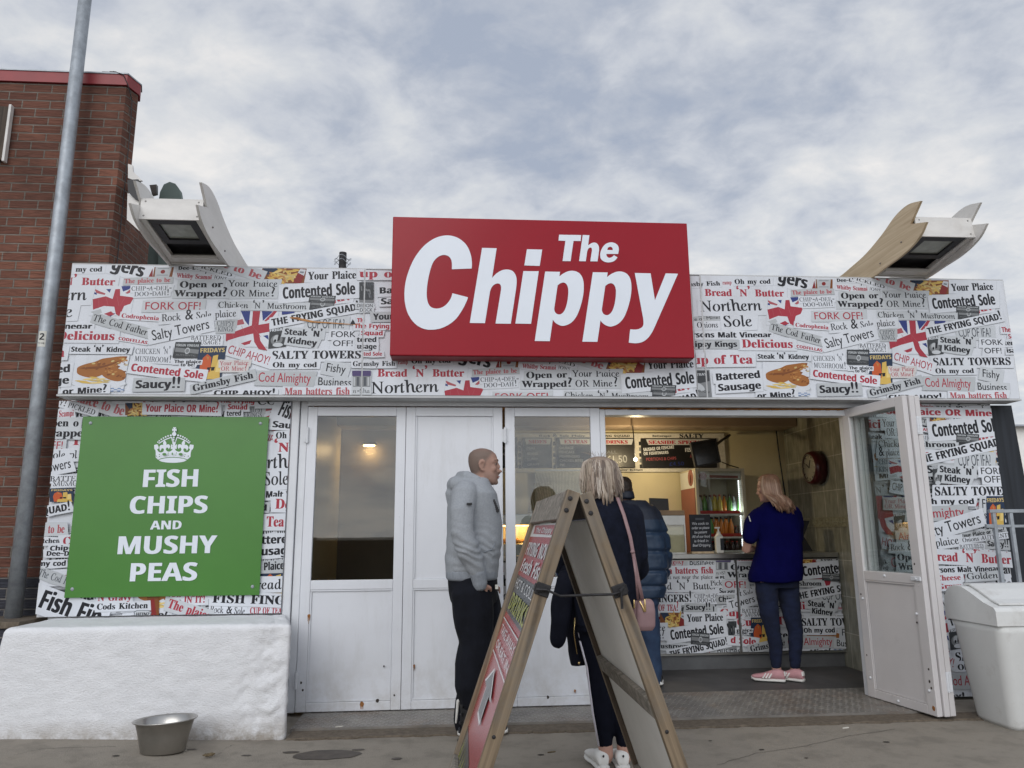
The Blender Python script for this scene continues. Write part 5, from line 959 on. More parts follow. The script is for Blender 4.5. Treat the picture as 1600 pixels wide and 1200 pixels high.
def picture(pr, key, dx, dz):
    fr, x0, y0, x1, y1 = PICS[key]; W, H = x1 - x0, y1 - y0; kind = key.rstrip('0123456789')
    rnd = random.Random(sum(map(ord, key)))
    F = lambda u, v: at(fr, x0 + u * W, y0 + v * H)
    def po(pts, c): pr.poly([sh(F(*p[:2]), dx, dz) for p in pts], c)
    def re(a, b, c_, d, c, rot=0): po([(a, b), (c_, b), (c_, d), (a, d)], c)
    def tx(s, st, a, b, c_, d, cap, c): pr.text(s, st, sh(F(a, b), dx, dz), sh(F(c_, d), dx, dz), abs(F(0, 0)[1] - F(0, 1)[1]) * cap, c=c)
    if kind == 'ketchup':
        re(0, 0, 1, 1, 'paper1'); po([(0, 1), (.1, .1), (.16, 1)], 'ketchup'); re(.16, 0, .92, 1, 'brown2'); po([(.2, 0), (.84, 0), (.8, 1), (.24, 1)], 'paper3'); re(.3, .12, .74, .18, 'soft'); po(oval(.52, .48, .09, .2), 'ketchup'); re(.3, .8, .74, .86, 'soft')
    elif kind == 'chips':
        re(0, 0, 1, 1, 'brown2'); po([(0, 0), (.42, 0), (.2, .62)], 'navy')
        for i in range(46):
            u, v = rnd.uniform(.2, .82), rnd.uniform(.06, .95); a = rnd.uniform(-40, 100); l = rnd.uniform(.09, .17)
            if u < .35 and v < .4 and u + v < .55: continue
            q = oval(u, v, l, .062, 8, 0); c, s = math.cos(math.radians(a)), math.sin(math.radians(a))
            po([(u + ((p[0] - u) * c - (p[1] - v) * s * .45), v + ((p[0] - u) * s * 1.6 + (p[1] - v) * c)) for p in q], rnd.choice(['yellow', 'yellow2', 'gold', 'brown3', 'yellow']))
        po([(.75, .95), (.82, .3), (.86, .02), (.97, .05), (.99, .3), (.93, 1)], 'ketchup'); po([(.82, .3), (.86, .05), (.99, .1), (.97, .5)], 'paper2'); po([(.87, .2), (.96, .24), (.94, .34), (.86, .3)], 'soft')
    elif kind == 'jack':
        if key == 'jack2':
            J = lambda pts, c: pr.poly([sh(at('B', *p), dx, dz) for p in pts], c)
            re(.05, .02, .75, .9, 'paper1')
            J([(455, 442), (525, 442), (535, 560), (500, 520)], 'blue'); J([(612, 442), (695, 446), (632, 520)], 'blue'); J([(760, 445), (858, 445), (850, 462), (765, 470)], 'blue')
            J([(425, 520), (480, 505), (500, 545), (430, 560)], 'light_red'); J([(642, 520), (700, 442), (725, 442), (700, 490), (655, 525)], 'red')
            J([(545, 442), (600, 442), (606, 552), (696, 535), (712, 580), (700, 606), (622, 622), (642, 680), (705, 757), (640, 745), (598, 690), (578, 622), (480, 648), (385, 682), (376, 622), (440, 605), (556, 556)], 'red')
            J([(500, 700), (575, 672), (566, 704), (530, 715)], 'red'); J([(640, 625), (700, 610), (735, 690), (712, 745)], 'paper1'); J([(655, 640), (690, 632), (702, 672)], 'blue')
            for a, b in (((480, 560), (520, 640)), ((560, 560), (640, 650)), ((600, 500), (560, 600)), ((620, 570), (700, 560)), ((420, 610), (440, 660))):
                J([a, (a[0] + 3, a[1]), (b[0] + 2, b[1]), (b[0], b[1] + 2)], 'light_red')
        else:
            J = lambda pts, c: pr.poly([sh(F((p[0] - 640) / 310, (p[1] - 240) / 250), dx, dz) for p in pts], c)
            re(0, .02, 1, .96, 'paper1')
            J([(842, 244), (922, 240), (905, 268), (862, 287)], 'blue'); J([(733, 268), (770, 266), (764, 297)], 'blue'); J([(645, 288), (668, 298), (672, 314), (648, 306)], 'blue'); J([(780, 452), (835, 462), (800, 488)], 'blue')
            J([(640, 262), (690, 285), (735, 302), (730, 314), (668, 300)], 'light_red'); J([(880, 300), (918, 262), (925, 290), (900, 305)], 'light_red')
            J([(648, 348), (740, 325), (795, 346), (802, 268), (836, 266), (846, 320), (952, 334), (932, 385), (890, 402), (870, 484), (840, 468), (818, 408), (740, 402), (664, 432)], 'red')
            J([(752, 465), (800, 444), (832, 470), (790, 482)], 'red'); J([(648, 450), (720, 425), (735, 455), (690, 470)], 'paper3')
            for a, b in (((740, 330), (770, 395)), ((820, 320), (850, 400)), ((880, 340), (860, 400)), ((690, 345), (705, 415))):
                J([a, (a[0] + 3, a[1]), (b[0] + 2, b[1]), (b[0], b[1] + 2)], 'light_red')
    elif kind == 'vinegar':
        a = .12 if key not in ('vinegar2', 'vinegar1') else 0
        po([(0, 0), (1, a), (1, 1), (0, 1 - a)], 'darkgrey'); po([(.04, .34), (.42, .4), (.42, .66), (.04, .6)], 'midgrey'); po([(.6, .42), (.97, .48), (.97, .74), (.6, .68)], 'midgrey'); po(oval(.52, .55, .1, .2), 'paper3'); po(oval(.52, .55, .07, .13), 'midgrey')
        tx('VIRGIN VINEGAR', 'K', .05, .26, .95, .30 + a * .5, .15, 'paper3'); tx('AUTHENTIC', 'S', .1, .84, .9, .90, .10, 'midgrey')
    elif key.startswith('fridays'):
        re(0, 0, 1, 1, 'navy'); tx('FRIDAYS', 'K', .05, .2, .96, .18, .13, 'gold')
        po([(.18, .98), (.14, .6), (.2, .36), (.34, .24), (.5, .34), (.54, .6), (.6, .98)], 'orange'); po([(.3, .3), (.42, .34), (.4, .44)], 'brown3'); po([(.54, .98), (.56, .3), (.74, .26), (.78, .98)], 'yellow'); po([(.74, .9), (.76, .42), (.9, .4), (.92, .9)], 'yellow2')
        po([(.3, 1), (.34, .8), (.9, .78), (.96, 1)], 'yellow'); po([(.42, .66), (.54, .64), (.53, .74), (.44, .75)], 'ink'); po([(.56, .64), (.7, .64), (.69, .74), (.58, .75)], 'ink'); po([(.42, .65), (.7, .63), (.7, .66), (.42, .68)], 'ink')
    elif kind == 'friday':
        po([(0, .06), (.82, 0), (1, .5), (.98, .9), (.1, 1)], 'darkgrey'); tx('FRIDAY', 'K', .02, .2, .8, .12, .12, 'paper1'); po(oval(.45, .58, .3, .25), 'midgrey'); po(oval(.42, .52, .16, .17), 'paper3'); po([(.5, .3), (.62, .34), (.6, .6), (.48, .66)], 'ink'); po(oval(.55, .82, .26, .1), 'paper2'); po(oval(.38, .62, .06, .07), 'ink')
    elif kind == 'fish':
        re(0, 0, 1, 1, 'paper1'); po(oval(.52, .79, .52, .13, 22), 'paper3'); po(oval(.52, .775, .5, .115, 22), 'paper1')
        for i in range(14):
            for j in range(3):
                if (i + j) % 2 == 0: re(.12 + i * .064, .90 + j * .033, .12 + (i + 1) * .064, .90 + (j + 1) * .033, 'gingham')
        po(oval(.5, .86, .44, .05, 20), 'paper1')
        po(catmull([(.08, .33), (.2, .25), (.38, .18), (.5, .10), (.68, .06), (.84, .03), (.96, .035, 1), (.94, .12), (.86, .2), (.8, .26), (.84, .34), (.78, .42), (.66, .46), (.5, .58), (.38, .62), (.25, .6), (.1, .52), (.07, .42)], 3), 'brown')
        po(catmull([(.54, .5), (.62, .4), (.74, .36), (.86, .38), (.97, .46), (1.0, .58), (.97, .68), (.86, .72), (.72, .68), (.6, .6)], 3), 'brown')
        for i in range(70):
            u = rnd.uniform(.1, .97); v = (.45 - u * .3 + rnd.uniform(-.12, .12)) if rnd.random() < .6 else rnd.uniform(.42, .66)
            if v > .4 and u < .58: continue
            po(oval(u, v, rnd.uniform(.015, .04), rnd.uniform(.012, .03), 7, rnd.uniform(-50, 20)), rnd.choice(['brown2', 'brown3', 'brown3', 'brown2', 'gold']))
        po(catmull([(.1, .36), (.3, .32), (.5, .3), (.7, .22), (.86, .14), (.7, .26), (.5, .36), (.3, .38)], 2), 'brown2')
        for i, (u, v, l, a) in enumerate(((.2, .72, .14, 8), (.32, .66, .12, -6), (.45, .70, .14, 4), (.42, .62, .1, 12), (.55, .66, .1, -8), (.6, .74, .12, 3), (.3, .76, .15, 6), (.48, .76, .14, -4), (.66, .70, .08, 5))):
            po(oval(u, v, l, .024, 6, a), ('yellow', 'yellow2', 'gold')[i % 3])
    elif kind in ('newsprint', 'news'):
        re(0, 0, 1, .58, 'darkgrey'); re(0, .58, 1, 1, 'midgrey')
        for i in range(12): po(oval(rnd.uniform(.1, .9), rnd.uniform(.05, .55), .1, .04, 6, rnd.uniform(0, 90)), rnd.choice(['midgrey', 'ink', 'grey']))
    elif kind == 'shop':
        po([(0, 0), (.85, 0), (1, 1), (.1, 1)], 'midgrey'); po([(.05, .04), (.8, .04), (.86, .4), (.2, .5)], 'darkgrey'); tx('TRAY', 'K', .1, .22, .7, .2, .09, 'paper3'); po(oval(.3, .62, .3, .12, 12, 20), 'paper3'); tx('DELION', 'S', .05, .78, .85, .84, .08, 'ink')
    elif kind == 'awning':
        re(0, 0, 1, 1, 'paper2'); re(.02, .03, .98, .24, 'purple'); re(.05, .24, .95, .66, 'midgrey')
        for i in range(5): re(.08 + i * .18, .28, .18 + i * .18, .62, ('paper3', 'grey')[i % 2])
        tx('n-Sha', 'R', .08, .9, .95, .9, .16, 'ink')
    elif kind == 'crack':
        po([(0, .06), (.1, .1), (.34, .5), (.5, .58), (.97, .86), (.97, .9), (.5, .7), (.3, .62), (.12, .36), (.02, .2)], 'brown3'); po([(.02, .1), (.1, .16), (.16, .34), (.08, .28)], 'brown2'); po([(.82, .84), (.86, .3), (.9, .8)], 'ink')
    elif kind == 'brown': re(0, 0, 1, 1, 'brown2'); po([(.1, .3), (.6, .2), (.8, 1), (.3, 1)], 'ketchup')
    elif kind == 'heinz':
        po([(.02, .3), (.2, .1), (.8, .1), (.98, .3), (.9, 1), (.1, 1)], 'soft'); po([(.07, .34), (.22, .18), (.78, .18), (.93, .34), (.86, .94), (.14, .94)], 'paper2'); tx('HEINZ', 'K', .14, .78, .86, .78, .4, 'ink')
def paste(pr, spec, dx=0, dz=0):
    slips = []
    for ln in spec.strip().split('\n'):
        if ln[0] == '*': slips.append(ln[1:]); continue
        join = ln[0] == '+'; head, words = ln.lstrip('+').split('|'); h = head.split()
        fr, st, ink, paper = h[:4]; x0, y0, x1, y1, cap = map(float, h[4:])
        it = (fr, st, ink, paper, x0, y0, x1, y1, cap, words)
        if join: slips[-1].append(it)
        else: slips.append([it])
    for s in slips:
        if isinstance(s, str): picture(pr, s, dx, dz); continue
        rnd = random.Random(s[0][-1] + str(s[0][4])); rag = lambda k: rnd.uniform(-k, k)
        for off, col in ((1, 'edge'), (0, None)):  # grey drop shadow printed in colour, offset beneath each slip
            for i, (fr, st, ink, paper, x0, y0, x1, y1, cap, words) in enumerate(s):
                if paper == '-': continue
                l = math.hypot(x1 - x0, y1 - y0); ux, uy = (x1 - x0) / l, (y1 - y0) / l; vx, vy = -uy, ux   # v points down the picture
                up = cap * (1.24 if i == 0 else 1.12); dn = cap * (.38 if i == len(s) - 1 else .45); e = cap * .38
                rnd2 = random.Random(words + str(x0)); r2 = lambda k: rnd2.uniform(-k, k)
                Q = [(-e + r2(6), -up + r2(5)), (l * .5, -up + r2(4)), (l + e + r2(6), -up + r2(5)), (l + e + r2(8), dn + r2(4)), (l * .45, dn + r2(4)), (-e + r2(6), dn + r2(4))]
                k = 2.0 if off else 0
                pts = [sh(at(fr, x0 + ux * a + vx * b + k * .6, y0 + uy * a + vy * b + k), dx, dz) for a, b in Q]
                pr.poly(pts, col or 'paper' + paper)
        for fr, st, ink, paper, x0, y0, x1, y1, cap, words in s:
            a, b, c = at(fr, x0, y0), at(fr, x1, y1), at(fr, x0, y0 - cap)
            pr.text(words, st, sh(a, dx, dz), sh(b, dx, dz), abs(c[1] - a[1]), c=ink, bold={'R': .012, 'S': .010, 'K': .026, 'B': .018}[st])
def collage(name, parent, rect, Y, jobs, base='paper1'):
    pr = Print(rect); pr.poly([(rect[0], rect[2]), (rect[1], rect[2]), (rect[1], rect[3]), (rect[0], rect[3])], base)
    for spec, dx, dz in jobs: paste(pr, spec, dx, dz)
    return pr.build(name, parent, Vector((0, Y, 0)), Vector((1, 0, 0)), Vector((0, 0, 1)), Vector((0, -1, 0)))
# ---------------------------------------------------------------- ground
def build_ground():
    bm = BM()
    xs = [-300, -40, -10, -5, -3.2, -2.4, -1.7, -1.1, 0, 2, 4, 6, 12, 40, 300]; ys = [-300, -40, -10, -2, 2, 4, 4.8, 5.2, 5.6, 6.4, 8, 12, 40, 300]
    def gz(x, y): return max(0.0, min(1.0, (-1.1 - x) / 1.9)) * .065 * max(0, min(1, (y - 3.2) / 1.6))
    G = [[bm.verts.new((x, y, gz(x, y))) for x in xs] for y in ys]
    for j in range(len(ys) - 1):
        for i in range(len(xs) - 1): bm.faces.new((G[j][i], G[j][i + 1], G[j + 1][i + 1], G[j + 1][i]))
    rnd = random.Random(12)
    def blot(px, py, rx, ry, mi, n=16):
        c = PZ(px, py, 0); z = gz(c.x, c.y) + .0035
        P = [(c.x + math.cos(a) * rx * (1 + .35 * noise.noise(Vector((math.cos(a) * 2, math.sin(a) * 2, px)))), c.y + math.sin(a) * ry * (1 + .35 * noise.noise(Vector((math.cos(a) * 2, math.sin(a) * 2, px + 5))))) for a in (2 * PI * k / n for k in range(n))]
        f = bm.faces.new([bm.verts.new((x, y, z)) for x, y in P]); f.material_index = mi
    for b in ((512, 1180, .20, .10, 1), (455, 1176, .05, .02, 1), (560, 1172, .04, .016, 1), (385, 1182, .03, .012, 1), (300, 1176, .03, .012, 1), (620, 1186, .03, .02, 1), (1385, 1160, .02, .012, 2), (1190, 1172, .018, .010, 2), (845, 1180, .02, .012, 2), (1260, 1185, .012, .008, 2), (1110, 1158, .012, .008, 2), (180, 1190, .02, .012, 2)): blot(*b)
    for P in (((330, 1186), (345, 1180), (352, 1172), (366, 1166)), ((1120, 1196), (1180, 1178), (1260, 1166), (1330, 1150), (1400, 1140)), ((20, 1195), (60, 1184), (110, 1180), (180, 1176))):     # hairline cracks
        Q = [PZ(x, y, 0) for x, y in P]; Q = [Vector((p.x, p.y, gz(p.x, p.y) + .003)) for p in Q]
        R = [Q[0].lerp(Q[1], 0)]
        for a, b in zip(Q, Q[1:]):
            for k in range(1, 7): R.append(a.lerp(b, k / 6) + Vector((rnd.uniform(-.008, .008), rnd.uniform(-.008, .008), 0)))
        V = [(bm.verts.new(p + Vector((0, .0018, 0))), bm.verts.new(p - Vector((0, .0018, 0)))) for p in R]
        for a, b in zip(V, V[1:]): bm.faces.new((a[0], a[1], b[1], b[0])).material_index = 2
    tag(obj('pavement', bm, ['pavement', 'wet_stain', 'crack_dark']), kind='structure')
    bm = BM(); box(bm, -1.05, 4.6, 5.16, 5.345, -.05, .012, .008)
    rnd = random.Random(3)
    for i in range(60):                                             # frayed front edge of the screed
        x = rnd.uniform(-1.0, 4.4); r = rnd.uniform(.01, .05); prism(bm, [(x + math.cos(a) * r * 1.8, 5.16 + math.sin(a) * r * .5) for a in (2 * PI * k / 7 for k in range(7))], 'z', -.02, .004 + .007 * rnd.random())
    tag(obj('kerb_strip', bm, 'strip'), kind='structure')
    bm = BM(); box(bm, -1.2, 3.66, 6.16, 8.1, -.05, .022); tag(obj('floor', bm, 'floor'), kind='structure')
    # chequer plate in front of and under the doors
    bm = BM(); box(bm, -1.06, 3.34, 5.347, 6.158, -.05, .024)
    pit = .046
    for j in range(18):
        for i in range(96):
            x = -1.04 + i * pit + (j % 2) * pit / 2; y = 5.365 + j * pit * .97
            if x > 3.32 or y > 6.14: continue
            a = .62 if (i + j) % 2 else -.62; c, s = math.cos(a), math.sin(a); l, w = .021, .0075
            q = [(-l, 0), (0, -w), (l, 0), (0, w)]; k = .45
            lo = [bm.verts.new((x + u * c - v * s, y + u * s + v * c, .0243)) for u, v in q]; hi = [bm.verts.new((x + (u * c - v * s) * k, y + (u * s + v * c) * k, .0275)) for u, v in q]
            for n in range(4): bm.faces.new((lo[n], lo[(n + 1) % 4], hi[(n + 1) % 4], hi[n]))
            bm.faces.new(hi).material_index = 1
    tag(obj('tread_plate', bm, ['tread', 'tread_worn']), 'worn metal chequer plate laid along the foot of the white doors', 'metal plate')
build_ground()
# ---------------------------------------------------------------- the kiosk
shop = thing('fish_and_chip_shop', 'flat-roofed chip shop kiosk covered in newspaper-cutting print with white folding doors', 'shop', (1, 6.5, 0))
SHOP_INV = Matrix.Translation((-1, -6.5, 0))
def sp(name, bm, m, **k): return obj(name, bm, m, shop, mw=k.pop('mw', SHOP_INV), **k)
def panel(name, rect, Y, thick, jobs, trim='grey_frame', base='paper1'):
    x0, x1, z0, z1 = rect
    bm = BM(); box(bm, x0, x1, Y + .001, Y + thick, z0, z1)
    o = sp(name, bm, trim)
    c = collage('printed_collage', o, (x0 + .004, x1 - .004, z0 + .004, z1 - .004), Y, jobs, base)
    return o
FY = 5.6
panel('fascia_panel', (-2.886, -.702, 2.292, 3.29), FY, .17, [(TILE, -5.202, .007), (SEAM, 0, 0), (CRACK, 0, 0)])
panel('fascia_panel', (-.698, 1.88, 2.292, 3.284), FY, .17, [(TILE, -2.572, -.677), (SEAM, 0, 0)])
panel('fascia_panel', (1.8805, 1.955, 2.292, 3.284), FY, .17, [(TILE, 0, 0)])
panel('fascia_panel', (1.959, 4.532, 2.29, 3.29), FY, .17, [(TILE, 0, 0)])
bm = BM()                                                           # metal trims: joints, top edge and drip edge of the fascia
for x in (-.70, 1.957): box(bm, x - .006, x + .006, FY - .006, FY, 2.29, 3.288)
box(bm, -2.89, 4.536, FY - .008, FY + .17, 2.276, 2.289); box(bm, -2.887, 4.533, FY + .004, FY + .16, 3.291, 3.298)
sp('fascia_trim', bm, 'grey_frame')
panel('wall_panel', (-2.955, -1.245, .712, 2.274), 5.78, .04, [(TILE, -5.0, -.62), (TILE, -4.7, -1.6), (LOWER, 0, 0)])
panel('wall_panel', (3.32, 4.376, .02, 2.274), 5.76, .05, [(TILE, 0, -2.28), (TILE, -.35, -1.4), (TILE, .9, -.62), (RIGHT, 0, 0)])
def build_shell():
    bm = BM(); box(bm, -2.9, -1.25, 5.83, 5.95, 0, 2.6); sp('front_wall', bm, 'render_white')
    bm = BM(); box(bm, 3.80, 4.40, 5.83, 8.2, 0, 2.6); sp('side_wall', bm, 'dark_timber')
    bm = BM(); box(bm, -1.3, -1.2, 5.95, 8.06, 0, 2.6); sp('side_wall', bm, 'cream')
    bm = BM(); box(bm, -1.3, 3.8, 8.06, 8.2, 0, 2.6); sp('back_wall', bm, 'cream')
    bm = BM(); box(bm, .10, .16, 5.95, 8.055, .02, 2.598); box(bm, -1.198, .099, 8.0, 8.058, .02, 2.598); sp('shade_partition', bm, 'dim_brown_wall')  # dividing wall and lining added to keep the left room dark
    bm = BM(); box(bm, 3.665, 3.79, 5.83, 8.055, 0, 2.6); tw = sp('tiled_wall', bm, 'tile')
    bm = BM(); box(bm, 3.658, 3.664, 5.9, 8.05, 1.30, 1.395)
    for k in range(20):
        y = 5.95 + k * .106
        for q in range(7): ball(bm, (3.658, y + q * .013, 1.345 + .028 * math.sin(q * 1.05)), (.005, .008, .009), 6)
    o = obj('border_tile', bm, 'border_tile', tw)
    bm = BM(); box(bm, -2.9, 4.5, 5.77, 8.25, 2.6, 2.75); box(bm, -2.88, 4.52, 5.772, 5.83, 2.30, 2.598); sp('roof', bm, 'soffit')
    bm = BM(); box(bm, -1.2, 3.66, 7.70, 8.055, 2.36, 2.598, .01); sp('bulkhead', bm, 'soffit')
    bm = BM()                                                       # white door frame
    box(bm, -1.244, -1.185, 5.77, 5.90, .025, 2.295, .006); box(bm, -1.18, -1.125, 5.79, 5.90, .025, 2.295, .005)
    box(bm, 1.142, 1.185, 5.785, 5.90, .025, 2.225, .005); box(bm, 3.16, 3.318, 5.785, 5.90, .025, 2.225, .006)
    box(bm, -1.124, 3.318, 5.775, 5.90, 2.243, 2.297, .006); box(bm, 1.187, 3.158, 5.788, 5.90, 2.178, 2.225, .006)
    sp('door_frame', bm, 'white_paint')
    bm = BM()                                                       # rusty top track over the opening
    box(bm, -1.12, 3.31, 5.81, 5.89, 2.226, 2.242); rnd = random.Random(8)
    for i in range(40):
        x = rnd.uniform(1.25, 3.1); box(bm, x, x + rnd.uniform(.008, .06), 5.783, 5.80, 2.222, 2.230)
    sp('door_track', bm, 'rust')
    # dark timber cladding at the right-hand end
    bm = BM(); q = [(4.38, .0), (4.70, .0), (4.60, 2.27), (4.385, 2.27)]; prism(bm, q, 'y', 5.79, 5.828); sp('end_board', bm, 'dark_timber')
build_shell()
def leaf(w, h, kind, mw, glazed_bottom=.91, st=.072, inner=False, marks=()):
    """one door leaf: local x along it, y its thickness, z up"""
    t = .042; bm = BM(); mid = glazed_bottom - .068
    box(bm, 0, st, 0, t, 0, h, .004); box(bm, w - st, w, 0, t, 0, h, .004)
    for z0, z1 in ((0, .062), (mid, glazed_bottom), (h - .07, h)): box(bm, st + .0005, w - st - .0005, .0005, t - .0005, z0, z1, .004)
    box(bm, st, w - st, .015, t - .012, .063, mid - .001)
    for a, b in ((st + .001, w - st - .001),):                      # beads round the lower panel
        for z in (.064, mid - .012): box(bm, a, b, .004, .0095, z, z + .011, .002)
        for x in (a, b - .011): box(bm, x, x + .011, .004, .0095, .076, mid - .014, .002)
    if kind == 'solid':
        box(bm, st, w - st, .015, t - .012, glazed_bottom + .001, h - .071)
        for x in (st + .001, w - st - .012): box(bm, x, x + .011, .004, .0095, glazed_bottom + .002, h - .072, .002)
    rnd = random.Random(int(w * 1e4) + len(marks))
    for i in range(9):                                              # screw heads along the beads
        x, z = rnd.choice([(st * .5, rnd.uniform(.1, h)), (w - st * .5, rnd.uniform(.1, h))]); ball(bm, (x, 0, z), (.006, .003, .006), 6)
    n0 = len(bm.faces)
    for x, z, r, dr, mi in marks:                                   # rust runs and chipped paint
        P = [(x + math.cos(a) * r * (1 + .4 * rnd.random()), z + math.sin(a) * r * (1.2 + .5 * rnd.random())) for a in (2 * PI * k / 9 for k in range(9))]
        prism(bm, P, 'y', -.0008, .006, mi)
        if dr > 0:
            for k in range(3): u = x + (k - 1) * r * .7; d = dr * rnd.uniform(.4, 1); prism(bm, [(u - r * .3, z), (u + r * .3, z), (u + r * .12, z - d), (u - r * .1, z - d)], 'y', -.0006, .006, mi)
    o = sp('door', bm, ['door_inner' if inner else 'white_panel', 'rust', 'chip_mark'], mw=SHOP_INV @ mw)
    if kind != 'solid':
        bm = BM(); box(bm, st - .004, w - st + .004, .017, .023, glazed_bottom - .004, h - .066); obj('door_glass', bm, 'glass_inner' if inner else 'glass', o)
    return o
def hinge(door, x, z, y=-.014):
    bm = BM(); tube(bm, [(x, y, z - .06), (x, y, z + .06)], .011, 8)
    for k in (-1, 0, 1): tube(bm, [(x, y, z + k * .036 - .002), (x, y, z + k * .036 + .002)], .0135, 8)
    box(bm, x - .026, x + .026, -.003, .003, z - .05, z + .05); obj('hinge', bm, 'white_paint', door)
DY, DH, DZ = 5.78, 2.205, .030
def at_door(x): return Matrix.Translation((x, DY, DZ))
d1 = leaf(.745, DH, 'glazed', at_door(-1.122), marks=((.07, .66, .009, .07, 1), (.47, .045, .012, .05, 1), (.035, .20, .007, 0, 2), (.05, .15, .006, 0, 2), (.62, .30, .005, 0, 2), (.58, .066, .010, .0, 2), (.70, .10, .006, 0, 2)))
d2 = leaf(.745, DH, 'solid', at_door(-.374), marks=((.09, .30, .006, .04, 1), (.61, .09, .008, 0, 2), (.5, .07, .008, 0, 2)))
d3 = leaf(.748, DH, 'glazed', at_door(.392), st=.075, marks=((.5, .1, .006, .02, 1), (.3, .06, .008, 0, 2)))
for d, x in ((d1, .004), (d3, .0)):
    for z in (.22, 1.985): hinge(d, x, z)
p0, p1 = Vector((3.150, 5.83, .03)), Vector((3.249, 5.140, .03))
ax = (p1 - p0).normalized(); ay = Vector((-ax.y, ax.x, 0))
def fold(k, dl=0.0):
    o = p0 + ay * (.05 * k) + ax * dl; return Matrix(((ax.x, ay.x, 0, o.x), (ax.y, ay.y, 0, o.y), (0, 0, 1, o.z), (0, 0, 0, 1)))
LW = (p1 - p0).length
dA = leaf(LW, DH - .005, 'glazed', fold(0), glazed_bottom=.93, st=.085, inner=True, marks=((LW - .03, .05, .012, 0, 1), (LW - .035, .3, .006, 0, 2), (LW - .04, .22, .007, 0, 2), (LW - .03, .18, .006, 0, 2), (.03, .75, .006, 0, 2), (.03, .3, .005, 0, 2), (LW - .1, .6, .005, 0, 2), (LW - .06, 1.0, .006, 0, 2)))
bm = BM()                                                           # bolt and knobs on the open leaf
box(bm, LW - .10, LW - .01, -.012, -.0005, .885, .915, .003); tube(bm, [(LW - .05, -.008, .90), (LW - .05, -.02, .90)], .008, 8); obj('bolt', bm, 'white_paint', dA)
for x, z in ((.05, .72), (.32, .905), (.05, .14), (LW - .05, .16), (LW - .09, .66), (.33, .03)): bm = BM(); ball(bm, (x, -.004, z), (.010, .008, .010), 8); obj('knob', bm, 'white_paint', dA)
dB = leaf(LW, DH - .005, 'glazed', fold(1, .012), glazed_bottom=.93, st=.085, inner=True, marks=())
dC = leaf(LW, DH - .005, 'glazed', fold(2, .006), glazed_bottom=.93, st=.085, inner=True, marks=())
for z in (.22, 1.98):
    bm = BM(); box(bm, LW + .001, LW + .006, -.035, .035, z - .065, z + .065, .002); tube(bm, [(LW + .009, -.004, z - .065), (LW + .009, -.004, z + .065)], .008, 8)
    for k in range(-2, 3): tube(bm, [(LW + .009, -.004, z + k * .026 - .002), (LW + .009, -.004, z + k * .026 + .002)], .010, 8)
    obj('hinge', bm, 'white_paint', dC)
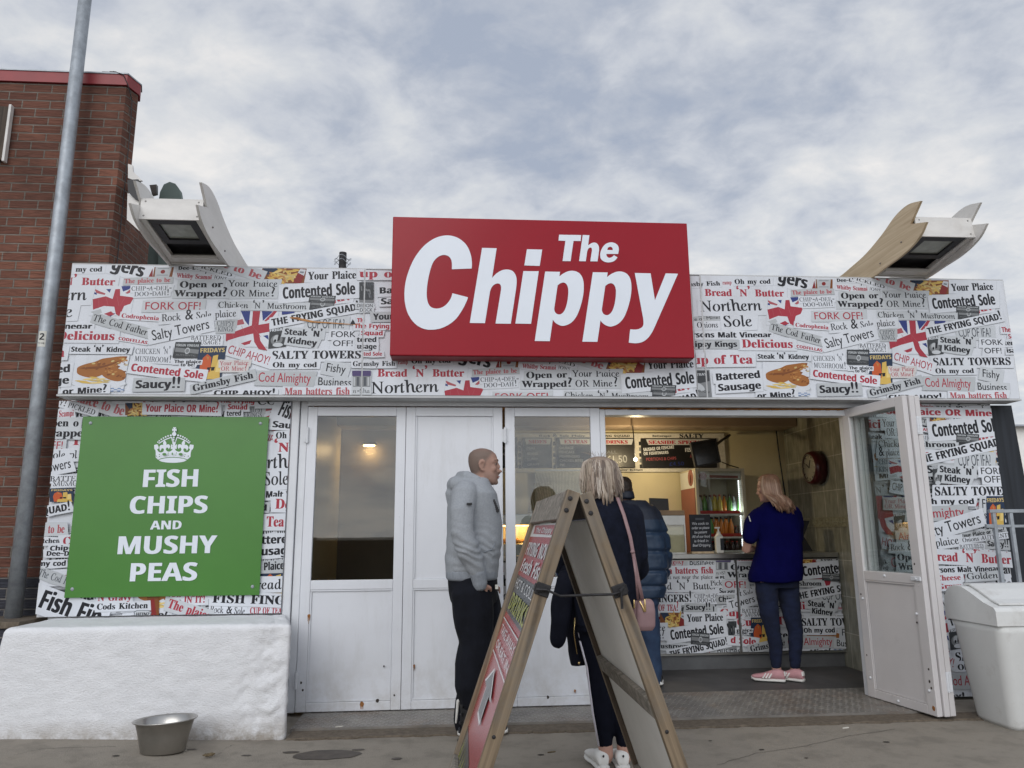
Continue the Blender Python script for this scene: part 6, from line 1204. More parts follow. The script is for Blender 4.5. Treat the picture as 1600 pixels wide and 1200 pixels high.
# ---------------------------------------------------------------- red name sign
def sign_letters(pr, Y):
    G1 = lambda x, y: tuple(PY(620 + x * .15, 350 + y * .15, Y).xz); G2 = lambda x, y: tuple(PY(830 + x * .15, 355 + y * .15, Y).xz)
    def put(G, *loops): pr.poly([[G(*p) for p in catmull(l, 5)] for l in loops], 'sign_white')
    put(G1, [(780, 465, 1), (782, 400), (770, 320), (735, 235), (680, 175), (610, 135), (520, 120), (420, 140), (330, 190), (250, 265), (180, 365), (130, 475), (95, 590), (80, 710), (85, 820), (110, 920), (155, 1000), (215, 1060), (290, 1095), (365, 1102), (450, 1090), (540, 1050), (620, 985), (685, 890), (725, 810), (742, 765, 1), (580, 722, 1), (560, 780), (520, 835), (470, 870), (410, 882), (355, 865), (325, 820), (312, 750), (315, 660), (330, 560), (355, 460), (385, 390), (430, 345), (485, 324), (535, 335), (565, 370), (574, 415), (574, 473, 1)])
    put(G1, [(888, 250, 1), (1040, 254, 1), (992, 562, 1), (1040, 515), (1100, 482), (1160, 476), (1210, 495), (1242, 545), (1248, 610), (1240, 690, 1), (1187, 1040, 1), (1028, 1038, 1), (1085, 690, 1), (1085, 650), (1070, 625), (1040, 622), (1000, 645), (975, 690), (965, 740, 1), (918, 1034, 1), (760, 1032, 1)])
    put(G1, [(1318, 492, 1), (1478, 493, 1), (1398, 1041, 1), (1235, 1038, 1)]); put(G1, [(1355, 264, 1), (1514, 268, 1), (1488, 438, 1), (1328, 433, 1)])
    P1 = [(145, 463, 1), (300, 466, 1), (293, 514, 1), (340, 480), (400, 457), (460, 460), (510, 490), (540, 550), (547, 640), (535, 740), (505, 850), (465, 940), (410, 1000), (340, 1028), (290, 1020), (250, 995), (225, 965, 1), (193, 1188, 1), (36, 1186, 1)]
    I1 = [(275, 607, 1), (305, 585), (340, 578), (370, 600), (385, 650), (382, 730), (368, 810), (345, 870), (315, 903), (285, 910), (255, 895), (240, 860), (245, 810, 1)]
    mv = lambda L: [(p[0] + 496, p[1] + 7) + p[2:] for p in L]
    put(G2, P1, I1); put(G2, mv(P1), mv(I1))
    put(G2, [(1078, 478, 1), (1243, 482, 1), (1288, 762, 1), (1400, 482, 1), (1528, 486, 1), (1290, 1030, 1), (1255, 1100), (1215, 1155), (1160, 1195), (1090, 1210), (1015, 1203, 1), (1030, 1065, 1), (1100, 1066), (1150, 1045), (1168, 1010), (1165, 950, 1)])
    put(G2, [(290, 80, 1), (520, 83, 1), (514, 146, 1), (440, 144, 1), (410, 355, 1), (326, 354, 1), (356, 144, 1), (284, 141, 1)])
    put(G2, [(536, 82, 1), (606, 85, 1), (592, 190, 1), (640, 163), (680, 168), (703, 200), (706, 245, 1), (690, 358, 1), (615, 356, 1), (632, 245, 1), (628, 218), (605, 216), (587, 240), (580, 270, 1), (568, 356, 1), (498, 355, 1)])
    put(G2, [(905, 280, 1), (912, 230), (900, 190), (865, 165), (820, 160), (770, 180), (735, 225), (718, 280), (725, 330), (760, 360), (805, 368), (850, 360), (880, 340), (898, 315, 1), (862, 293, 1), (840, 312), (810, 320), (788, 305), (782, 280, 1)], [(792, 238, 1), (800, 215), (825, 205), (845, 218), (848, 240, 1)])
def name_sign():
    Y = 5.42; a = PY(614, 338, Y); b = PY(1084, 559, Y); c = PY(1075, 349, Y); d = PY(610, 555, Y)
    t = thing('name_sign', 'large red box sign reading The Chippy in white italic letters, fixed over the kiosk fascia', 'sign', ((a.x + b.x) / 2, Y + .08, d.z))
    inv = Matrix.Translation(-t.location)
    x0, x1, z0, z1 = a.x, (b.x + c.x) / 2, (d.z + b.z) / 2, (a.z + c.z) / 2
    bm = BM(); box(bm, x0, x1, Y, FY - .009, z0, z1, .006); obj('sign_box', bm, 'sign_red', t, mw=inv)
    bm = BM()
    for z in (z0 - .004, z1): box(bm, x0 + .004, x1 - .004, Y + .02, FY - .012, z + .0005, z + .0035)
    obj('sign_edge', bm, 'coping_red', t, mw=inv)
    pr = Print((x0, x1, z0, z1), .0015); sign_letters(pr, Y)
    pr.T = [(q, .003, c) for q, h, c in pr.T]
    o = pr.build('lettering', t, Vector((0, Y, 0)), Vector((1, 0, 0)), Vector((0, 0, 1)), Vector((0, -1, 0)), mats=['sign_white']); o.matrix_local = inv
name_sign()
# ---------------------------------------------------------------- green slogan sign
def slogan_sign():
    Y = 5.735; cs = [PY(x, y, Y) for x, y in ((127, 650), (420, 652), (405, 932), (103, 932))]
    x0, x1, z0, z1 = (cs[0].x + cs[3].x) / 2, (cs[1].x + cs[2].x) / 2, (cs[2].z + cs[3].z) / 2, (cs[0].z + cs[1].z) / 2
    t = thing('slogan_sign', 'square green sign with a white crown, reading FISH CHIPS AND MUSHY PEAS', 'sign', ((x0 + x1) / 2, Y, z0)); inv = Matrix.Translation(-t.location)
    bm = BM(); box(bm, x0, x1, Y, Y + .006, z0, z1, .002)
    for k, (x, z) in enumerate(((x0 + .22, z1 - .75), )): pass
    obj('panel', bm, 'green', t, mw=inv)
    pr = Print((x0, x1, z0, z1), .0004)
    def F(x, y): return tuple(PY(50 + x * .3083, 610 + y * .3083, Y).xz)
    for s, a, b, c in (('FISH', (552, 490), (848, 487), 88), ('CHIPS', (488, 625), (890, 621), 88), ('AND', (600, 705), (760, 703), 44), ('MUSHY', (424, 830), (932, 824), 90), ('PEAS', (486, 968), (838, 963), 92)):
        p = F(*a); q = F(a[0], a[1] - c); pr.text(s, 'K', p, F(*b), abs(q[1] - p[1]), c='sign_white')
    lt = Print(pr.rect, .0004); lt.T = pr.T
    o = lt.build('lettering', t, Vector((0, Y - .0005, 0)), Vector((1, 0, 0)), Vector((0, 0, 1)), Vector((0, -1, 0)), mats=['sign_white']); o.matrix_local = inv
    cr = Print(pr.rect, .0006)
    def K(x, y): return tuple(PY(230 + x * .05834, 660 + y * .05833, Y).xz)
    def put(L, c='sign_white', k=3): cr.poly([K(*p) for p in catmull(L, k)], c)
    band = [(188, 605, 1), (270, 585, 1), (305, 650), (310, 700, 1), (265, 720, 1), (300, 780), (360, 805), (425, 785), (448, 735), (432, 698), (388, 700), (372, 735), (350, 770, 1), (326, 690), (340, 630), (385, 602), (430, 606, 1), (428, 540), (465, 484), (512, 540), (512, 606, 1), (560, 584), (605, 608), (615, 655), (575, 722, 1), (560, 682), (518, 678), (500, 728), (540, 775), (592, 785), (650, 755), (682, 708, 1), (630, 716, 1), (640, 580, 1), (690, 622, 1), (670, 520, 1), (772, 520, 1), (745, 622, 1), (796, 580, 1), (790, 712, 1), (740, 708, 1), (770, 755), (832, 785), (890, 775), (916, 728), (900, 680), (862, 682), (850, 722, 1), (820, 660), (830, 600), (880, 584), (926, 606, 1), (930, 540), (985, 484), (1014, 540), (1000, 608, 1), (1050, 600), (1096, 640), (1105, 690), (1060, 768, 1), (1046, 712), (992, 696), (970, 732), (992, 785), (1050, 805), (1112, 785), (1150, 722, 1), (1115, 690, 1), (1150, 590, 1), (1246, 605, 1), (1232, 700), (1185, 745, 1), (1165, 830), (1160, 925, 1), (1082, 992, 1), (1000, 965), (850, 936), (690, 928), (540, 936), (390, 960), (290, 1000, 1), (222, 930, 1), (230, 830), (222, 745, 1), (190, 700)]
    put(band)
    put([(308, 1010, 1), (400, 978), (550, 954), (690, 946), (840, 954), (980, 978), (1062, 1006, 1), (985, 1050), (830, 1075), (690, 1082), (540, 1075), (390, 1050)])
    put([(305, 552, 1), (480, 450), (640, 390, 1), (672, 395, 1), (694, 515, 1), (668, 515, 1), (648, 415, 1), (490, 475), (318, 578, 1)]); put([(1140, 548, 1), (980, 450), (820, 390, 1), (790, 395, 1), (752, 515, 1), (776, 515, 1), (808, 415, 1), (970, 475), (1128, 572, 1)])
    for x, y, r in ((290, 530, 19), (330, 495, 20), (385, 455, 21), (443, 420, 22), (503, 390, 23), (568, 366, 24), (640, 352, 27), (835, 352, 27), (903, 366, 24), (966, 390, 23), (1020, 420, 22), (1072, 452, 21), (1118, 492, 20), (1154, 528, 18), (728, 410, 22), (724, 460, 20), (722, 502, 16), (740, 318, 58)): cr.poly([K(*p) for p in oval(x, y, r, r, 14)], 'sign_white')
    put([(710, 138, 1), (795, 138, 1), (765, 188, 1), (806, 170, 1), (806, 245, 1), (765, 225, 1), (772, 262, 1), (722, 262, 1), (730, 225, 1), (688, 245, 1), (688, 170, 1), (730, 188, 1)])
    for x, y, a, b in ((478, 858, 55, 36), (915, 858, 55, 36), (694, 848, 20, 36), (264, 912, 12, 20), (1120, 910, 12, 20), (350, 866, 13, 13), (352, 918, 13, 13), (590, 830, 13, 13), (590, 882, 13, 13), (805, 828, 13, 13), (795, 882, 13, 13), (1040, 866, 13, 13), (1026, 918, 13, 13), (710, 658, 9, 9)): cr.poly([K(*p) for p in oval(x, y, a, b, 12)], 'green')
    o = cr.build('crown_emblem', t, Vector((0, Y, 0)), Vector((1, 0, 0)), Vector((0, 0, 1)), Vector((0, -1, 0)), mats=['sign_white', 'green']); o.matrix_local = inv
    for x, z in ((x0 + .05, z0 + .06), (x0 + .06, z1 - .05), (x1 - .06, z1 - .05), (x1 - .05, z0 + .06)):
        bm = BM(); ball(bm, (0, 0, 0), (.013, .006, .013), 10); box(bm, -.004, .004, -.0075, -.004, -.004, .004); obj('screw', bm, 'galv', t, loc=Vector((x, Y - .001, z)) - t.location)
slogan_sign()
# ---------------------------------------------------------------- fish-tail floodlights on the roof edge
def tail_light(xl, xr, front, label, fin_mat, side):
    t = thing('floodlight', label, 'light', ((xl + xr) / 2, 5.6, 3.3), group='fish-tail lights above the fascia'); inv = Matrix.Translation(-t.location)
    X = 3.4
    up = [PX(x, y, X) for x, y in ((1440, 314), (1420, 320), (1400, 338), (1380, 366), (1355, 396), (1333, 416), (1312, 433))]
    lo = [PX(x, y, X) for x, y in ((1449, 347), (1440, 367), (1427, 384), (1410, 400), (1388, 416), (1365, 433))]
    notch = PX(1424, 350, X)
    poly = catmull([(up[0].y, up[0].z, 1)] + [(p.y, p.z) for p in up[1:]] + [(6.35, 3.50), (6.40, 3.30, 1), (5.9, 3.302, 1)] + [(p.y, p.z) for p in reversed(lo[1:])] + [(lo[0].y, lo[0].z, 1), (notch.y, notch.z, 1)], 4)
    for x, m in ((xl, fin_mat[0]), (xr, fin_mat[1])):
        bm = BM(); prism(bm, poly, 'x', x - .009, x + .009)
        rnd = random.Random(int(x * 100))
        o = obj('tail_fin', bm, m, t, mw=inv)
        for y, z in ((5.15, 3.42), (5.45, 3.36)):
            b2 = BM(); ball(b2, (0, 0, 0), (.011, .007, .007), 8); obj('bolt', b2, 'steel_dark', o, loc=(x - .009 if side > 0 else x + .009, y, z))
    # box between the fins, open below, with the lamp let into it
    a, b = xl + .0095, xr - .0095; y0, y1 = 4.97, 5.60
    bm = BM()
    zt = lambda y: 3.555 - (y - 4.97) * .15
    zb = lambda y: 3.395 - (y - 4.97) * .13
    def slab(P, th):
        prism(bm, P, 'x', a, b)
    slab([(y0, zb(y0)), (y0 + .012, zb(y0)), (y0 + .03, zt(y0)), (y0 + .018, zt(y0))], 0)              # front plate
    slab([(y0 + .031, zt(y0)), (y0 + .031, zt(y0) - .012), (y1 + .3, zt(y1) - .03), (y1 + .3, zt(y1))], 0)    # lid
    slab([(y1 - .02, zb(y1) - .01), (y1, zb(y1) - .01), (y1, zt(y1) - .05), (y1 - .02, zt(y1) - .05)], 0)         # back lip
    obj('housing', bm, 'fin_white', t, mw=inv)
    bm = BM()
    for x in (a + .002, b - .042): prism(bm, [(y0 + .02, zb(y0) + .004), (y1 - .03, zb(y1) - .004), (y1 - .03, zb(y1) + .03), (y0 + .02, zb(y0) + .035)], 'x', x, x + .04)
    prism(bm, [(y1 - .12, zb(y1) - .004), (y1 - .03, zb(y1) - .004), (y1 - .03, zb(y1) + .02), (y1 - .12, zb(y1) + .02)], 'x', a + .043, b - .043)
    obj('edge_rail', bm, 'fin_white', t, mw=inv)
    bm = BM(); w0, w1 = a + .05, b - .05
    pl = lambda y, d: (y, zb(y) + d)
    for q0, q1, u0, u1 in ((y0 + .03, y0 + .085, w0, w1), (y0 + .30, y0 + .355, w0, w1)): prism(bm, [pl(q0, .01), pl(q1, .01), pl(q1, .05), pl(q0, .05)], 'x', u0, u1)
    for u0, u1 in ((w0, w0 + .05), (w1 - .05, w1)): prism(bm, [pl(y0 + .086, .01), pl(y0 + .299, .01), pl(y0 + .299, .05), pl(y0 + .086, .05)], 'x', u0, u1)
    prism(bm, [pl(y0 + .36, .06), pl(y1 - .03, .06), pl(y1 - .03, .10), pl(y0 + .36, .10)], 'x', a + .003, b - .003)
    lf = obj('lamp_frame', bm, 'black', t, mw=inv)
    bm = BM(); prism(bm, [pl(y0 + .0865, .025), pl(y0 + .2985, .025), pl(y0 + .2985, .033), pl(y0 + .0865, .033)], 'x', w0 + .051, w1 - .051); obj('lamp_glass', bm, 'lamp_glass', lf)
    for x in (a + .03, b - .03):
        for z in (zt(y0) - .025, zb(y0) + .025): bm = BM(); ball(bm, (x, y0 + .004 + (z - zb(y0)) / .16 * .018, z), (.010, .006, .010), 8); obj('bolt', bm, 'steel_dark', t, mw=inv)
tail_light(3.40, 3.86, 0, 'fish-tail floodlight at the right end of the roof, with a tan plywood fin', ('plywood', 'fin_white'), 1)
tail_light(-2.17, -1.735, 0, 'fish-tail floodlight beside the brick building, with off-white fins', ('fin_white', 'fin_white'), -1)
# ---------------------------------------------------------------- neighbouring brick building, pole, whitewashed block
def brick_building():
    t = thing('brick_building', 'tall red-brown brick building with red coping at the left edge', 'building', (-5, 6.2, 0)); inv = Matrix.Translation(-t.location)
    bm = BM(); zt = PY(100, 113, 5.98).z; q = [(-9, 6.0), (-2.81, 6.0), (-2.767, 6.131), (-2.80, 6.215), (-9, 6.215)]; prism(bm, q, 'z', .98, zt - .10); box(bm, -9, -3.6, 6.22, 11, 0, 4.9); obj('wall', bm, 'brick', t, mw=inv)
    bm = BM(); box(bm, -9, -2.80, 5.995, 6.2, .705, .978); obj('plinth_course', bm, 'blue_brick', t, mw=inv)
    bm = BM(); box(bm, -9, -2.96, 5.60, 6.19, 0, .66); o = obj('plinth_ledge', bm, 'blue_brick', t, mw=inv); bm = BM(); box(bm, -9, -2.955, 5.57, 6.19, .6605, .704, .006); obj('ledge_cap', bm, 'strip', o)
    bm = BM(); q = [(-9, 5.98), (-2.80, 5.98), (-2.752, 6.135), (-2.79, 6.235), (-9, 6.235)]; prism(bm, q, 'z', zt - .096, zt); obj('coping', bm, 'coping_red', t, mw=inv)
    bm = BM(); q = [(-9, 5.972), (-2.795, 5.972), (-2.745, 6.14), (-2.785, 6.245), (-9, 6.245)]; prism(bm, q, 'z', zt + .0005, zt + .012); obj('flashing', bm, 'galv', t, mw=inv)
    bm = BM(); box(bm, -3.02, -2.96, 5.99, 6.05, zt + .013, zt + .03, .004); box(bm, -2.959, -2.90, 5.99, 6.05, zt + .013, zt + .035, .004); tube(bm, [(-2.92, 5.98, zt + .025), (-2.83, 5.965, zt - .01), (-2.79, 5.985, zt - .1), (-2.775, 6.05, zt - .2), (-2.775, 6.07, 4.6), (-2.775, 6.07, 3.4)], .004, 6); obj('cable_clip', bm, 'black', t, mw=inv)
    b = thing('wall_sign', 'edge of a dark sign with pale frame on the brick wall at the left margin', 'sign', (-4.2, 5.97, 3.9)); c = PY(6, 205, 5.93)
    bm = BM(); box(bm, c.x - .9, c.x, 5.955, 5.99, c.z - .24, c.z + .24, .004); obj('panel', bm, 'wood_dark', b, mw=Matrix.Translation(-b.location))
    bm = BM(); box(bm, c.x + .001, c.x + .022, 5.945, 5.99, c.z - .255, c.z + .255, .003); obj('frame_edge', bm, 'fin_white', b, mw=Matrix.Translation(-b.location))
brick_building()
def wall_bracket():
    p = PY(214, 300, 6.03); t = thing('wall_bracket', 'black bracket with two bent pale plates fixed to the side of the brick building', 'bracket', p); inv = Matrix.Translation(-p)
    a = [PY(x, y, 6.03) for x, y in ((200, 256), (207, 258), (208, 268), (222, 282), (214, 283), (200, 278))]
    bm = BM(); prism(bm, [(v.x, v.z) for v in a], 'y', 6.03, 6.05); b = [PY(x, y, 6.03) for x, y in ((200, 302), (218, 316), (219, 362), (199, 344))]; prism(bm, [(v.x, v.z) for v in b], 'y', 6.02, 6.04); obj('plate', bm, 'fin_white', t, mw=inv)
    c = [PY(x, y, 6.0) for x, y in ((199, 281), (216, 280), (222, 300), (226, 318), (210, 310), (200, 300))]
    bm = BM(); prism(bm, [(v.x, v.z) for v in c], 'y', 6.0, 6.13); obj('bracket_body', bm, 'black', t, mw=inv)
    # green-grey domed board and dark box standing behind the left lights
    t = thing('domed_board', 'green-grey board with rounded top behind the left floodlight', 'board', PY(262, 300, 6.9)); inv = Matrix.Translation(-t.location)
    o = [PY(x, y, 6.9) for x, y in ((247, 420), (247, 318), (250, 300), (256, 288), (265, 284), (274, 287), (281, 297), (284, 315), (284, 420))]
    bm = BM(); prism(bm, [(v.x, v.z) for v in o], 'y', 6.9, 6.96); a = [PY(x, y, 6.95) for x, y in ((228, 420), (236, 330), (258, 330), (270, 420))]; prism(bm, [(v.x, v.z) for v in a], 'y', 6.97, 7.0); obj('board', bm, 'green_grey', t, mw=inv)
    q = [PY(x, y, 6.89) for x, y in ((236, 292), (247, 291), (247, 305), (240, 307))]; bm = BM(); prism(bm, [(v.x, v.z) for v in q], 'y', 6.85, 6.89); obj('box', bm, 'steel_dark', t, mw=inv)
wall_bracket()
def chimney_post():
    p = PY(535, 420, 8.2); t = thing('vent_pipe', 'dark vent pipe with wire hoops rising behind the fascia', 'pipe', (p.x, 8.2, 2.75)); h = PY(535, 395, 8.2).z
    bm = BM(); tube(bm, [(0, 0, 0), (0, 0, h - 2.75)], .042, 12); obj('pipe', bm, 'iron', t)
    bm = BM(); R = [Vector((.09 * math.cos(a), .09 * math.sin(a), h - 2.83 + .03 * math.sin(3 * a))) for a in (2 * PI * k / 20 for k in range(21))]; tube(bm, R, .003, 5); tube(bm, [r + Vector((0, 0, -.05)) for r in R], .003, 5); tube(bm, [(-.1, 0, h - 2.86), (.1, 0, h - 2.82)], .003, 5); obj('wire_hoop', bm, 'galv', t)
chimney_post()
def lamp_post():
    t = thing('lamp_post', 'tall galvanised pole standing in front of the brick wall', 'pole', (-3.155, 5.86, 0))
    bm = BM(); tube(bm, [(0, 0, .70), (0, 0, 2.6), (0, 0, 9)], [.055, .053, .047], 24); obj('shaft', bm, 'galv', t, smooth=True)
    p = PY(70, 529, 5.80); zc = p.z
    pr = Print((-9, 9, -9, 9), .0002); W = .037
    bm = BM(); N = 8; r = .0542; vs = []
    for k in range(N + 1): a = -PI / 2 - .55 + 1.1 * k / N; vs.append([bm.verts.new((math.cos(a) * r, math.sin(a) * r, zc + s)) for s in (-.062, .062)])
    for a, b in zip(vs, vs[1:]): bm.faces.new((a[0], b[0], b[1], a[1]))
    o = obj('number_label', bm, 'plastic_white', t)
    pr.text('2', 'K', (-.018, zc - .008), (.018, zc - .008), .052, c='ink'); pr.text('73 1046', 'S', (-.024, zc - .04), (.024, zc - .04), .012, c='ink')
    q = pr.build('number', o, Vector((0, -.0546, 0)), Vector((1, 0, 0)), Vector((0, 0, 1)), Vector((0, -1, 0)))
lamp_post()
def block():
    bm = BM(); P = [(-3.30, 5.20), (-1.075, 5.195), (-1.075, 5.77), (-3.30, 5.77)]
    nx, nz, ny = 70, 24, 16
    def shp(u, v, w): # u along x, v depth, w height
        x = -3.30 + u * 2.225; y = 5.15 + .62 * v; z = w * (.705 - .0)
        return Vector((x, y, z))
    box(bm, -2.835, -1.045, 5.165, 5.775, -.02, .708)
    for v in bm.verts:
        if v.co.x > -1.6: v.co.x -= max(0, (v.co.y - 5.165) / .61) * .155
        elif v.co.z < .3: v.co.x -= .12
    bmesh.ops.bevel(bm, geom=list(bm.edges), offset=.032, segments=3, affect='EDGES', profile=.5)
    b2 = remesh(bm, .015, 2)
    def d(p):
        q = noise.fractal(p * 3.2, .8, 2.1, 4) * .0032 + noise.noise(Vector((p.x * 14, p.y * 14, p.z * 24))) * .0028
        k = math.exp(-((p.x + 1.18) / .10) ** 2)                       # battered right-hand corner
        q += k * (noise.fractal(p * 11 + Vector((3, 0, 0)), .7, 2.2, 4) * .022 - .004)
        k2 = math.exp(-((p.x + 1.32) / .07) ** 2 - ((p.z - .30) / .16) ** 2); q += k2 * (noise.noise(p * 26) * .014 - .008)
        return q
    b2.normal_update()
    for v, p in [(v, v.co + v.normal * d(v.co)) for v in b2.verts]: v.co = p
    tag(obj('whitewashed_block', b2, 'render_white', smooth=True), 'low whitewashed rendered wall block under the green sign', 'wall')
block()
def bowl():
    c = PZ(246, 1178, .03); t = thing('metal_bowl', 'oval stainless steel dog bowl standing on the pavement', 'bowl', (c.x + .005, c.y + .07, .026), .06)
    H = .178; prof = [(.122, .0), (.126, .004), (.145, .095), (.165, H - .010), (.181, H - .005), (.184, H), (.179, H + .0025), (.160, H - .003), (.139, .095), (.12, .010)]
    bm = BM(); R = [[Vector((r * math.cos(a), r * .74 * math.sin(a), z + .006 * (r * math.cos(a)) / .2 * z / H)) for a in (2 * PI * k / 40 for k in range(40))] for r, z in prof]
    rings(bm, R, True); obj('bowl', bm, 'steel', t, smooth=True)
bowl()
def litter():
    for x, y, label in ((325, 1182, 'scrap of brown leaf on the pavement beside the metal bowl'), ):
        p = PZ(x, y, .02); bm = BM(); ball(bm, (0, 0, .008), (.035, .018, .009), 8); ball(bm, (.02, .004, .012), (.02, .012, .007), 8); b = remesh(bm, .005, 1, lambda q: noise.noise(q * 120) * .004); o = obj('dead_leaf', b, 'litter', loc=p); tag(o, label, 'leaf')
    for x, y, lab in ((1322, 1139, 'cigarette butt lying on the concrete strip before the doorway'), (530, 1137, 'white scrap of paper on the chequer plate by the left door'), (862, 1177, 'dark crumb of litter on the pavement by the sandwich board')):
        p = PZ(x, y, .02); bm = BM(); tube(bm, [(-.022, 0, .006), (.0, .002, .006), (.022, .004, .006)], [.004, .0045, .004], 8, dome=True); o = obj('cigarette_butt' if 'butt' in lab else 'litter_scrap', bm, 'litter' if 'dark' in lab else 'paper', loc=p); o.rotation_euler = (0, 0, .2); tag(o, lab, 'litter')
litter()
# ---------------------------------------------------------------- sandwich board
def sandwich_board():
    y0, y1 = 2.74, 3.80
    t = thing('sandwich_board', 'wooden folding A-frame board with faded red menu poster on its left leaf', 'sandwich board', (.43, y0, 0)); inv = Matrix.Translation(-t.location)
    def leafm(foot, top):
        z = Vector((top[0] - foot, 0, top[1])).normalized(); x = Vector((0, 1, 0)); y = z.cross(x); return Matrix(((x.x, y.x, z.x, foot), (x.y, y.y, z.y, y0), (x.z, y.z, z.z, 0), (0, 0, 0, 1)))
    A = inv @ leafm(-.060, (.440, 1.424)); B = inv @ leafm(.940, (.482, 1.402)); w = y1 - y0; L = 1.503; LB = 1.485
    for nm, mw, l in (('front_leaf', A, L), ('rear_leaf', B, LB)):
        s = 1 if nm == 'front_leaf' else -1
        e = .040
        bm = BM(); box(bm, e + .0015, w - e - .0015, -.010 if s < 0 else -.002, .003, .15 if s < 0 else .276, l - .1 if s < 0 else l - .118); leaf_o = obj(nm, bm, 'grey_board', t, mw=mw)
        for q in (0, w - e): bm = BM(); box(bm, q, q + e, -.0245, .0245, 0, l, .003); obj('stile', bm, 'wood', leaf_o)
        bm = BM()
        if s > 0: box(bm, e + .001, w - e - .001, .004, .026, l - .115, l - .004, .003); b9 = BM(); box(b9, e + .001, w - e - .001, .004, .026, .20, .275, .003); obj('rail', b9, 'wood_grey', leaf_o)
        else:
            box(bm, e + .001, w - e - .001, -.020, .020, l - .09, l - .004, .003)
        obj('rail', bm, 'wood_grey' if s > 0 else 'wood_dark', leaf_o)
        if s < 0:
            
            for q in (.14, .66): bm = BM(); box(bm, e + .001, w - e - .001, .004, .026, q, q + .07, .003); obj('cross_rail', bm, 'wood_grey', leaf_o)
        if s < 0:
            bm = BM(); box(bm, w - e - .012, w - e - .002, .0035, .024, .215, l - .1); obj('inner_batten', bm, 'wood_dark', leaf_o)
        if s > 0: poster(leaf_o, e + .004, w - e - .004, .28, l - .12)
        # bolts and worn iron bracket
        for z in (l - .03, l - .075, .62, .30): bm = BM(); ball(bm, (-.001, .006, z), (.004, .009, .009) if z > 1 else (.003, .007, .007), 8); obj('bolt', bm, 'iron', leaf_o)
        zb = 1.135 if s > 0 else 1.12
        bm = BM(); box(bm, -.006, -.0005, -.026, .026, zb - .022, zb + .022, .003); box(bm, -.006, .03, .0247 if s > 0 else -.030, .030 if s > 0 else -.0247, zb - .014, zb + .014, .002); tube(bm, [(-.010, .012, zb - .010), (-.018, .0, zb), (-.010, -.012, zb + .006)], .006, 8, dome=True); obj('bracket', bm, 'iron', leaf_o)
    a = A @ Vector((-.022, -.012, 1.130)); b = B @ Vector((-.022, .012, 1.112))
    bm = BM(); tube(bm, [a + Vector((-.035, 0, .012)), a + Vector((.0, -.005, .010)), a + Vector((.05, 0, -.012)), (a + b) / 2 + Vector((0, 0, -.006)), b + Vector((-.02, 0, 0)), b + Vector((.01, 0, .008)), b + Vector((.012, 0, -.05))], .0048, 10); obj('stay_hook', bm, 'iron', t)
def poster(o, x0, x1, z0, z1):
    """local x runs away from the viewer, the poster is read from outside, so writing runs towards -x"""
    pr = Print((-x1, -x0, z0 + .03, z1 + .03), .0004); z0 += .03; z1 += .03; W = x1 - x0; u = lambda f: -x1 + W * f
    def re(a, b, c): pr.poly([(-x1, a), (-x0, a), (-x0, b), (-x1, b)], c)
    re(z0, z1, 'poster_red'); re(1.355, z1, 'poster_white'); re(.985, 1.165, 'poster_grey'); pr.poly([(u(0), z0), (u(.75), z0), (u(.55), .42), (u(0), .44)], 'poster_grey')
    pr.poly([(u(.12), 1.37), (u(.9), 1.365), (u(.92), 1.405), (u(.1), 1.41)], 'poster_red'); pr.text('The Chippy', 'K', (u(.2), 1.374), (u(.82), 1.372), .024, c='poster_white')
    pr.text('FRYING NOW', 'K', (u(.06), 1.265), (u(.94), 1.265), .062, c='poster_white', slant=.1); pr.text('Fresh Fish', 'K', (u(.06), 1.185), (u(.94), 1.185), .062, c='poster_white', slant=.25)
    pr.text('HOT & COLD', 'S', (u(.08), 1.108), (u(.92), 1.108), .042, c='poster_white'); pr.text('DRINKS', 'K', (u(.08), 1.005), (u(.92), 1.005), .080, c='poster_green', slant=.2)
    for z in (.955, .80): pr.poly([(u(.06), z), (u(.94), z), (u(.94), z + .006), (u(.06), z + .006)], 'poster_white')
    pr.text('TAKE AWAY', 'S', (u(.12), .895), (u(.88), .895), .040, c='poster_white'); pr.text('OR EAT IN', 'S', (u(.12), .83), (u(.88), .83), .036, c='poster_white')
    ar = [(.30, .56), (.52, .56), (.52, .68), (.66, .68), (.41, .775), (.16, .68), (.30, .68)]
    pr.poly([(u(a), b) for a, b in ar], 'poster_white'); pr.poly([(u(.41 + (a - .41) * .84), .668 + (b - .668) * .86) for a, b in ar], 'poster_grey')
    for i in range(9): a = random.uniform(.1, .6); pr.poly([(u(a), z0 + .02), (u(a + .02), z0 + .02), (u(a + .06), z0 + .12)], 'poster_green')
    q = pr.build('poster', o, Vector((0, .0035, -.03)), Vector((-1, 0, 0)), Vector((0, 0, 1)), Vector((0, 1, 0)), mats=['poster_red', 'poster_white', 'poster_grey', 'poster_green'])
sandwich_board()
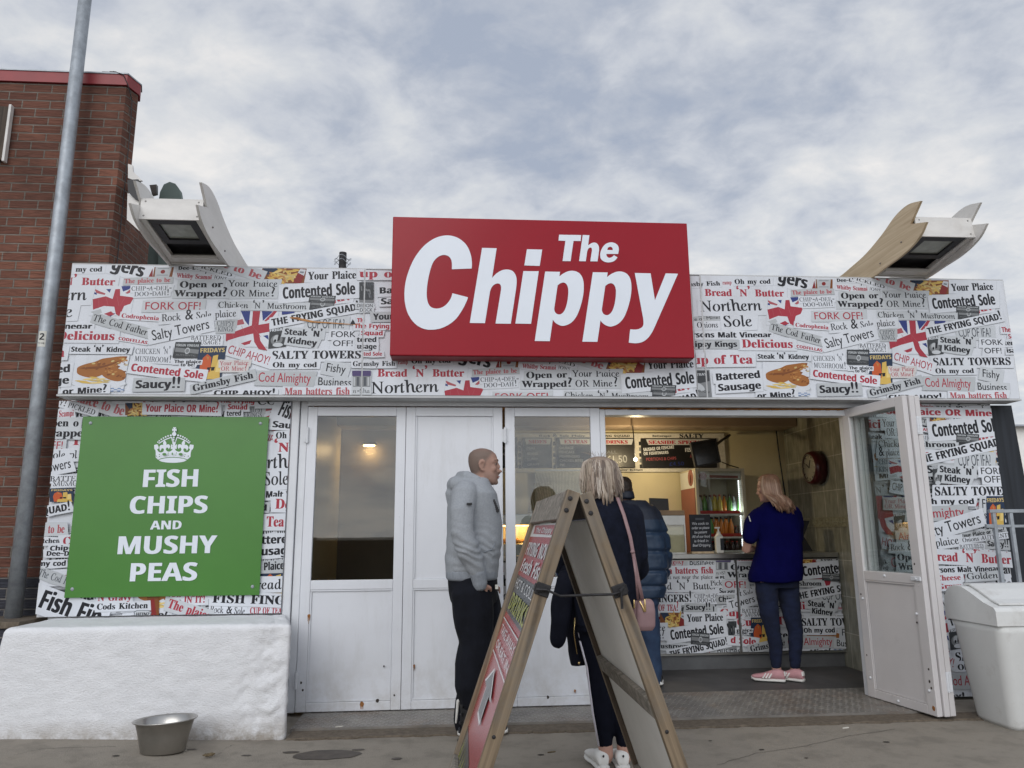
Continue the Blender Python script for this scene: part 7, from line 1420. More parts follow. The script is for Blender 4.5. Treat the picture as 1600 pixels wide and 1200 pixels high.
# ---------------------------------------------------------------- bin, barrier, things beyond the right-hand end
def bin_():
    t = thing('waste_bin', 'big white plastic litter bin with a hooded lid at the right edge', 'bin', (3.85, 5.05, 0)); inv = Matrix.Translation(-t.location)
    def ring(x0, x1, y0, y1, z, r=.05, n=6):
        P = []
        for cx, cy, a0 in ((x1 - r, y0 + r, -PI / 2), (x1 - r, y1 - r, 0), (x0 + r, y1 - r, PI / 2), (x0 + r, y0 + r, PI)):
            for k in range(n + 1): a = a0 + PI / 2 * k / n; P.append(Vector((cx + r * math.cos(a), cy + r * math.sin(a), z)))
        return P
    bm = BM(); rings(bm, [ring(3.575, 4.11, 4.865, 5.225, 0, .06), ring(3.565, 4.12, 4.855, 5.235, .03, .06), ring(3.515, 4.17, 4.805, 5.285, .60, .06), ring(3.505, 4.18, 4.795, 5.295, .645, .055)]); obj('body', bm, 'bin', t, smooth=True, mw=inv)
    bm = BM(); prism(bm, [(3.70, .12), (3.95, .12), (3.95, .42), (3.90, .47), (3.76, .47), (3.70, .40)], 'y', 4.818, 4.86); bmesh.ops.bevel(bm, geom=list(bm.edges), offset=.008, segments=2, affect='EDGES'); obj('front_badge', bm, 'bin', t, mw=inv)
    prof = [(4.785, .648), (4.785, .745), (4.80, .765), (4.90, .795), (5.02, .850), (5.10, .880), (5.18, .885), (5.25, .86), (5.295, .80), (5.305, .72), (5.305, .648)]
    bm = BM(); prism(bm, prof, 'x', 3.495, 4.19); bmesh.ops.bevel(bm, geom=[e for e in bm.edges if e.calc_length() > .3], offset=.004, segments=1, affect='EDGES'); obj('lid', bm, 'bin', t, mw=inv)
    bm = BM(); fl = [(4.825, .778), (4.90, .800), (5.02, .856), (5.10, .886), (5.155, .890), (5.155, .898), (5.095, .897), (5.015, .868), (4.895, .811), (4.825, .789)]; prism(bm, fl, 'x', 3.555, 4.13); obj('flap', bm, 'bin', t, mw=inv)
bin_()
def barrier():
    Y = 5.42; p = PY(1560, 890, Y); t = thing('steel_barrier', 'grey steel tube barrier behind the white bin', 'barrier', (p.x, Y, 0)); inv = Matrix.Translation(-t.location)
    P = lambda x, y: PY(x, y, Y); a = P(1543, 796); b = P(1562, 796)
    bm = BM(); x0 = P(1549, 800).x; zt = P(1549, 796).z
    for x in (x0, x0 + .135, x0 + .30, x0 + .80): box(bm, x, x + .026, Y - .013, Y + .013, 0, zt - .027, .003)
    obj('post', bm, 'galv', t, mw=inv)
    bm = BM(); box(bm, x0 - .02, x0 + .83, Y - .014, Y + .014, zt - .026, zt, .003); z2 = P(1549, 822).z; box(bm, x0 - .06, x0 - .001, Y - .012, Y + .012, z2 - .014, z2 + .014, .003); box(bm, x0 + .027, x0 + .134, Y - .01, Y + .01, z2 - .01, z2 + .01, .002); box(bm, x0 + .162, x0 + .299, Y - .01, Y + .01, z2 - .012, z2 + .008, .002); box(bm, x0 + .327, x0 + .799, Y - .01, Y + .01, z2 - .012, z2 + .008, .002); obj('rail', bm, 'galv', t, mw=inv)
    q = PY(1600, 815, 5.9); bm = BM(); box(bm, q.x, q.x + .5, 5.85, 5.92, .8, q.z + .12, .01); tag(obj('blue_board', bm, 'blue_thing'), 'blue board just visible at the right margin behind the barrier', 'board')
    t = thing('grey_building', 'low grey-roofed building far behind the right end of the kiosk', 'building', (22, 30, 0)); inv = Matrix.Translation(-t.location)
    z = PY(1595, 655, 30).z; x = PY(1588, 655, 30).x
    bm = BM(); box(bm, x - 3, x + 14, 30, 40, 0, z - .35); obj('wall', bm, 'grey_board', t, mw=inv)
    bm = BM(); prism(bm, [(29.6, z - .35), (35, z + .5), (40.4, z - .35)], 'x', x - 3.3, x + 14.3); obj('roof', bm, 'grey_roof', t, mw=inv)
    bm = BM(); box(bm, x + .05, x + .35, 31, 31.4, z - .2, z + .5, .02); obj('chimney', bm, 'grey_roof', t, mw=inv)
barrier()
def promenade_wall():
    bm = BM(); box(bm, -60, 60, -9.4, -9.0, 0, 1.12, .02)
    for x in range(-60, 60, 4): box(bm, x, x + .3, -9.45, -8.95, 0, 1.2, .02)
    tag(obj('sea_wall', bm, 'wood_dark'), 'low dark promenade wall facing the kiosk, reflected in the door glass', 'wall')
promenade_wall()
# ---------------------------------------------------------------- inside the kiosk
CY = 7.1
def counter():
    t = thing('serving_counter', 'shop counter with stainless worktop and newspaper-print front panels', 'counter', (2, 7.3, 0)); inv = Matrix.Translation(-t.location)
    bm = BM(); box(bm, .17, 3.66, CY + .012, CY + .40, .15, 1.015); o = obj('carcass', bm, 'black', t, mw=inv)
    bm = BM(); box(bm, .17, 3.66, CY - .03, CY + .42, 1.016, 1.062, .006); obj('worktop', bm, 'stainless', t, mw=inv)
    bm = BM(); box(bm, .17, 3.66, CY + .03, CY + .30, .022, .149); obj('kickboard', bm, 'kick', t, mw=inv)
    xs = [PY(x, 950, CY).x for x in (762, 930, 1153, 1316)]
    for a, b in zip(xs, xs[1:]):
        bm = BM(); box(bm, a + .012, b - .004, CY + .002, CY + .011, .165, 1.005); p = obj('front_panel', bm, 'stainless', t, mw=inv)
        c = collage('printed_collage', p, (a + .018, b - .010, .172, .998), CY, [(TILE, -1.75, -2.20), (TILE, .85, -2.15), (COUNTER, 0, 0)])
    bm = BM()
    for x in xs: box(bm, x - .003, x + .010, CY - .006, CY + .011, .15, 1.01)
    box(bm, xs[0], xs[-1], CY - .004, CY + .011, .150, .164); obj('trim', bm, 'stainless', t, mw=inv)
counter()
def menus():
    Y = 8.03
    bm = BM(); a, b = PY(800, 677, Y), PY(1135, 737, Y); box(bm, a.x - .30, b.x, Y, 8.059, b.z, a.z)
    t = thing('menu_backing', 'long pale printed strip behind the black menu boards', 'panel', (a.x + 1, Y, b.z)); obj('strip', bm, 'paper' , t, mw=Matrix.Translation(-t.location))
    pr = Print((a.x - .30, b.x, b.z, a.z), .0002); Z = lambda y: PY(900, y, Y).z; Xp = lambda x: PY(x, 700, Y).x
    pr.text('Rock & Sole Plaice', 'B', (Xp(842), Z(682.5)), (Xp(915), Z(682.5)), .022, c='ink'); pr.text('FRYING SQUAD', 'K', (Xp(930), Z(682.5)), (Xp(985), Z(682.5)), .022, c='ink'); pr.text('Battersgee', 'K', (Xp(1020), Z(682.5)), (Xp(1050), Z(682.5)), .02, c='ink'); pr.text('SALTY', 'B', (Xp(1062), Z(684)), (Xp(1100), Z(684)), .045, c='ink'); pr.text('Chipsy Kings', 'B', (Xp(955), Z(735.5)), (Xp(1003), Z(735.5)), .018, c='ink')
    for x in (1000, 866, 812):
        for k in range(5): pr.poly([(Xp(x) - .012, Z(690 + k * 9)), (Xp(x) + .012, Z(690 + k * 9)), (Xp(x) + .012, Z(696 + k * 9)), (Xp(x) - .012, Z(696 + k * 9))], ('ink', 'midgrey')[k % 2])
    o = pr.build('print', t, Vector((0, Y, 0)), Vector((1, 0, 0)), Vector((0, 0, 1)), Vector((0, -1, 0))); o.matrix_local = Matrix.Translation(-t.location)
    def board(x0, x1, y0, y1, head, lines, label):
        a, b = PY(x0, y0, Y - .02), PY(x1, y1, Y - .02); w = b.x - a.x
        t = thing('menu_board', label, 'menu board', (a.x + w / 2, Y - .02, b.z), group='menu boards over the counter'); inv = Matrix.Translation(-t.location)
        bm = BM(); box(bm, a.x, b.x, Y - .02, Y - .002, b.z, a.z, .006); obj('board', bm, 'menu_black', t, mw=inv)
        pr = Print((a.x, b.x, b.z, a.z), .0003); H = a.z - b.z; Fx = lambda u: a.x + u * w; Fz = lambda v: a.z - v * H
        if head:
            pr.poly([(Fx(.07), Fz(.03)), (Fx(.97), Fz(.03)), (Fx(.92), Fz(.22)), (Fx(.1), Fz(.22))], 'paper2')
            hw = .62 if len(head) < 8 else .8; pr.text(head, 'B', (Fx(.5 - hw / 2), Fz(.19)), (Fx(.5 + hw / 2), Fz(.19)), H * .12, c='red', bold=.03)
        for s, st, u0, v0, u1, v1, cap, c in lines: pr.text(s, st, (Fx(u0), Fz(v0)), (Fx(u1), Fz(v1)), H * cap, c=c)
        o = pr.build('writing', t, Vector((0, Y - .0203, 0)), Vector((1, 0, 0)), Vector((0, 0, 1)), Vector((0, -1, 0))); o.matrix_local = inv
    board(775, 809, 683, 731, '', [('COD', 'S', .2, .4, .7, .4, .09, 'paper3'), ('HADDOCK', 'S', .2, .6, .85, .6, .09, 'paper3')], 'black menu board at the left end, cut off by the door frame')
    board(817, 863.5, 684, 731, 'SIDES', [('PEAS', 'S', .12, .38, .42, .38, .08, 'paper3'), ('BEANS', 'S', .14, .57, .5, .57, .08, 'paper3'), ('CURRY', 'S', .14, .75, .5, .75, .08, 'paper3'), ('GRAVY', 'S', .14, .93, .55, .93, .08, 'paper3')], 'black menu board headed SIDES')
    board(870, 930, 684, 731, 'EXTRAS', [('SAUSAGE', 'S', .06, .38, .44, .38, .08, 'paper3'), ('FISHCAKE', 'S', .06, .52, .46, .52, .08, 'paper3'), ('FISHFINGERS', 'S', .06, .66, .6, .66, .08, 'paper3'), ('CHICKEN BITES', 'S', .06, .80, .68, .80, .08, 'paper3'), ('PIE', 'S', .06, .94, .2, .94, .08, 'paper3')], 'black menu board headed EXTRAS')
    board(936, 993, 684.5, 731, 'DRINKS', [('ALL', 'S', .2, .52, .5, .52, .10, 'soft'), ('£1.50', 'S', .18, .84, .78, .82, .24, 'paper3')], 'black menu board headed DRINKS with a chalked 1.50 price')
    board(1001, 1121, 685, 731, 'SEASIDE SPECIALS', [('SAUSAGE OR FISHCAKE', 'K', .03, .44, .44, .34, .11, 'paper1'), ('OR FISHFINGERS', 'K', .03, .57, .36, .52, .10, 'paper1'), ('PORTIONS & CHIPS', 'S', .06, .76, .46, .72, .10, 'light_red'), ('£4.50', 'S', .36, .93, .56, .91, .12, 'blue'), ('FISH & CHIPS', 'K', .58, .46, .95, .42, .13, 'paper1'), ('AND TEA', 'S', .64, .66, .8, .66, .11, 'light_red')], 'widest black menu board, headed SEASIDE SPECIALS')
menus()
def plane_thing(name, pts, Y, th, m, parent, inv):
    bm = BM(); prism(bm, [(PY(x, y, Y).x, PY(x, y, Y).z) for x, y in pts], 'y', Y, Y + th); return obj(name, bm, m, parent, mw=inv)
def interior_things():
    # tilted television
    Y = 7.45; c = PY(1104, 708, Y); t = thing('television', 'dark flat television screen hung at a tilt beside the menu boards', 'television', c); inv = Matrix.Translation(-c)
    plane_thing('case', ((1079, 691), (1119, 685), (1127, 722), (1087, 730)), Y, .05, 'black', t, inv); plane_thing('screen', ((1082, 693), (1117, 688), (1124, 720), (1090, 727)), Y - .003, .002, 'screen', t, inv)
    bm = BM(); tube(bm, [PY(1112, 700, 7.51), PY(1125, 690, 7.8), PY(1140, 680, 8.0)], .015, 8); tube(bm, [PY(1128, 722, 7.6), PY(1140, 727, 7.8), PY(1154, 731, 7.9)], .006, 6); obj('arm', bm, 'black', t, mw=inv)
    # drinks fridge
    Y = 7.52; a, b = PY(1085, 732, Y), PY(1163, 745, Y); x0, x1, zt = a.x, b.x, a.z; t = thing('drinks_fridge', 'glass-fronted drinks fridge with lit white strip and red side', 'fridge', ((x0 + x1) / 2, 7.75, .022)); inv = Matrix.Translation(-t.location)
    bm = BM(); box(bm, x0, x1, 7.95, 8.03, .03, zt); box(bm, x1 - .035, x1, Y + .02, 7.949, .03, zt); box(bm, x0, x0 + .03, Y + .02, 7.949, .03, zt); box(bm, x0 + .031, x1 - .036, Y + .02, 7.949, zt - .05, zt); box(bm, x0 + .031, x1 - .036, Y + .02, 7.949, .03, .3); obj('cabinet', bm, 'fridge_body', t, mw=inv)
    bm = BM(); zq = PX(1070, 765, x0 - .004).z; box(bm, x0 - .006, x0 - .001, Y + .02, 8.0, .6, zq); side = obj('side_panel', bm, 'fridge_red', t, mw=inv)
    bm = BM(); box(bm, x0 - .006, x0 - .001, Y + .02, 8.0, zq + .001, zt - .02); obj('side_label', bm, 'plastic_white', side)
    bm = BM(); box(bm, x0 - .009, x0 - .0065, Y + .10, Y + .13, zq + .05, zt - .06); tube(bm, [(x0 - .0065, Y + .12, (zq + zt) / 2 + .01), (x0 - .009, Y + .12, (zq + zt) / 2 + .01)], .085, 20); obj('roundel', bm, 'fridge_red', side)
    bm = BM(); fx0, fx1 = x0 - .0, x1
    for q in ((fx0, fx0 + .032, .3, zt), (fx1 - .034, fx1, .3, zt)): box(bm, q[0], q[1], Y - .012, Y + .018, q[2], q[3], .004)
    box(bm, fx0 + .033, fx1 - .035, Y - .012, Y + .018, zt - .03, zt, .003); box(bm, fx0 + .033, fx1 - .035, Y - .012, Y + .018, .3, .34, .003); d = obj('door_frame', bm, 'fridge_body', t, mw=inv)
    bm = BM(); box(bm, fx0 + .033, fx1 - .035, Y, Y + .006, .342, zt - .031); obj('door_glass', bm, 'glass_inner', d)
    zh = PY(1120, 748, Y).z; bm = BM(); box(bm, fx0 + .034, fx1 - .036, Y + .022, Y + .032, zh, zt - .051); hd = obj('header', bm, 'plastic_white', t, mw=inv)
    bm = BM(); tube(bm, [(x0 + .09, Y + .022, (zh + zt - .05) / 2), (x0 + .09, Y + .019, (zh + zt - .05) / 2)], .04, 18); prism(bm, [(x0 + .16, zh + .012), (x1 - .06, zh + .004), (x1 - .06, zh + .03), (x0 + .16, zh + .04)], 'y', Y + .0195, Y + .0215); obj('header_print', bm, 'fridge_red', hd)
    bm = BM(); lx = PY(1160, 800, Y + .05).x
    for k in range(34): z = PY(1160, 853, Y).z + k * (PY(1160, 751, Y).z - PY(1160, 853, Y).z) / 33; ball(bm, (x1 - .048, Y + .05, z), (.0065, .0065, .0060), 6)
    obj('light_strip', bm, 'led', t, mw=inv)
    lamp('fridge_light', (x1 - .10, Y + .06, (PY(1160, 800, Y).z)), 1.3, (.85, .93, 1), .05)
    shelves = [PY(1120, y, 7.7).z for y in (803, 838, 862)]
    bm = BM()
    for z in shelves: box(bm, x0 + .032, x1 - .037, Y + .04, 7.94, z - .008, z); box(bm, x0 + .032, x1 - .037, Y + .030, Y + .039, z - .02, z + .016)
    obj('shelf', bm, 'plastic_white', t, mw=inv)
    bm = BM()
    for z in shelves[:2]: box(bm, x0 + .034, x1 - .06, Y + .027, Y + .0295, z - .002, z + .03)
    obj('shelf_label', bm, 'cap_red', t, mw=inv)
    protos = {}
    def bottle(kind, loc, label):
        key = kind
        if key not in protos:
            bm = BM(); H, r = {'bottle_dark': (.105, .023), 'bottle_clear': (.19, .022)}.get(kind, (.195, .0245))
            prof = [(r * .9, 0), (r, .01), (r, H * .55), (r * .8, H * .68), (r * .38, H * .82), (r * .38, H * .9)]
            rings(bm, [[Vector((q * math.cos(a), q * math.sin(a), z)) for a in (2 * PI * k / 12 for k in range(12))] for q, z in prof]); tube(bm, [(0, 0, H * .9), (0, 0, H)], r * .45, 10, mi=1)
            o = obj('drink_bottle', bm, [kind, 'cap_red' if kind in ('bottle_yellow', 'bottle_dark') else 'bottle_dark'], smooth=True); protos[key] = o
        else:
            o = protos[key].copy(); COL.objects.link(o)
        o.location = loc; tag(o, label, 'bottle', 'drinks bottles in the fridge')
    rows = [(0, 'bottle_clear bottle_green bottle_clear bottle_yellow bottle_yellow bottle_orange bottle_green bottle_clear bottle_green'.split(), 'top'), (1, 'bottle_green bottle_green bottle_green bottle_orange bottle_orange bottle_orange bottle_orange bottle_dark bottle_clear'.split(), 'middle'), (2, ['bottle_dark'] * 9, 'bottom')]
    for si, ks, nm in rows:
        for dep in (0, 1):
            for i, k in enumerate(ks):
                col = k.split('_')[1]; wh = 'front' if dep == 0 else 'back'
                bottle(k, (x0 + .068 + i * .052 + .02 * dep, Y + .09 + .012 * (i % 2) + .17 * dep, shelves[si] + .001), f'{col} soft drink bottle in the {wh} row on the {nm} shelf of the drinks fridge')
    # hot food cabinet on the counter
    Y = 7.12; a = PY(1034, 805, Y); b = PY(1073, 860, Y); t = thing('hot_cabinet', 'small glass-fronted food cabinet on the counter behind the puffer jacket', 'cabinet', ((a.x + b.x) / 2, 7.25, 1.062)); inv = Matrix.Translation(-t.location)
    bm = BM(); box(bm, a.x - .05, b.x, Y, Y + .26, a.z - .002, a.z + .045, .004); obj('top', bm, 'cardboard', t, mw=inv)
    bm = BM(); box(bm, a.x - .05, b.x, Y + .06, Y + .26, 1.063, a.z - .003); obj('box', bm, 'cream', t, mw=inv)
    zz = PY(1050, 820, Y).z; bm = BM(); box(bm, a.x - .05, b.x, Y + .004, Y + .02, zz, a.z - .004); box(bm, a.x - .05, b.x, Y + .002, Y + .02, 1.063, 1.075); box(bm, b.x - .012, b.x, Y + .002, Y + .019, 1.0755, zz - .0005); obj('edge', bm, 'stainless', t, mw=inv)
    bm = BM(); box(bm, a.x - .05, b.x - .013, Y + .008, Y + .012, 1.0755, zz - .0005); obj('glass', bm, 'glass_inner', t, mw=inv)
    # chalkboard
    Y = 7.10; a, b = PY(1077, 804, Y), PY(1113, 858, Y); t = thing('chalk_sign', 'small black chalkboard in a wooden foot, standing on the counter', 'chalkboard', ((a.x + b.x) / 2, Y, 1.062)); inv = Matrix.Translation(-t.location)
    bm = BM(); box(bm, a.x, b.x, Y + .003, Y + .015, 1.0825, a.z, .004); obj('board', bm, 'chalk', t, mw=inv); bm = BM(); box(bm, a.x, b.x + .01, Y - .02, Y + .04, 1.063, 1.082, .003); obj('foot', bm, 'plywood', t, mw=inv)
    pr = Print((a.x, b.x, b.z, a.z), .0002); w, h = b.x - a.x, a.z - b.z
    for i, s in enumerate(('We cook to', 'order so please', 'be patient', 'All of our food', 'is fried in', 'Beef Dripping')): u0 = (.10, .08, .2, .08, .16, .08)[i]; pr.text(s, 'S', (a.x + w * u0, a.z - h * (.30 + i * .125)), (a.x + w * (1 - u0), a.z - h * (.29 + i * .125)), h * .075, c='paper1', slant=.15)
    pr.poly([(a.x + w * .28, a.z - h * .1), (a.x + w * .7, a.z - h * .1), (a.x + w * .7, a.z - h * .16), (a.x + w * .28, a.z - h * .16)], 'grey')
    o = pr.build('writing', t, Vector((0, Y + .0026, 0)), Vector((1, 0, 0)), Vector((0, 0, 1)), Vector((0, -1, 0))); o.matrix_local = inv
    # sanitiser pump bottle
    c = PY(1125.5, 861, 7.12); t = thing('pump_bottle', 'white hand sanitiser pump bottle on the counter by the fridge', 'bottle', (c.x, 7.14, 1.062)); w = .038
    bm = BM(); box(bm, -w, w, -.025, .025, .001, .165, .012); tube(bm, [(0, 0, .165), (0, 0, .19)], [.034, .016], 12); obj('bottle', bm, 'plastic_white', t); bm = BM(); tube(bm, [(0, 0, .19), (0, 0, .235)], .008, 8); box(bm, -.035, .016, -.01, .01, .232, .246, .004); tube(bm, [(0, 0, .19), (0, 0, .203)], .018, 12); obj('pump', bm, 'plastic_white', t)
    bm = BM(); box(bm, .003, w - .001, -.0275, -.0255, .03, .14); obj('label', bm, 'chalk', t)
    # till screen, card terminal behind the woman in blue
    t = thing('till_screen', 'black till screen standing on the back of the counter beside the puffer jacket', 'screen', (PY(1030, 803, 7.4).x, 7.4, 1.062)); inv = Matrix.Translation(-t.location)
    plane_thing('screen', ((1015, 778), (1044, 779), (1046, 803), (1016, 803)), 7.4, .03, 'menu_black', t, inv); bm = BM(); q = PY(1030, 803, 7.41); box(bm, q.x - .03, q.x + .03, 7.41, 7.44, 1.063, q.z); obj('stand', bm, 'black', t, mw=inv)
    t = thing('card_terminal', 'angled black terminal on the counter to the right of the woman in blue', 'terminal', (PY(1258, 860, 7.2).x, 7.2, 1.062)); inv = Matrix.Translation(-t.location)
    a = [PY(x, y, 7.2) for x, y in ((1246, 813), (1265, 814), (1256, 838), (1270, 861), (1246, 861))]
    bm = BM(); prism(bm, [(v.x, max(v.z, 1.064)) for v in a], 'y', 7.2, 7.36); obj('body', bm, 'black', t, mw=inv)
    # clock on the tiled wall
    c = PX(1275, 731, 3.62); t = thing('wall_clock', 'round red-rimmed clock on the tiled side wall', 'clock', (3.60, c.y, c.z)); 
    bm = BM(); R = []
    for x, r in ((.055, .165), (-.02, .17), (-.055, .155), (-.06, .14), (-.045, .132)): R.append([Vector((x, r * math.cos(a), r * math.sin(a))) for a in (2 * PI * k / 36 for k in range(36))])
    rings(bm, R); obj('rim', bm, 'clock_red', t, smooth=True)
    bm = BM(); tube(bm, [(-.046, 0, 0), (-.049, 0, 0)], .130, 32); f = obj('face', bm, 'clock_face', t)
    for k in range(12): bm = BM(); a = 2 * PI * k / 12; tube(bm, [(-.0505, .105 * math.cos(a), .105 * math.sin(a)), (-.0505, .12 * math.cos(a), .12 * math.sin(a))], .004, 5); obj('hour_mark', bm, 'black', f)
    bm = BM(); tube(bm, [(-.051, 0, 0), (-.051, -.03, .075)], .004, 5); obj('clock_hand', bm, 'black', f); bm = BM(); tube(bm, [(-.052, 0, 0), (-.052, .06, .04)], .005, 5); obj('clock_hand', bm, 'black', f)
    bm = BM(); tube(bm, [(-.058, .135 * math.cos(a), .135 * math.sin(a)) for a in (2 * PI * k / 32 for k in range(33))], .005, 6); obj('bezel', bm, 'stainless', t)
    # cable on the back wall
    bm = BM(); tube(bm, [PY(1213, 673, 8.04), PY(1216, 700, 8.045), PY(1221, 735, 8.045), PY(1227, 775, 8.04)], .008, 6); tag(obj('power_cable', bm, 'black'), 'black cable hanging down the cream back wall', 'cable')
    # warm wall lamp behind the left-hand window
    c = PY(578, 697, 7.95); t = thing('wall_lamp', 'lit downlight on the back wall seen through the left door window', 'lamp', (c.x, 7.94, c.z))
    bm = BM(); tube(bm, [(0, -.06, .0), (0, -.06, .03)], [.085, .07], 20); box(bm, -.03, .03, -.06, .058, .004, .024); obj('shade', bm, 'stainless', t); bm = BM(); tube(bm, [(0, -.06, -.008), (0, -.06, -.001)], .06, 18); obj('bulb', bm, 'lamp_glow', t)
    lamp('lamp_light', (c.x, 7.91, c.z - .04), 3, (1, .66, .30), .06)
    # hot display behind the third door
    Y = 7.16; a, b = PY(804, 800, Y), PY(850, 860, Y); t = thing('hot_display', 'lit hot food display seen through the right-hand door window', 'food display', ((a.x + b.x) / 2, 7.3, 1.062)); inv = Matrix.Translation(-t.location)
    z1, z2 = PY(815, 820, Y).z, PY(815, 850, Y).z; xr = b.x + .25
    bm = BM(); box(bm, a.x - .35, xr, Y, Y + .3, z1, PY(815, 803, Y).z, .006); box(bm, a.x - .35, xr, Y, Y + .3, 1.063, z2, .004); obj('case', bm, 'stainless', t, mw=inv)
    bm = BM(); box(bm, a.x - .35, xr, Y + .28, Y + .3, z2 + .001, z1 - .001); obj('back', bm, 'cream', t, mw=inv); bm = BM(); box(bm, a.x - .33, xr - .02, Y + .05, Y + .10, z1 - .014, z1 - .002); obj('heat_lamp', bm, 'warm_glow', t, mw=inv)
    lamp('display_light', (a.x + .1, Y + .12, z1 - .03), 2.2, (1, .62, .25), .03)
    for i in range(5):
        bm = BM(); ball(bm, (0, 0, .025), (.07, .035, .024), 10); ball(bm, (.03, .01, .032), (.05, .03, .024), 10); b_ = remesh(bm, .012, 1, lambda q: noise.noise(q * 60) * .006); o = obj('battered_fish', b_, 'food', loc=(a.x - .08 + i * .11, Y + .14, z2 + .001)); tag(o, 'battered fish keeping warm in the lit hot display', 'food', 'food in the hot display')
    # chain fly curtain
    t = thing('chain_curtain', 'silvery chain fly curtain hanging behind the right-hand door window', 'curtain', (PY(872, 735, 7.75).x, 7.75, 1.5)); inv = Matrix.Translation(-t.location)
    bm = BM(); za, zb = PY(870, 736, 7.75).z, PY(870, 805, 7.75).z
    for k in range(34):
        x = PY(838 + k * 2.2, 736, 7.75).x; d = (-.10 * max(0, 1 - k / 18.0)) * (1 if k < 18 else 0); tube(bm, [(x, 7.75, za), (x + d * .45, 7.75, (za + zb) / 2), (x + d, 7.75, zb)], .0035, 4)
    obj('strand', bm, 'chain', t, mw=inv); bm = BM(); box(bm, PY(836, 736, 7.75).x, PY(915, 736, 7.75).x, 7.74, 7.76, za, za + .015); obj('rail', bm, 'stainless', t, mw=inv)
    bm = BM(); a, b = PY(836, 738, 8.0), PY(912, 860, 8.0); box(bm, a.x, b.x, 8.02, 8.058, .03, a.z); sp('rear_doorway', bm, 'midgrey_wall')
    # small spotlight over the menus
    c = PY(993, 718, 7.6); t = thing('spotlight', 'small bright spotlight glinting in front of the menu boards', 'lamp', (c.x, 7.6, c.z)); bm = BM(); ball(bm, (0, 0, 0), .017, 10); obj('bulb', bm, 'spot_glow', t); bm = BM(); tube(bm, [(0, .012, .015), (0, .02, .10), (0, .06, 2.36 - c.z)], .006, 6); tube(bm, [(0, .02, 0), (0, .05, .005)], [.022, .012], 10); obj('stem', bm, 'black', t)
    lamp('spot_light', (c.x, 7.50, c.z + .03), 15, (1, .80, .48), .04)
def lamp(name, loc, watts, col, size):
    l = bpy.data.lights.new(name, 'POINT'); l.energy = watts; l.color = col; l.shadow_soft_size = size; o = bpy.data.objects.new(name, l); COL.objects.link(o); o.location = loc
M['midgrey_wall'] = mat('midgrey_wall', (.32, .34, .34), .5, var=.1); M['spot_glow'] = mat('spot_glow', (1, .9, .7), .4, var=0, emit=(1, .82, .5, 12.0))
interior_things()
# ---------------------------------------------------------------- people
def stack(bm, rows, Y, seg=28, pw=2.5, grow=0.0):
    """a trunk from its silhouette: rows (left px, right px, row px, half depth[, depth offset]) read on the plane Y"""
    R = []
    for r in rows:
        xl, xr, y, hd = r[:4]; dy = r[4] if len(r) > 4 else 0
        a, b = PY(xl, y, Y), PY(xr, y, Y); rx = (b.x - a.x) / 2 + grow; cx = (a.x + b.x) / 2; hd += grow
        q = []
        for k in range(seg):
            t = 2 * PI * k / seg; c, s = math.cos(t), math.sin(t)
            q.append(Vector((cx + rx * math.copysign(abs(c) ** (2 / pw), c), Y + dy + hd * math.copysign(abs(s) ** (2 / pw), s), (a.z + b.z) / 2)))
        R.append(q)
    rings(bm, R)
def L3(pts):
    """limb joints given as (px, py, depth)"""
    return [PY(*p) for p in pts]
def limb(bm, pts, rad, grow=0.0, flat=1.0, seg=16): tube(bm, pts, [r + grow for r in rad], seg, flat, Vector((0, 1, .01)), dome=True)
HEAD = [(-.122, .080, .030, .024), (-.112, .091, .005, .042), (-.092, .093, -.030, .055), (-.065, .091, -.062, .062), (-.035, .090, -.085, .067), (0, .088, -.097, .072), (.03, .092, -.102, .0755), (.058, .089, -.102, .076), (.082, .078, -.094, .070), (.102, .052, -.072, .055), (.113, .02, -.042, .032), (.117, -.005, -.018, .012)]
def head_mw(c, yaw, pitch=0.0, roll=0.0, s=1.0): return Matrix.Translation(c) @ Matrix.Rotation(yaw, 4, 'Z') @ Matrix.Rotation(pitch, 4, 'Y') @ Matrix.Rotation(roll, 4, 'X') @ Matrix.Diagonal((s, s, s, 1))
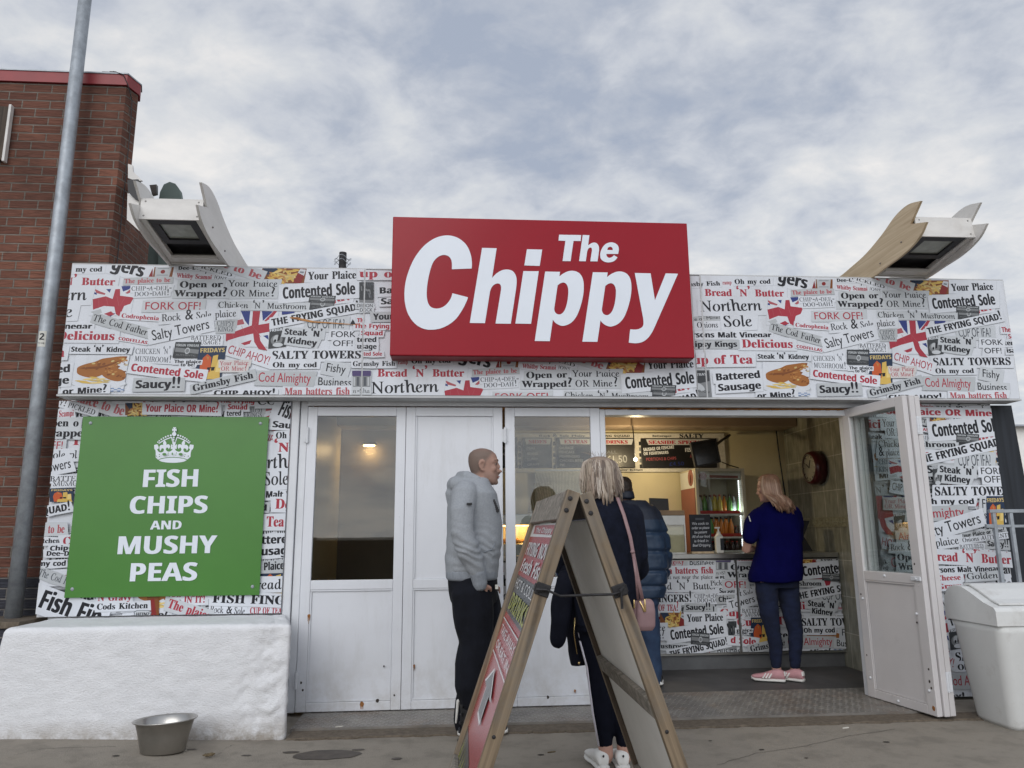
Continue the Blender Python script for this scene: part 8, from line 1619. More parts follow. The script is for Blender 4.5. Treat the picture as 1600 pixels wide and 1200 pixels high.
def head_shape(bm, mw, jaw=1.0):
    b = BM(); R = []
    for z, xf, xb, w in HEAD:
        w *= (jaw if z < -.05 else 1)
        R.append([Vector(((xf + xb) / 2 + (xf - xb) / 2 * math.copysign(abs(math.cos(t)) ** .85, math.cos(t)), w * math.copysign(abs(math.sin(t)) ** .9, math.sin(t)), z)) for t in (2 * PI * k / 24 for k in range(24))])
    rings(b, R)
    tube(b, [(.088, 0, .022), (.102, 0, -.008), (.111, 0, -.030), (.098, 0, -.043)], [.009, .012, .0155, .012], 10, dome=True)      # nose
    for s in (-1, 1):
        ball(b, (.098, s * .013, -.036), (.012, .009, .009), 8); ball(b, (.064, s * .044, -.020), (.024, .022, .022), 10)         # nostril, cheek
        tube(b, [(.087, s * .012, .030), (.083, s * .034, .034), (.062, s * .058, .026)], [.009, .0095, .007], 8, dome=True)      # brow ridge
        tube(b, [(.006, s * .070, .010), (.001, s * .082, .024), (-.016, s * .089, .026), (-.028, s * .090, .008), (-.022, s * .086, -.016), (-.008, s * .079, -.034), (.004, s * .071, -.034)], [.006, .007, .0075, .007, .007, .008, .006], 8, dome=True); ball(b, (-.012, s * .076, .0), (.016, .007, .026), 8)
    tube(b, [(.084, -.022, -.068), (.096, 0, -.064), (.084, .022, -.068)], [.005, .0085, .005], 8, dome=True); tube(b, [(.082, -.02, -.078), (.092, 0, -.078), (.082, .02, -.078)], [.005, .009, .005], 8, dome=True); ball(b, (.083, 0, -.106), (.017, .022, .016), 10)
    for v in b.verts: v.co = mw @ v.co
    me = bpy.data.meshes.new('h'); b.to_mesh(me); b.free(); bm.from_mesh(me); bpy.data.meshes.remove(me)
def face_parts(parent, mw, brow='hair_dark', lips='lips'):
    def put(name, fn, m):
        bm = BM(); fn(bm)
        for v in bm.verts: v.co = mw @ v.co
        return obj(name, bm, m, parent, smooth=True)
    for s in (-1, 1):
        e = put('eye', lambda b: (ball(b, (.0745, s * .032, .012), (.011, .0125, .0065), 10)), 'eye_white'); put('iris', lambda b: ball(b, (.0838, s * .032, .012), (.003, .0062, .006), 8), 'eye_dark').parent = e
        put('eyebrow', lambda b: tube(b, [(.096, s * .014, .036), (.091, s * .036, .041), (.070, s * .058, .034)], [.003, .0042, .002], 6, dome=True), brow)
        put('eyelid', lambda b: tube(b, [(.087, s * .018, .016), (.0885, s * .032, .0205), (.080, s * .046, .016)], [.0025, .0035, .0025], 6, dome=True), parent['skin'])
    put('lips', lambda b: (tube(b, [(.090, -.021, -.0705), (.1045, 0, -.0672), (.090, .021, -.0705)], [.002, .004, .002], 6, dome=True), tube(b, [(.089, -.019, -.0765), (.1005, 0, -.0765), (.089, .019, -.0765)], [.002, .0045, .002], 6, dome=True)), lips)
def hand_shape(bm, wrist, direction, palm_n, curl=.5, s=1.0, thumb_side=1):
    """palm, four separate bent fingers and a thumb leaving the side of the palm"""
    d = Vector(direction).normalized(); n = Vector(palm_n); n = (n - d * n.dot(d)).normalized(); w = d.cross(n) * thumb_side; o = Vector(wrist)
    tube(bm, [o, o + d * .03 * s, o + d * .06 * s, o + d * .088 * s], [.027 * s, .036 * s, .041 * s, .037 * s], 12, .46, n if abs(n.z) < .9 else Vector((1, 0, 0)), dome=True)
    for i, (off, ln, r) in enumerate(((.030, .066, .0088), (.010, .076, .0092), (-.011, .070, .0088), (-.030, .054, .0078))):
        p = o + d * (.082 - abs(i - 1) * .004) * s + w * off * s; pts = [p]; a = 0
        for k, q in enumerate((.45, .32, .23)): a += curl * (.55 + .3 * k); pts.append(pts[-1] + (d * math.cos(a) + n * math.sin(a)) * ln * q * s)
        tube(bm, pts, [r * s, r * s * .97, r * s * .9, r * s * .78], 8, dome=True)
    p = o + d * .028 * s + w * .030 * s; tube(bm, [p, p + (d * .5 + w * .75 + n * .2).normalized() * .034 * s, p + (d * .5 + w * .75 + n * .2).normalized() * .034 * s + (d * .9 + n * .4).normalized() * .030 * s], [.013 * s, .0115 * s, .009 * s], 8, dome=True)
def folds(amp, fr, seed=0, zs=1.0):
    o = Vector((seed * 3.1, seed * 1.7, seed))
    return lambda p: (noise.noise(Vector((p.x * fr, p.y * fr, p.z * fr * zs)) + o) * amp + noise.noise(Vector((p.x * fr * 2.3, p.y * fr * 2.3, p.z * fr * 2.3 * zs)) + o) * amp * .45)
def shoe(parent, heel, toe, width, upm, solem, up=Vector((0, 0, 1)), h=.085, stripes=None, tabm=None):
    """trainer from heel to toe along the sole's underside"""
    heel, toe = Vector(heel), Vector(toe); f = (toe - heel); ln = f.length; f.normalize(); s = up.cross(f).normalized(); u = f.cross(s)
    X = lambda a, b, c: heel + f * a * ln + s * b + u * c
    prof = [(-.03, .55, .3), (.0, .72, .9), (.10, .82, 1.0), (.25, .80, 1.02), (.40, .82, .86), (.55, .95, .66), (.72, 1.0, .52), (.88, .86, .42), (.97, .55, .33), (1.0, .25, .25)]
    hw = width / 2; bm = BM()
    rings(bm, [[X(a, hw * w * math.cos(t) * .96, .022 + (h - .02) * hh * .5 * (1 + math.copysign(abs(math.sin(t)) ** .8, math.sin(t)))) for t in (2 * PI * k / 14 for k in range(14))] for a, w, hh in prof])
    up_o = obj('shoe', bm, upm, parent, smooth=True)
    bm = BM(); rings(bm, [[X(a + (-.012 if a < .05 else .012 if a > .95 else 0), hw * w * 1.04 * math.copysign(abs(math.cos(t)) ** .7, math.cos(t)), .0005 + .0135 * (1 + math.sin(t)) + (.010 if a > .95 else .004 if a < 0 else 0)) for t in (2 * PI * k / 14 for k in range(14))] for a, w, hh in prof]); obj('sole', bm, solem, up_o, smooth=True)
    if stripes:
        bm = BM()
        for sd in (-1, 1):
            for k in range(3):
                a = .36 + k * .09
                P = [X(a + q * .10, sd * hw * (.86 + .06 * q) * (1.04 - .22 * (1 - q)), .030 + (1 - q) * .038) for q in (0, .5, 1)]
                tube(bm, P, [.006, .007, .007], 6)
        obj('stripe', bm, stripes, up_o)
    if tabm:
        bm = BM(); tube(bm, [X(-.022, 0, .052), X(-.005, 0, .085)], [.024, .022], 8, .5); obj('heel_tab', bm, tabm, up_o)
    return up_o
def strands(parent, name, mats, roots, seed, n=90, r=.006):
    """hair as many tapering locks, sorted into a few shades; roots(rnd) -> list of points"""
    rnd = random.Random(seed); bms = [BM() for _ in mats]
    for i in range(n):
        P, k = roots(rnd, i / n); rr = r * rnd.uniform(.6, 1.25)
        tube(bms[k % len(mats)], P, [rr * .7] + [rr] * (len(P) - 2) + [rr * .4], 5, .7)
    for b, m in zip(bms, mats): obj(name, b, m, parent, smooth=True)
# --- man in the grey hooded sweatshirt
def man_in_hoodie():
    Y = 5.08; rz = [(697, 778, 903, .185), (695, 779, 886, .20), (697, 784, 852, .205), (698, 783.5, 818, .21), (699, 781, 792, .225), (702, 777, 772, .228), (709, 768, 758, .19), (719, 763, 748, .13)]
    Yn, Yf = Y - .245, Y + .245
    arm_n = L3([(727, 771, Yn + .05), (722, 800, Yn), (722, 832, Yn - .01), (730, 858, Yn - .01), (742, 882, Yn + .02), (749.5, 906, Yn + .04)]); ra = [.085, .080, .075, .075, .064, .046]
    arm_f = L3([(733, 773, Yf - .05), (735, 800, Yf), (737, 832, Yf + .01), (744, 858, Yf), (756, 882, Yf - .02), (764, 906, Yf - .04)])
    hip_n, hip_f = Y - .09, Y + .09
    leg_n = L3([(738, 925, hip_n), (741, 965, hip_n), (745, 1005, hip_n - .005), (737, 1040, hip_n + .01), (735, 1070, hip_n + .02), (740, 1096, hip_n + .04)]); rn = [.14, .132, .112, .108, .104, .088]
    leg_f = L3([(745, 925, hip_f), (756, 968, hip_f), (758, 1010, hip_f), (744, 1055, hip_f), (735, 1095, hip_f), (730, 1128, hip_f)]); rf = [.14, .13, .110, .105, .098, .085]
    hc = PY(755.5, 731, Y); mw = head_mw(hc + Vector((0, 0, .012)), -.05, .02, 0, 1.03)
    bm = BM(); head_shape(bm, mw, 1.08); tube(bm, [mw @ Vector((-.018, 0, -.03)), mw @ Vector((-.03, 0, -.10)), PY(742, 757, Y), PY(741, 772, Y)], [.058, .064, .070, .085], 18, dome=True)
    stack(bm, rz, Y, grow=-.022); limb(bm, arm_n, ra, -.018); limb(bm, arm_f, ra, -.018)
    stack(bm, [(702, 776, 930, .16), (701, 776, 905, .165), (701, 776, 890, .16)], Y, grow=-.015); limb(bm, leg_n, rn, -.02); limb(bm, leg_f, rf, -.02)
    wr = arm_n[-1]; hand_shape(bm, wr + Vector((.006, 0.01, -.012)), (.10, .32, -1), (.15, 1, 0), .35, 1.0, 1)
    wf = arm_f[-1]; hand_shape(bm, wf + Vector((.006, 0, -.012)), (.06, -.02, -1), (.15, -1, 0), .35, 1.05, -1)
    b = remesh(bm, .0075, 2)
    body = obj('person', b, 'skin', smooth=True); tag(body, 'man in a grey hooded sweatshirt and black joggers standing sideways, hand in pocket', 'person'); body['skin'] = 'skin'
    face_parts(body, mw, 'stubble'); del body['skin']
    # close-cropped hair and beard shadow as a soft mask over the skin
    body.data.materials[0] = M['skin_shaven']; mk = body.data.attributes.new('hair_mask', 'FLOAT', 'POINT'); inv = mw.inverted()
    sm = lambda a, b, x: max(0.0, min(1.0, (x - a) / (b - a)))
    for i, v in enumerate(body.data.vertices):
        p = inv @ v.co; k = 0.0
        if p.z > -.16 and abs(p.x) < .16 and abs(p.y) < .14:
            edge = .012 + .050 * sm(.02, .085, p.z) - .05 * sm(.0, -.06, p.z)
            k = .85 * sm(.016, -.016, p.x - edge) * sm(-.095, -.045, p.z) * (0 if abs(p.y) > .0775 and p.z < .035 else 1) * (1 - .35 * sm(.085, .12, p.z))
            k = max(k, .34 * sm(-.030, -.055, p.z) * sm(-.02, .01, p.x) * sm(-.16, -.12, p.z))
        mk.data[i].value = k
    # sweatshirt
    bm = BM(); stack(bm, rz, Y); limb(bm, arm_n, ra); limb(bm, arm_f, ra)
    tube(bm, [PY(744, 766, Y), PY(745, 757, Y)], [.12, .085], 20, dome=True)
    el = arm_n[3]
    def wr(p):
        q = folds(.005, 6, 2, 1.0)(p); on = p.y < Yn + .085
        if on: q += .0042 * math.sin(p.z * 120 + p.x * 40 + 5 * noise.noise(p * 8)) * math.exp(-((p.z - el.z + .02) / .14) ** 2)
        q += .0032 * math.sin((p.z + p.x * .9) * 60 + 5 * noise.noise(p * 5)) * math.exp(-((p.z - PY(740, 870, Y).z) / .10) ** 2) * (0 if on else 1)
        return q
    top = obj('sweatshirt', remesh(bm, .0085, 2, wr), 'hoodie', body, smooth=True)
    bm = BM(); W = 14                                                 # hood lying in a fold round the neck and down the back
    tube(bm, L3([(763, 768, Y - .05), (757, 760, Y - .095), (746, 751, Y - .12), (729, 744, Y - .095), (720, 744, Y), (729, 744, Y + .095), (746, 751, Y + .12), (757, 760, Y + .095), (763, 768, Y + .05)]), [.014, .022, .030, .036, .036, .036, .030, .022, .014], W, dome=True)
    tube(bm, L3([(745, 760, Y - .125), (727, 757, Y - .115), (714, 757, Y - .05), (711, 758, Y), (714, 757, Y + .05), (727, 757, Y + .115), (745, 760, Y + .125)]), [.020, .040, .054, .058, .054, .040, .020], W, dome=True)
    tube(bm, L3([(714, 762, Y), (708, 774, Y), (707, 786, Y)]), [.058, .056, .036], W, dome=True)
    obj('hood', remesh(bm, .008, 3, folds(.004, 9, 4)), 'hoodie', top, smooth=True)
    bm = BM(); stack(bm, [(699, 776, 906, .183), (696.5, 777.5, 902, .193), (696, 778, 890, .198)], Y); obj('hem_band', remesh(bm, .010, 2), 'hoodie_rib', top, smooth=True)
    bm = BM(); tube(bm, L3([(746, 893, Yn + .028), (749, 904, Yn + .04), (750, 912, Yn + .042)]), [.056, .052, .048], 16, dome=True); obj('cuff', remesh(bm, .008, 1), 'hoodie_rib', top, smooth=True)
    bm = BM(); pk = [PY(x, y, Y - .20) for x, y in ((760, 842), (772, 843), (770, 853), (758, 863), (754, 862))]; tube(bm, L3([(767, 841, Y - .175), (773, 850, Y - .165), (768, 859, Y - .18), (757, 862, Y - .20)]), .0045, 6, dome=True); obj('pocket_edge', bm, 'hoodie_rib', top, smooth=True)
    bm = BM(); tube(bm, L3([(760, 757, Y - .115), (765, 766, Y - .135), (769, 776, Y - .14), (771.5, 787, Y - .14)]), [.0045, .005, .005, .0055], 8, dome=True); tube(bm, L3([(763, 757, Y + .03), (769, 770, Y + .02), (775, 788, Y + .02)]), .005, 8, dome=True); obj('drawstring', bm, 'plastic_white', top, smooth=True)
    bm = BM(); c = PY(733.5, 787, Yn - .075); box(bm, c.x - .017, c.x + .017, c.y - .006, c.y + .03, c.z - .006, c.z + .006, .002); obj('sleeve_tag', bm, 'black', top)
    bm = BM(); rnd = random.Random(4)                                  # chest print wrapping round the front
    for k in range(6):
        p = PY(769.5 + k * 1.3, 783 + k * 3.0, Y - .125 + k * .004); box(bm, p.x - .010, p.x + .014, p.y - .05, p.y + .05, p.z - .010, p.z + .010, .003)
    obj('chest_print', bm, 'black', top)
    # joggers
    bm = BM(); stack(bm, [(704, 776, 940, .165), (701, 777, 925, .175), (699, 777, 908, .178), (700, 776, 892, .17)], Y); limb(bm, leg_n, rn); limb(bm, leg_f, rf)
    tr = obj('joggers', remesh(bm, .011, 3, folds(.010, 8, 5, .5)), 'trouser', body, smooth=True)
    c = PY(776, 917, Y - .13); bm = BM(); box(bm, c.x - .010, c.x + .010, c.y - .01, c.y + .05, c.z - .014, c.z + .012, .002); obj('logo_patch', bm, 'plastic_white', tr)
    z0 = .004
    hl = PZ(716, 1160, z0); shoe(body, Vector((hl.x + .01, hip_f - .02, z0)), Vector((hl.x + .315, hip_f - .03, z0)), .108, 'shoe_dark', 'sole_white', h=.11)
    a, t_ = PY(735, 1097, hip_n - .0), PY(730, 1146, hip_n + .02)
    s = shoe(body, a + Vector((-.045, 0, .015)), t_ + Vector((-.0, 0, .0)), .105, 'shoe_dark', 'sole_black', up=Vector((.62, .75, .22)).normalized(), h=.10)
    bm = BM(); f = (t_ - a).normalized(); u = Vector((.62, .75, .22)).normalized()
    for k in range(5): p = a + Vector((-.045, 0, .015)) + f * (.035 + k * .052) - u * .004; ball(bm, p, (.010, .024, .010), 8)
    obj('tread', bm, 'iron', s); bm = BM(); w = u.cross(f).normalized(); P = [a + Vector((-.045, 0, .015)) + f * q + u * .020 + w * .052 * sd for sd, q in ((-1, .16), (-1, .09), (-1, .03), (0, -.012), (1, .03), (1, .09), (1, .16))]; tube(bm, P, [.006, .009, .012, .013, .012, .009, .006], 8, dome=True); obj('sole_rim', bm, 'sole_white', s, smooth=True)
man_in_hoodie()
# --- woman with long streaked blonde hair, from behind
def blonde_woman():
    Y = 4.38
    rows = [(897, 991, 978, .135), (895, 995, 955, .140), (893, 998, 930, .135), (893, 999, 905, .13), (892, 999, 880, .13), (889, 999, 850, .135), (888, 999, 825, .135), (889, 998, 806, .13), (898, 990, 793, .105), (917, 972, 783, .08), (926, 962, 776, .065)]
    arm_r = L3([(986, 806, Y), (994, 835, Y + .01), (998, 868, Y + .01), (1000, 890, Y + .10), (992, 900, Y + .22)]); ra = [.072, .066, .060, .054, .045]
    arm_l = L3([(901, 806, Y), (890, 835, Y), (884, 865, Y + .01), (880, 885, Y + .10), (898, 890, Y + .22)])
    leg_l = L3([(924, 960, Y), (928, 1000, Y), (934, 1040, Y), (936, 1075, Y), (941, 1110, Y), (946, 1163, Y)]); rl = [.098, .088, .068, .058, .059, .041]
    leg_r = L3([(962, 960, Y), (965, 1000, Y), (969, 1040, Y), (972, 1075, Y), (973, 1110, Y), (975, 1163, Y)])
    hc = PY(937.5, 748, Y); mw = head_mw(hc + Vector((0, .02, .0)), PI / 2 + .05, .05, 0, .97)
    bm = BM(); head_shape(bm, mw, .94); tube(bm, [mw @ Vector((-.02, 0, -.05)), mw @ Vector((-.03, 0, -.13)), PY(943, 790, Y)], [.05, .052, .07], 16, dome=True)
    stack(bm, rows, Y, grow=-.02); limb(bm, arm_r, ra, -.015); limb(bm, arm_l, ra, -.015); limb(bm, leg_l, rl, -.008); limb(bm, leg_r, rl, -.008)
    for a, sg in ((arm_r, -1), (arm_l, 1)): hand_shape(bm, a[-1], (sg * .5, .85, -.1), (0, 0, -1), .55, .93, sg)
    for lg in (leg_l, leg_r): limb(bm, [lg[-1], lg[-1] + Vector((0, 0, -.06))], [.040, .042])
    body = obj('person', remesh(bm, .008, 2), 'skin_pale', smooth=True); tag(body, 'woman seen from behind with long streaked blonde hair and white-striped black leggings', 'person'); body['skin'] = 'skin_pale'; face_parts(body, mw, 'stubble'); del body['skin']
    bm = BM(); stack(bm, rows, Y); limb(bm, arm_r, ra); limb(bm, arm_l, ra); tube(bm, [PY(945, 779, Y), PY(945, 786, Y)], [.075, .1], 20, .75)
    obj('top', remesh(bm, .011, 3, folds(.012, 6, 3, .6)), 'navy_top', body, smooth=True)
    bm = BM(); stack(bm, [(899, 989, 985, .125), (901, 988, 965, .125)], Y); limb(bm, leg_l, rl); limb(bm, leg_r, rl); lg = obj('leggings', remesh(bm, .010, 2, folds(.004, 12, 6)), 'legging', body, smooth=True)
    for leg, sd in ((leg_l, -1), (leg_r, 1)):
        for off in (-.016, .006):
            bm = BM(); P = [p + Vector((sd * (r + .004) * .93, off - r * .34, 0)) for p, r in zip(leg, rl)][1:]; tube(bm, P, .0062, 6, .6); obj('side_stripe', bm, 'stripe', lg, smooth=True)
    za = .004
    for px, dx in ((943, -.03), (974, .02)):
        h = PZ(px, 1204, za); s = shoe(body, h, h + Vector((dx, .255, 0)), .098, 'shoe_white', 'sole_white', h=.095)
        bm = BM(); ball(bm, h + Vector((0, -.012, .075)), (.006, .006, .007), 8); obj('heel_stud', bm, 'black', s)
    # hair: cap and long locks
    bm = BM(); R = []
    for z, xf, xb, w in HEAD[3:]:
        e = .016; R.append([mw @ Vector((min(.05, (xf + xb) / 2 + ((xf - xb) / 2 + e) * math.cos(t)), (w + e) * math.sin(t), z + (e if z > .09 else 0))) for t in (2 * PI * k / 24 for k in range(24))])
    tail = [[Vector((p.x, min(p.y, hc.y + .03), p.z)) + Vector(((p.x - hc.x) * f, -.02 * f, -d)) for p in R[0]] for f, d in ((.42, .15), (.32, .08))]
    rings(bm, tail + R); obj('hair', remesh(bm, .009, 3, folds(.005, 26, 2, .12)), M['hair_blonde'][1], body, smooth=True)
    crown = mw @ Vector((-.02, 0, .128)); Zt = lambda y: PY(940, y, Y).z
    rc = random.Random(11); CL = []
    for k in range(46):
        a = -1 + 2 * (k + rc.random()) / 46; th = a * 1.62
        CL.append((th, Zt(788 - 16 * a * a + rc.uniform(-16, 7)), rc.gauss(0, .010), rc.gauss(0, .012), rc.choice([0, 0, 0, 1, 1, 2, 2, 3])))
    def roots(rnd, f):
        th0, end, ex, ey, col = CL[int(f * 46) % 46]; p = []; ju = rnd.gauss(0, .075); end += abs(rnd.gauss(0, .022)); fl = .022 * max(0, math.sin(th0))
        for q, rr in ((0, .022), (.06, .068), (.15, .094), (.3, .106), (.5, .108), (.7, .109), (.87, .106), (1, .100)):
            th = th0 + ju * (1 - .75 * q * q); z = crown.z - .004 - .012 * (q < .01) + (end - crown.z) * q
            p.append(Vector((hc.x + math.sin(th) * rr + (ex + fl) * q * q + .003 * math.sin(q * 7 + th0 * 9), hc.y + .015 - math.cos(th) * (rr * .95 + .004) + ey * q * q - .05 * max(0, q - .75) - .003 * rnd.random(), z)))
        return p, col if rnd.random() < .8 else rnd.choice([0, 1, 2, 3])
    strands(body, 'hair', M['hair_blonde'], roots, 11, 1150, .0031)
    def fly(rnd, f):
        a = rnd.uniform(-.8, .8); c = crown + Vector((a * .05, -.01, 0)); return [c, c + Vector((a * .03, 0, .02)), c + Vector((a * .08 + rnd.uniform(-.02, .02), -.01, .028 + rnd.uniform(0, .012)))], 1
    strands(body, 'stray_hair', M['hair_blonde'][1:2], fly, 5, 14, .0013)
    # pink bag and strap
    b0 = PY(1006, 960, Y - .12); t = thing('shoulder_bag', 'small pink leather bag with gold zip hanging at the blonde woman’s right hip', 'handbag', b0); inv = Matrix.Translation(-b0)
    bm = BM(); stack(bm, [(996, 1019, 985, .035), (993, 1023, 978, .045), (993, 1023, 955, .045), (995, 1021, 941, .036), (1000, 1017, 936, .02)], Y - .12, 20, 3.2); obj('pouch', remesh(bm, .006, 2), 'pink', t, smooth=True, mw=inv)
    bm = BM(); stack(bm, [(989, 1004, 978, .035), (988, 1005, 950, .035), (991, 1003, 938, .022)], Y - .09, 16, 3); obj('pouch_flap', remesh(bm, .006, 2), 'pink', t, smooth=True, mw=inv)
    bm = BM(); q = PY(1006, 946, Y - .17); tube(bm, [q + Vector((-.018, .01, .02)), q + Vector((-.008, 0, -.005)), q + Vector((.0, 0, -.03))], .0055, 8, dome=True); tube(bm, [q + Vector((.006, 0, .03)), q + Vector((.007, 0, -.03))], .005, 8, dome=True); q2 = PY(991, 944, Y - .13); tube(bm, [q2 + Vector((0, 0, .02)), q2 + Vector((0, 0, -.02))], .005, 8, dome=True); obj('zip_pull', bm, 'gold', t, smooth=True, mw=inv)
    bm = BM(); P = [(962, 774, Y + .02), (965, 778, Y - .09), (975, 805, Y - .145), (985, 840, Y - .150), (990, 868, Y - .15), (997, 905, Y - .155), (1004, 938, Y - .14)]; tube(bm, L3(P), .0105, 8, .35, Vector((0, 1, 0))); P2 = [(990, 872, Y - .155), (994, 900, Y - .16), (997, 937, Y - .13)]; tube(bm, L3(P2), .0075, 8, .35, Vector((0, 1, 0))); ball(bm, PY(988.5, 862, Y - .156), (.014, .006, .010), 8); obj('strap', bm, 'pink', t, smooth=True, mw=inv)
    # jacket over her left arm
    j = PY(890, 900, Y); bm = BM()
    stack(bm, [(893, 918, 1041, .05), (890, 920, 1010, .06), (884, 922, 975, .075), (878, 920, 940, .085), (874, 915, 905, .085), (874, 912, 880, .07)], Y + .06, 20, 2.4)
    tube(bm, L3([(884, 905, Y - .03), (880, 940, Y - .04), (876, 970, Y - .05), (872, 1000, Y - .05)]), [.055, .062, .056, .046], 14, .7, Vector((0, 1, 0)), dome=True)
    jk = obj('folded_jacket', remesh(bm, .010, 3, folds(.016, 9, 8, .5)), 'jacket_navy', smooth=True); tag(jk, 'dark jacket with gold zip and popper hanging over the blonde woman’s left arm', 'jacket')
    bm = BM(); tube(bm, L3([(898, 965, Y - .02), (897, 990, Y - .02), (902, 1022, Y - .005)]), .0035, 6); ball(bm, PY(905, 1036, Y + .005), (.008, .006, .008), 8); obj('zip', bm, 'gold', jk, smooth=True)
    bm = BM(); tube(bm, L3([(903, 985, Y - .02), (909, 1010, Y - .01), (914, 1034, Y - .0)]), .0028, 6); obj('lining_edge', bm, 'stripe', jk, smooth=True)
blonde_woman()
# --- man in the padded jacket
def puffer_man():
    Y = 6.42
    rows = [(934, 1036, 936, .165), (931, 1042, 915, .18), (930, 1043, 890, .185), (932, 1041, 860, .185), (934, 1036, 835, .185), (938, 1030, 812, .18), (944, 1021, 795, .165), (955, 1008, 782, .12)]
    arm_r = L3([(1015, 806, Y), (1028, 835, Y + .01), (1034, 868, Y + .03), (1033, 892, Y + .12), (1020, 900, Y + .25)]); arm_l = L3([(950, 806, Y), (938, 835, Y + .01), (932, 868, Y + .03), (934, 892, Y + .12), (948, 900, Y + .25)]); ra = [.10, .098, .092, .085, .065]
    leg_l = L3([(966, 925, Y), (966, 965, Y), (966, 1005, Y), (966, 1040, Y), (966, 1068, Y)]); leg_r = L3([(1008, 925, Y), (1011, 965, Y), (1014, 1005, Y), (1018, 1040, Y - .01), (1022, 1062, Y - .03)]); rl = [.105, .10, .088, .078, .070]
    hc = PY(972, 768, Y + .03); mw = head_mw(hc, PI / 2 + .12, .10, 0, 1.0)
    bm = BM(); head_shape(bm, mw); tube(bm, [mw @ Vector((-.02, 0, -.05)), mw @ Vector((-.03, 0, -.13)), PY(978, 800, Y)], [.056, .06, .08], 16, dome=True)
    stack(bm, rows, Y, grow=-.04); limb(bm, arm_r, ra, -.035); limb(bm, arm_l, ra, -.035); limb(bm, leg_l, rl, -.015); limb(bm, leg_r, rl, -.015)
    for a, sg in ((arm_r, -1), (arm_l, 1)): hand_shape(bm, a[-1], (sg * .5, .85, -.1), (0, 0, -1), .5, 1, sg)
    body = obj('person', remesh(bm, .010, 2), 'skin', smooth=True); tag(body, 'dark-haired man in navy padded jacket and jeans, half hidden by the blonde woman', 'person'); body['skin'] = 'skin'; face_parts(body, mw); del body['skin']
    bm = BM(); R = []
    for z, xf, xb, w in HEAD[4:]:
        e = .010; R.append([mw @ Vector((min(.04 if z < .05 else 1, (xf + xb) / 2 + ((xf - xb) / 2 + e) * math.cos(t)), (w + e) * math.sin(t), z + (e if z > .09 else 0))) for t in (2 * PI * k / 24 for k in range(24))])
    rings(bm, R); obj('hair', remesh(bm, .007, 2, folds(.004, 60, 3)), 'hair_dark', body, smooth=True)
    bm = BM(); stack(bm, rows, Y); limb(bm, arm_r, ra); limb(bm, arm_l, ra)
    zs = [PY(990, y, Y).z for y in (776, 802, 832, 861, 891, 915, 937)]
    def quilt(p):
        q = 0
        for z in zs[2:]: q -= .022 * math.exp(-((p.z - z) / .013) ** 2)
        return q + (folds(.008, 9, 4, 1.0)(p) if p.z < zs[2] + .03 else 0)
    jk = obj('padded_jacket', remesh(bm, .011, 2, quilt), ['puffer', 'puffer_dark'], body, smooth=True)
    for p in jk.data.polygons:
        if p.center.z > zs[1] - .055: p.material_index = 1
    bm = BM(); tube(bm, [PY(977, 792, Y), PY(977, 779, Y), PY(976, 768, Y)], [.115, .098, .088], 22, .85); obj('collar', remesh(bm, .009, 2), 'puffer_dark', jk, smooth=True)
    bm = BM(); stack(bm, [(942, 1030, 945, .14), (943, 1028, 920, .15)], Y); limb(bm, leg_l, rl); limb(bm, leg_r, rl); obj('jeans', remesh(bm, .012, 3, folds(.010, 9, 7, .7)), 'denim', body, smooth=True)
    h = PY(1029, 1068, Y - .06); shoe(body, Vector((h.x - .0, h.y, max(h.z - .015, .03))), Vector((h.x + .06, h.y + .27, .026)), .10, 'black', 'sole_white', h=.095)
    h = PY(966, 1074, Y); shoe(body, Vector((h.x, Y - .06, .026)), Vector((h.x - .03, Y + .21, .026)), .10, 'black', 'sole_white', h=.095)
puffer_man()
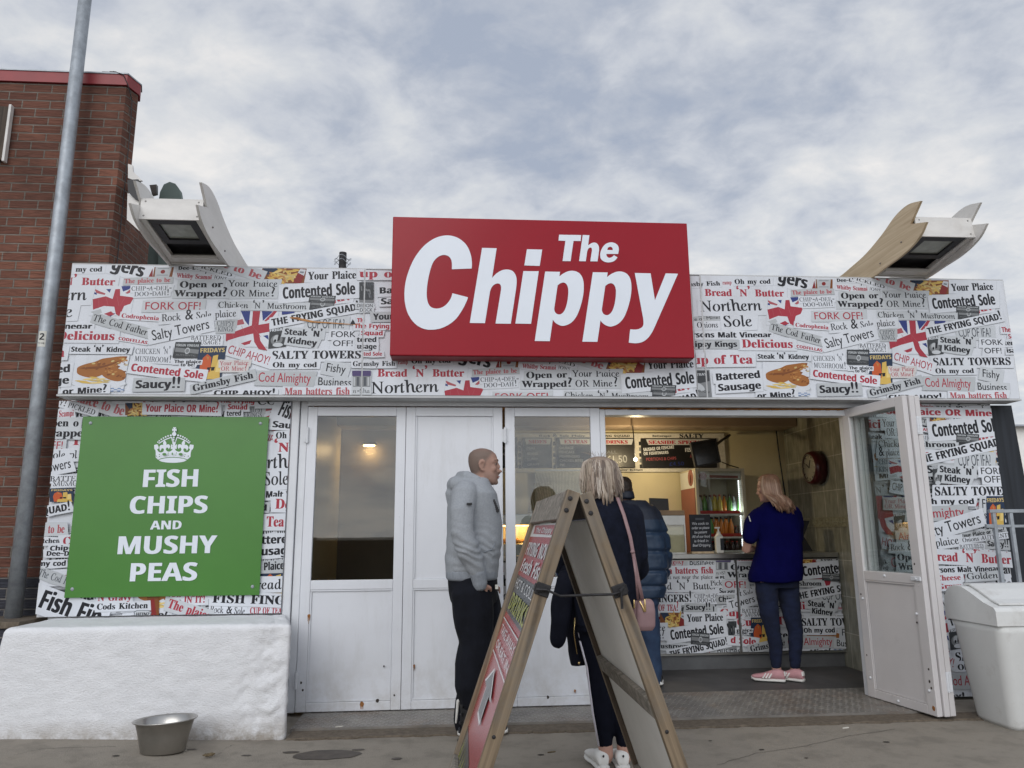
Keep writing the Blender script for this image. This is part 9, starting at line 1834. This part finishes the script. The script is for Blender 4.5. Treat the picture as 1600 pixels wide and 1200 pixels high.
# --- woman in the blue tunic at the counter
def blue_woman():
    Y = 6.60
    rows = [(1173, 1252, 908, .145), (1172, 1253, 895, .150), (1180, 1252, 868, .140), (1184, 1251, 842, .13), (1181, 1250, 818, .135), (1180, 1246, 802, .13), (1187, 1238, 792, .10), (1197, 1228, 784, .07)]
    arm_l = L3([(1186, 804, Y + .0), (1176, 820, Y - .02), (1171, 838, Y - .03), (1166, 858, Y + .03), (1180, 858, Y + .20)]); ra = [.070, .060, .052, .046, .032]
    arm_r = L3([(1240, 803, Y), (1245, 822, Y + .02), (1244, 842, Y + .06), (1232, 858, Y + .18), (1205, 850, Y + .28)])
    leg_l = L3([(1197, 905, Y), (1199, 935, Y), (1203, 965, Y), (1208, 988, Y), (1212, 1008, Y), (1213, 1040, Y)]); rl = [.10, .093, .077, .064, .060, .045]
    leg_r = L3([(1229, 905, Y + .03), (1233, 935, Y + .03), (1238, 965, Y + .03), (1243, 988, Y + .03), (1243, 1010, Y + .03), (1242, 1040, Y + .03)])
    hc = PY(1200, 762, Y); mw = head_mw(hc + Vector((.005, 0, -.004)), PI / 2 + .95, .10, 0, .97)
    bm = BM(); head_shape(bm, mw, .94); tube(bm, [mw @ Vector((-.02, 0, -.05)), mw @ Vector((-.03, 0, -.13)), PY(1212, 792, Y)], [.048, .052, .07], 16, dome=True)
    stack(bm, rows, Y, grow=-.02); limb(bm, arm_l, ra, -.006); limb(bm, arm_r, ra, -.006); limb(bm, leg_l, rl, -.01); limb(bm, leg_r, rl, -.01)
    for a, sg in ((arm_r, -1), (arm_l, 1)): hand_shape(bm, a[-1], (sg * .55, .8, .05), (0, 0, -1), .7, .93, sg)
    for lg in (leg_l, leg_r): limb(bm, [lg[-1], lg[-1] + Vector((0, 0, -.07))], [.038, .042])
    body = obj('person', remesh(bm, .009, 2), 'skin_pale', smooth=True); tag(body, 'strawberry blonde woman in royal blue tunic and skinny jeans, waiting at the counter', 'person'); body['skin'] = 'skin_pale'; face_parts(body, mw, 'stubble'); del body['skin']
    bm = BM(); stack(bm, rows, Y); limb(bm, arm_l[:3], [.076, .072, .070]); limb(bm, arm_r[:3], [.076, .072, .070])
    tu = obj('tunic', remesh(bm, .011, 3, folds(.016, 6, 9, .5)), 'blue_tunic', body, smooth=True)
    bm = BM(); c = PY(1170, 806, Y - .085); tube(bm, [c, c + Vector((.01, -.004, -.05))], .005, 6); obj('sleeve_piping', bm, 'plastic_white', tu)
    bm = BM(); stack(bm, [(1183, 1247, 918, .11), (1183, 1247, 898, .115)], Y + .01); limb(bm, leg_l, rl); limb(bm, leg_r, rl); obj('jeans', remesh(bm, .010, 3, folds(.006, 14, 2, 1.6)), 'denim_dark', body, smooth=True)
    for lg, hx, hy, tx_, ty in ((leg_l, 1228, 0, 1186, .02), (leg_r, 1257, .0, 1226, .08)):
        a = PZ(hx, 1066, .025); b = PZ(tx_, 1064, .025); d = (Vector((b.x, b.y + ty, .025)) - a); d = d.normalized() * .262
        shoe(body, a + Vector((-.012, .0, .0)), a + d + Vector((-.012, 0, 0)), .098, 'shoe_pink', 'sole_white', h=.098, stripes='shoe_white', tabm='shoe_white')
    # hair
    bm = BM(); R = []
    for z, xf, xb, w in HEAD[4:]:
        e = .013; R.append([mw @ Vector((min(.045 if z < .06 else 1, (xf + xb) / 2 + ((xf - xb) / 2 + e) * math.cos(t)), (w + e) * math.sin(t), z + (e if z > .09 else 0))) for t in (2 * PI * k / 24 for k in range(24))])
    rings(bm, R); obj('hair', remesh(bm, .008, 3, folds(.004, 30, 2, .2)), M['hair_red'][1], body, smooth=True)
    crown = mw @ Vector((.0, 0, .125)); tip0, tip1 = PY(1213, 797, Y - .16), PY(1243, 803, Y - .12)
    rc = random.Random(5); CL = []
    for k in range(40): u = (k + rc.random()) / 40; CL.append((u, tip0.lerp(tip1, u) + Vector((rc.gauss(0, .008), rc.gauss(0, .01), rc.uniform(-.02, .055))), rc.choice([0, 0, 1, 1, 2])))
    def roots(rnd, f):
        u, tip, col = CL[int(f * 40) % 40]; u += rnd.gauss(0, .03); ang = PI / 2 + .95 + 1.30 + u * 2.3
        out = Vector((math.cos(ang), math.sin(ang), 0)); tip = tip + Vector((rnd.gauss(0, .005), rnd.gauss(0, .004), abs(rnd.gauss(0, .02)))); e = rnd.uniform(0, .004)
        p = [crown + out * .015, crown + out * .06 + Vector((0, 0, -.014)), hc + out * (.094 + e) + Vector((0, 0, .065)), hc + out * (.108 + e) + Vector((0, 0, .01))]
        m0 = hc + out * (.108 + e) + Vector((0, 0, -.05)); p += [m0.lerp(tip, .12), m0.lerp(tip, .45) + Vector((0, -.02, 0)), m0.lerp(tip, .75) + Vector((0, -.016, 0)), tip]
        return p, col if rnd.random() < .8 else rnd.choice([0, 1, 2])
    strands(body, 'hair', M['hair_red'], roots, 21, 900, .0030)
blue_woman()
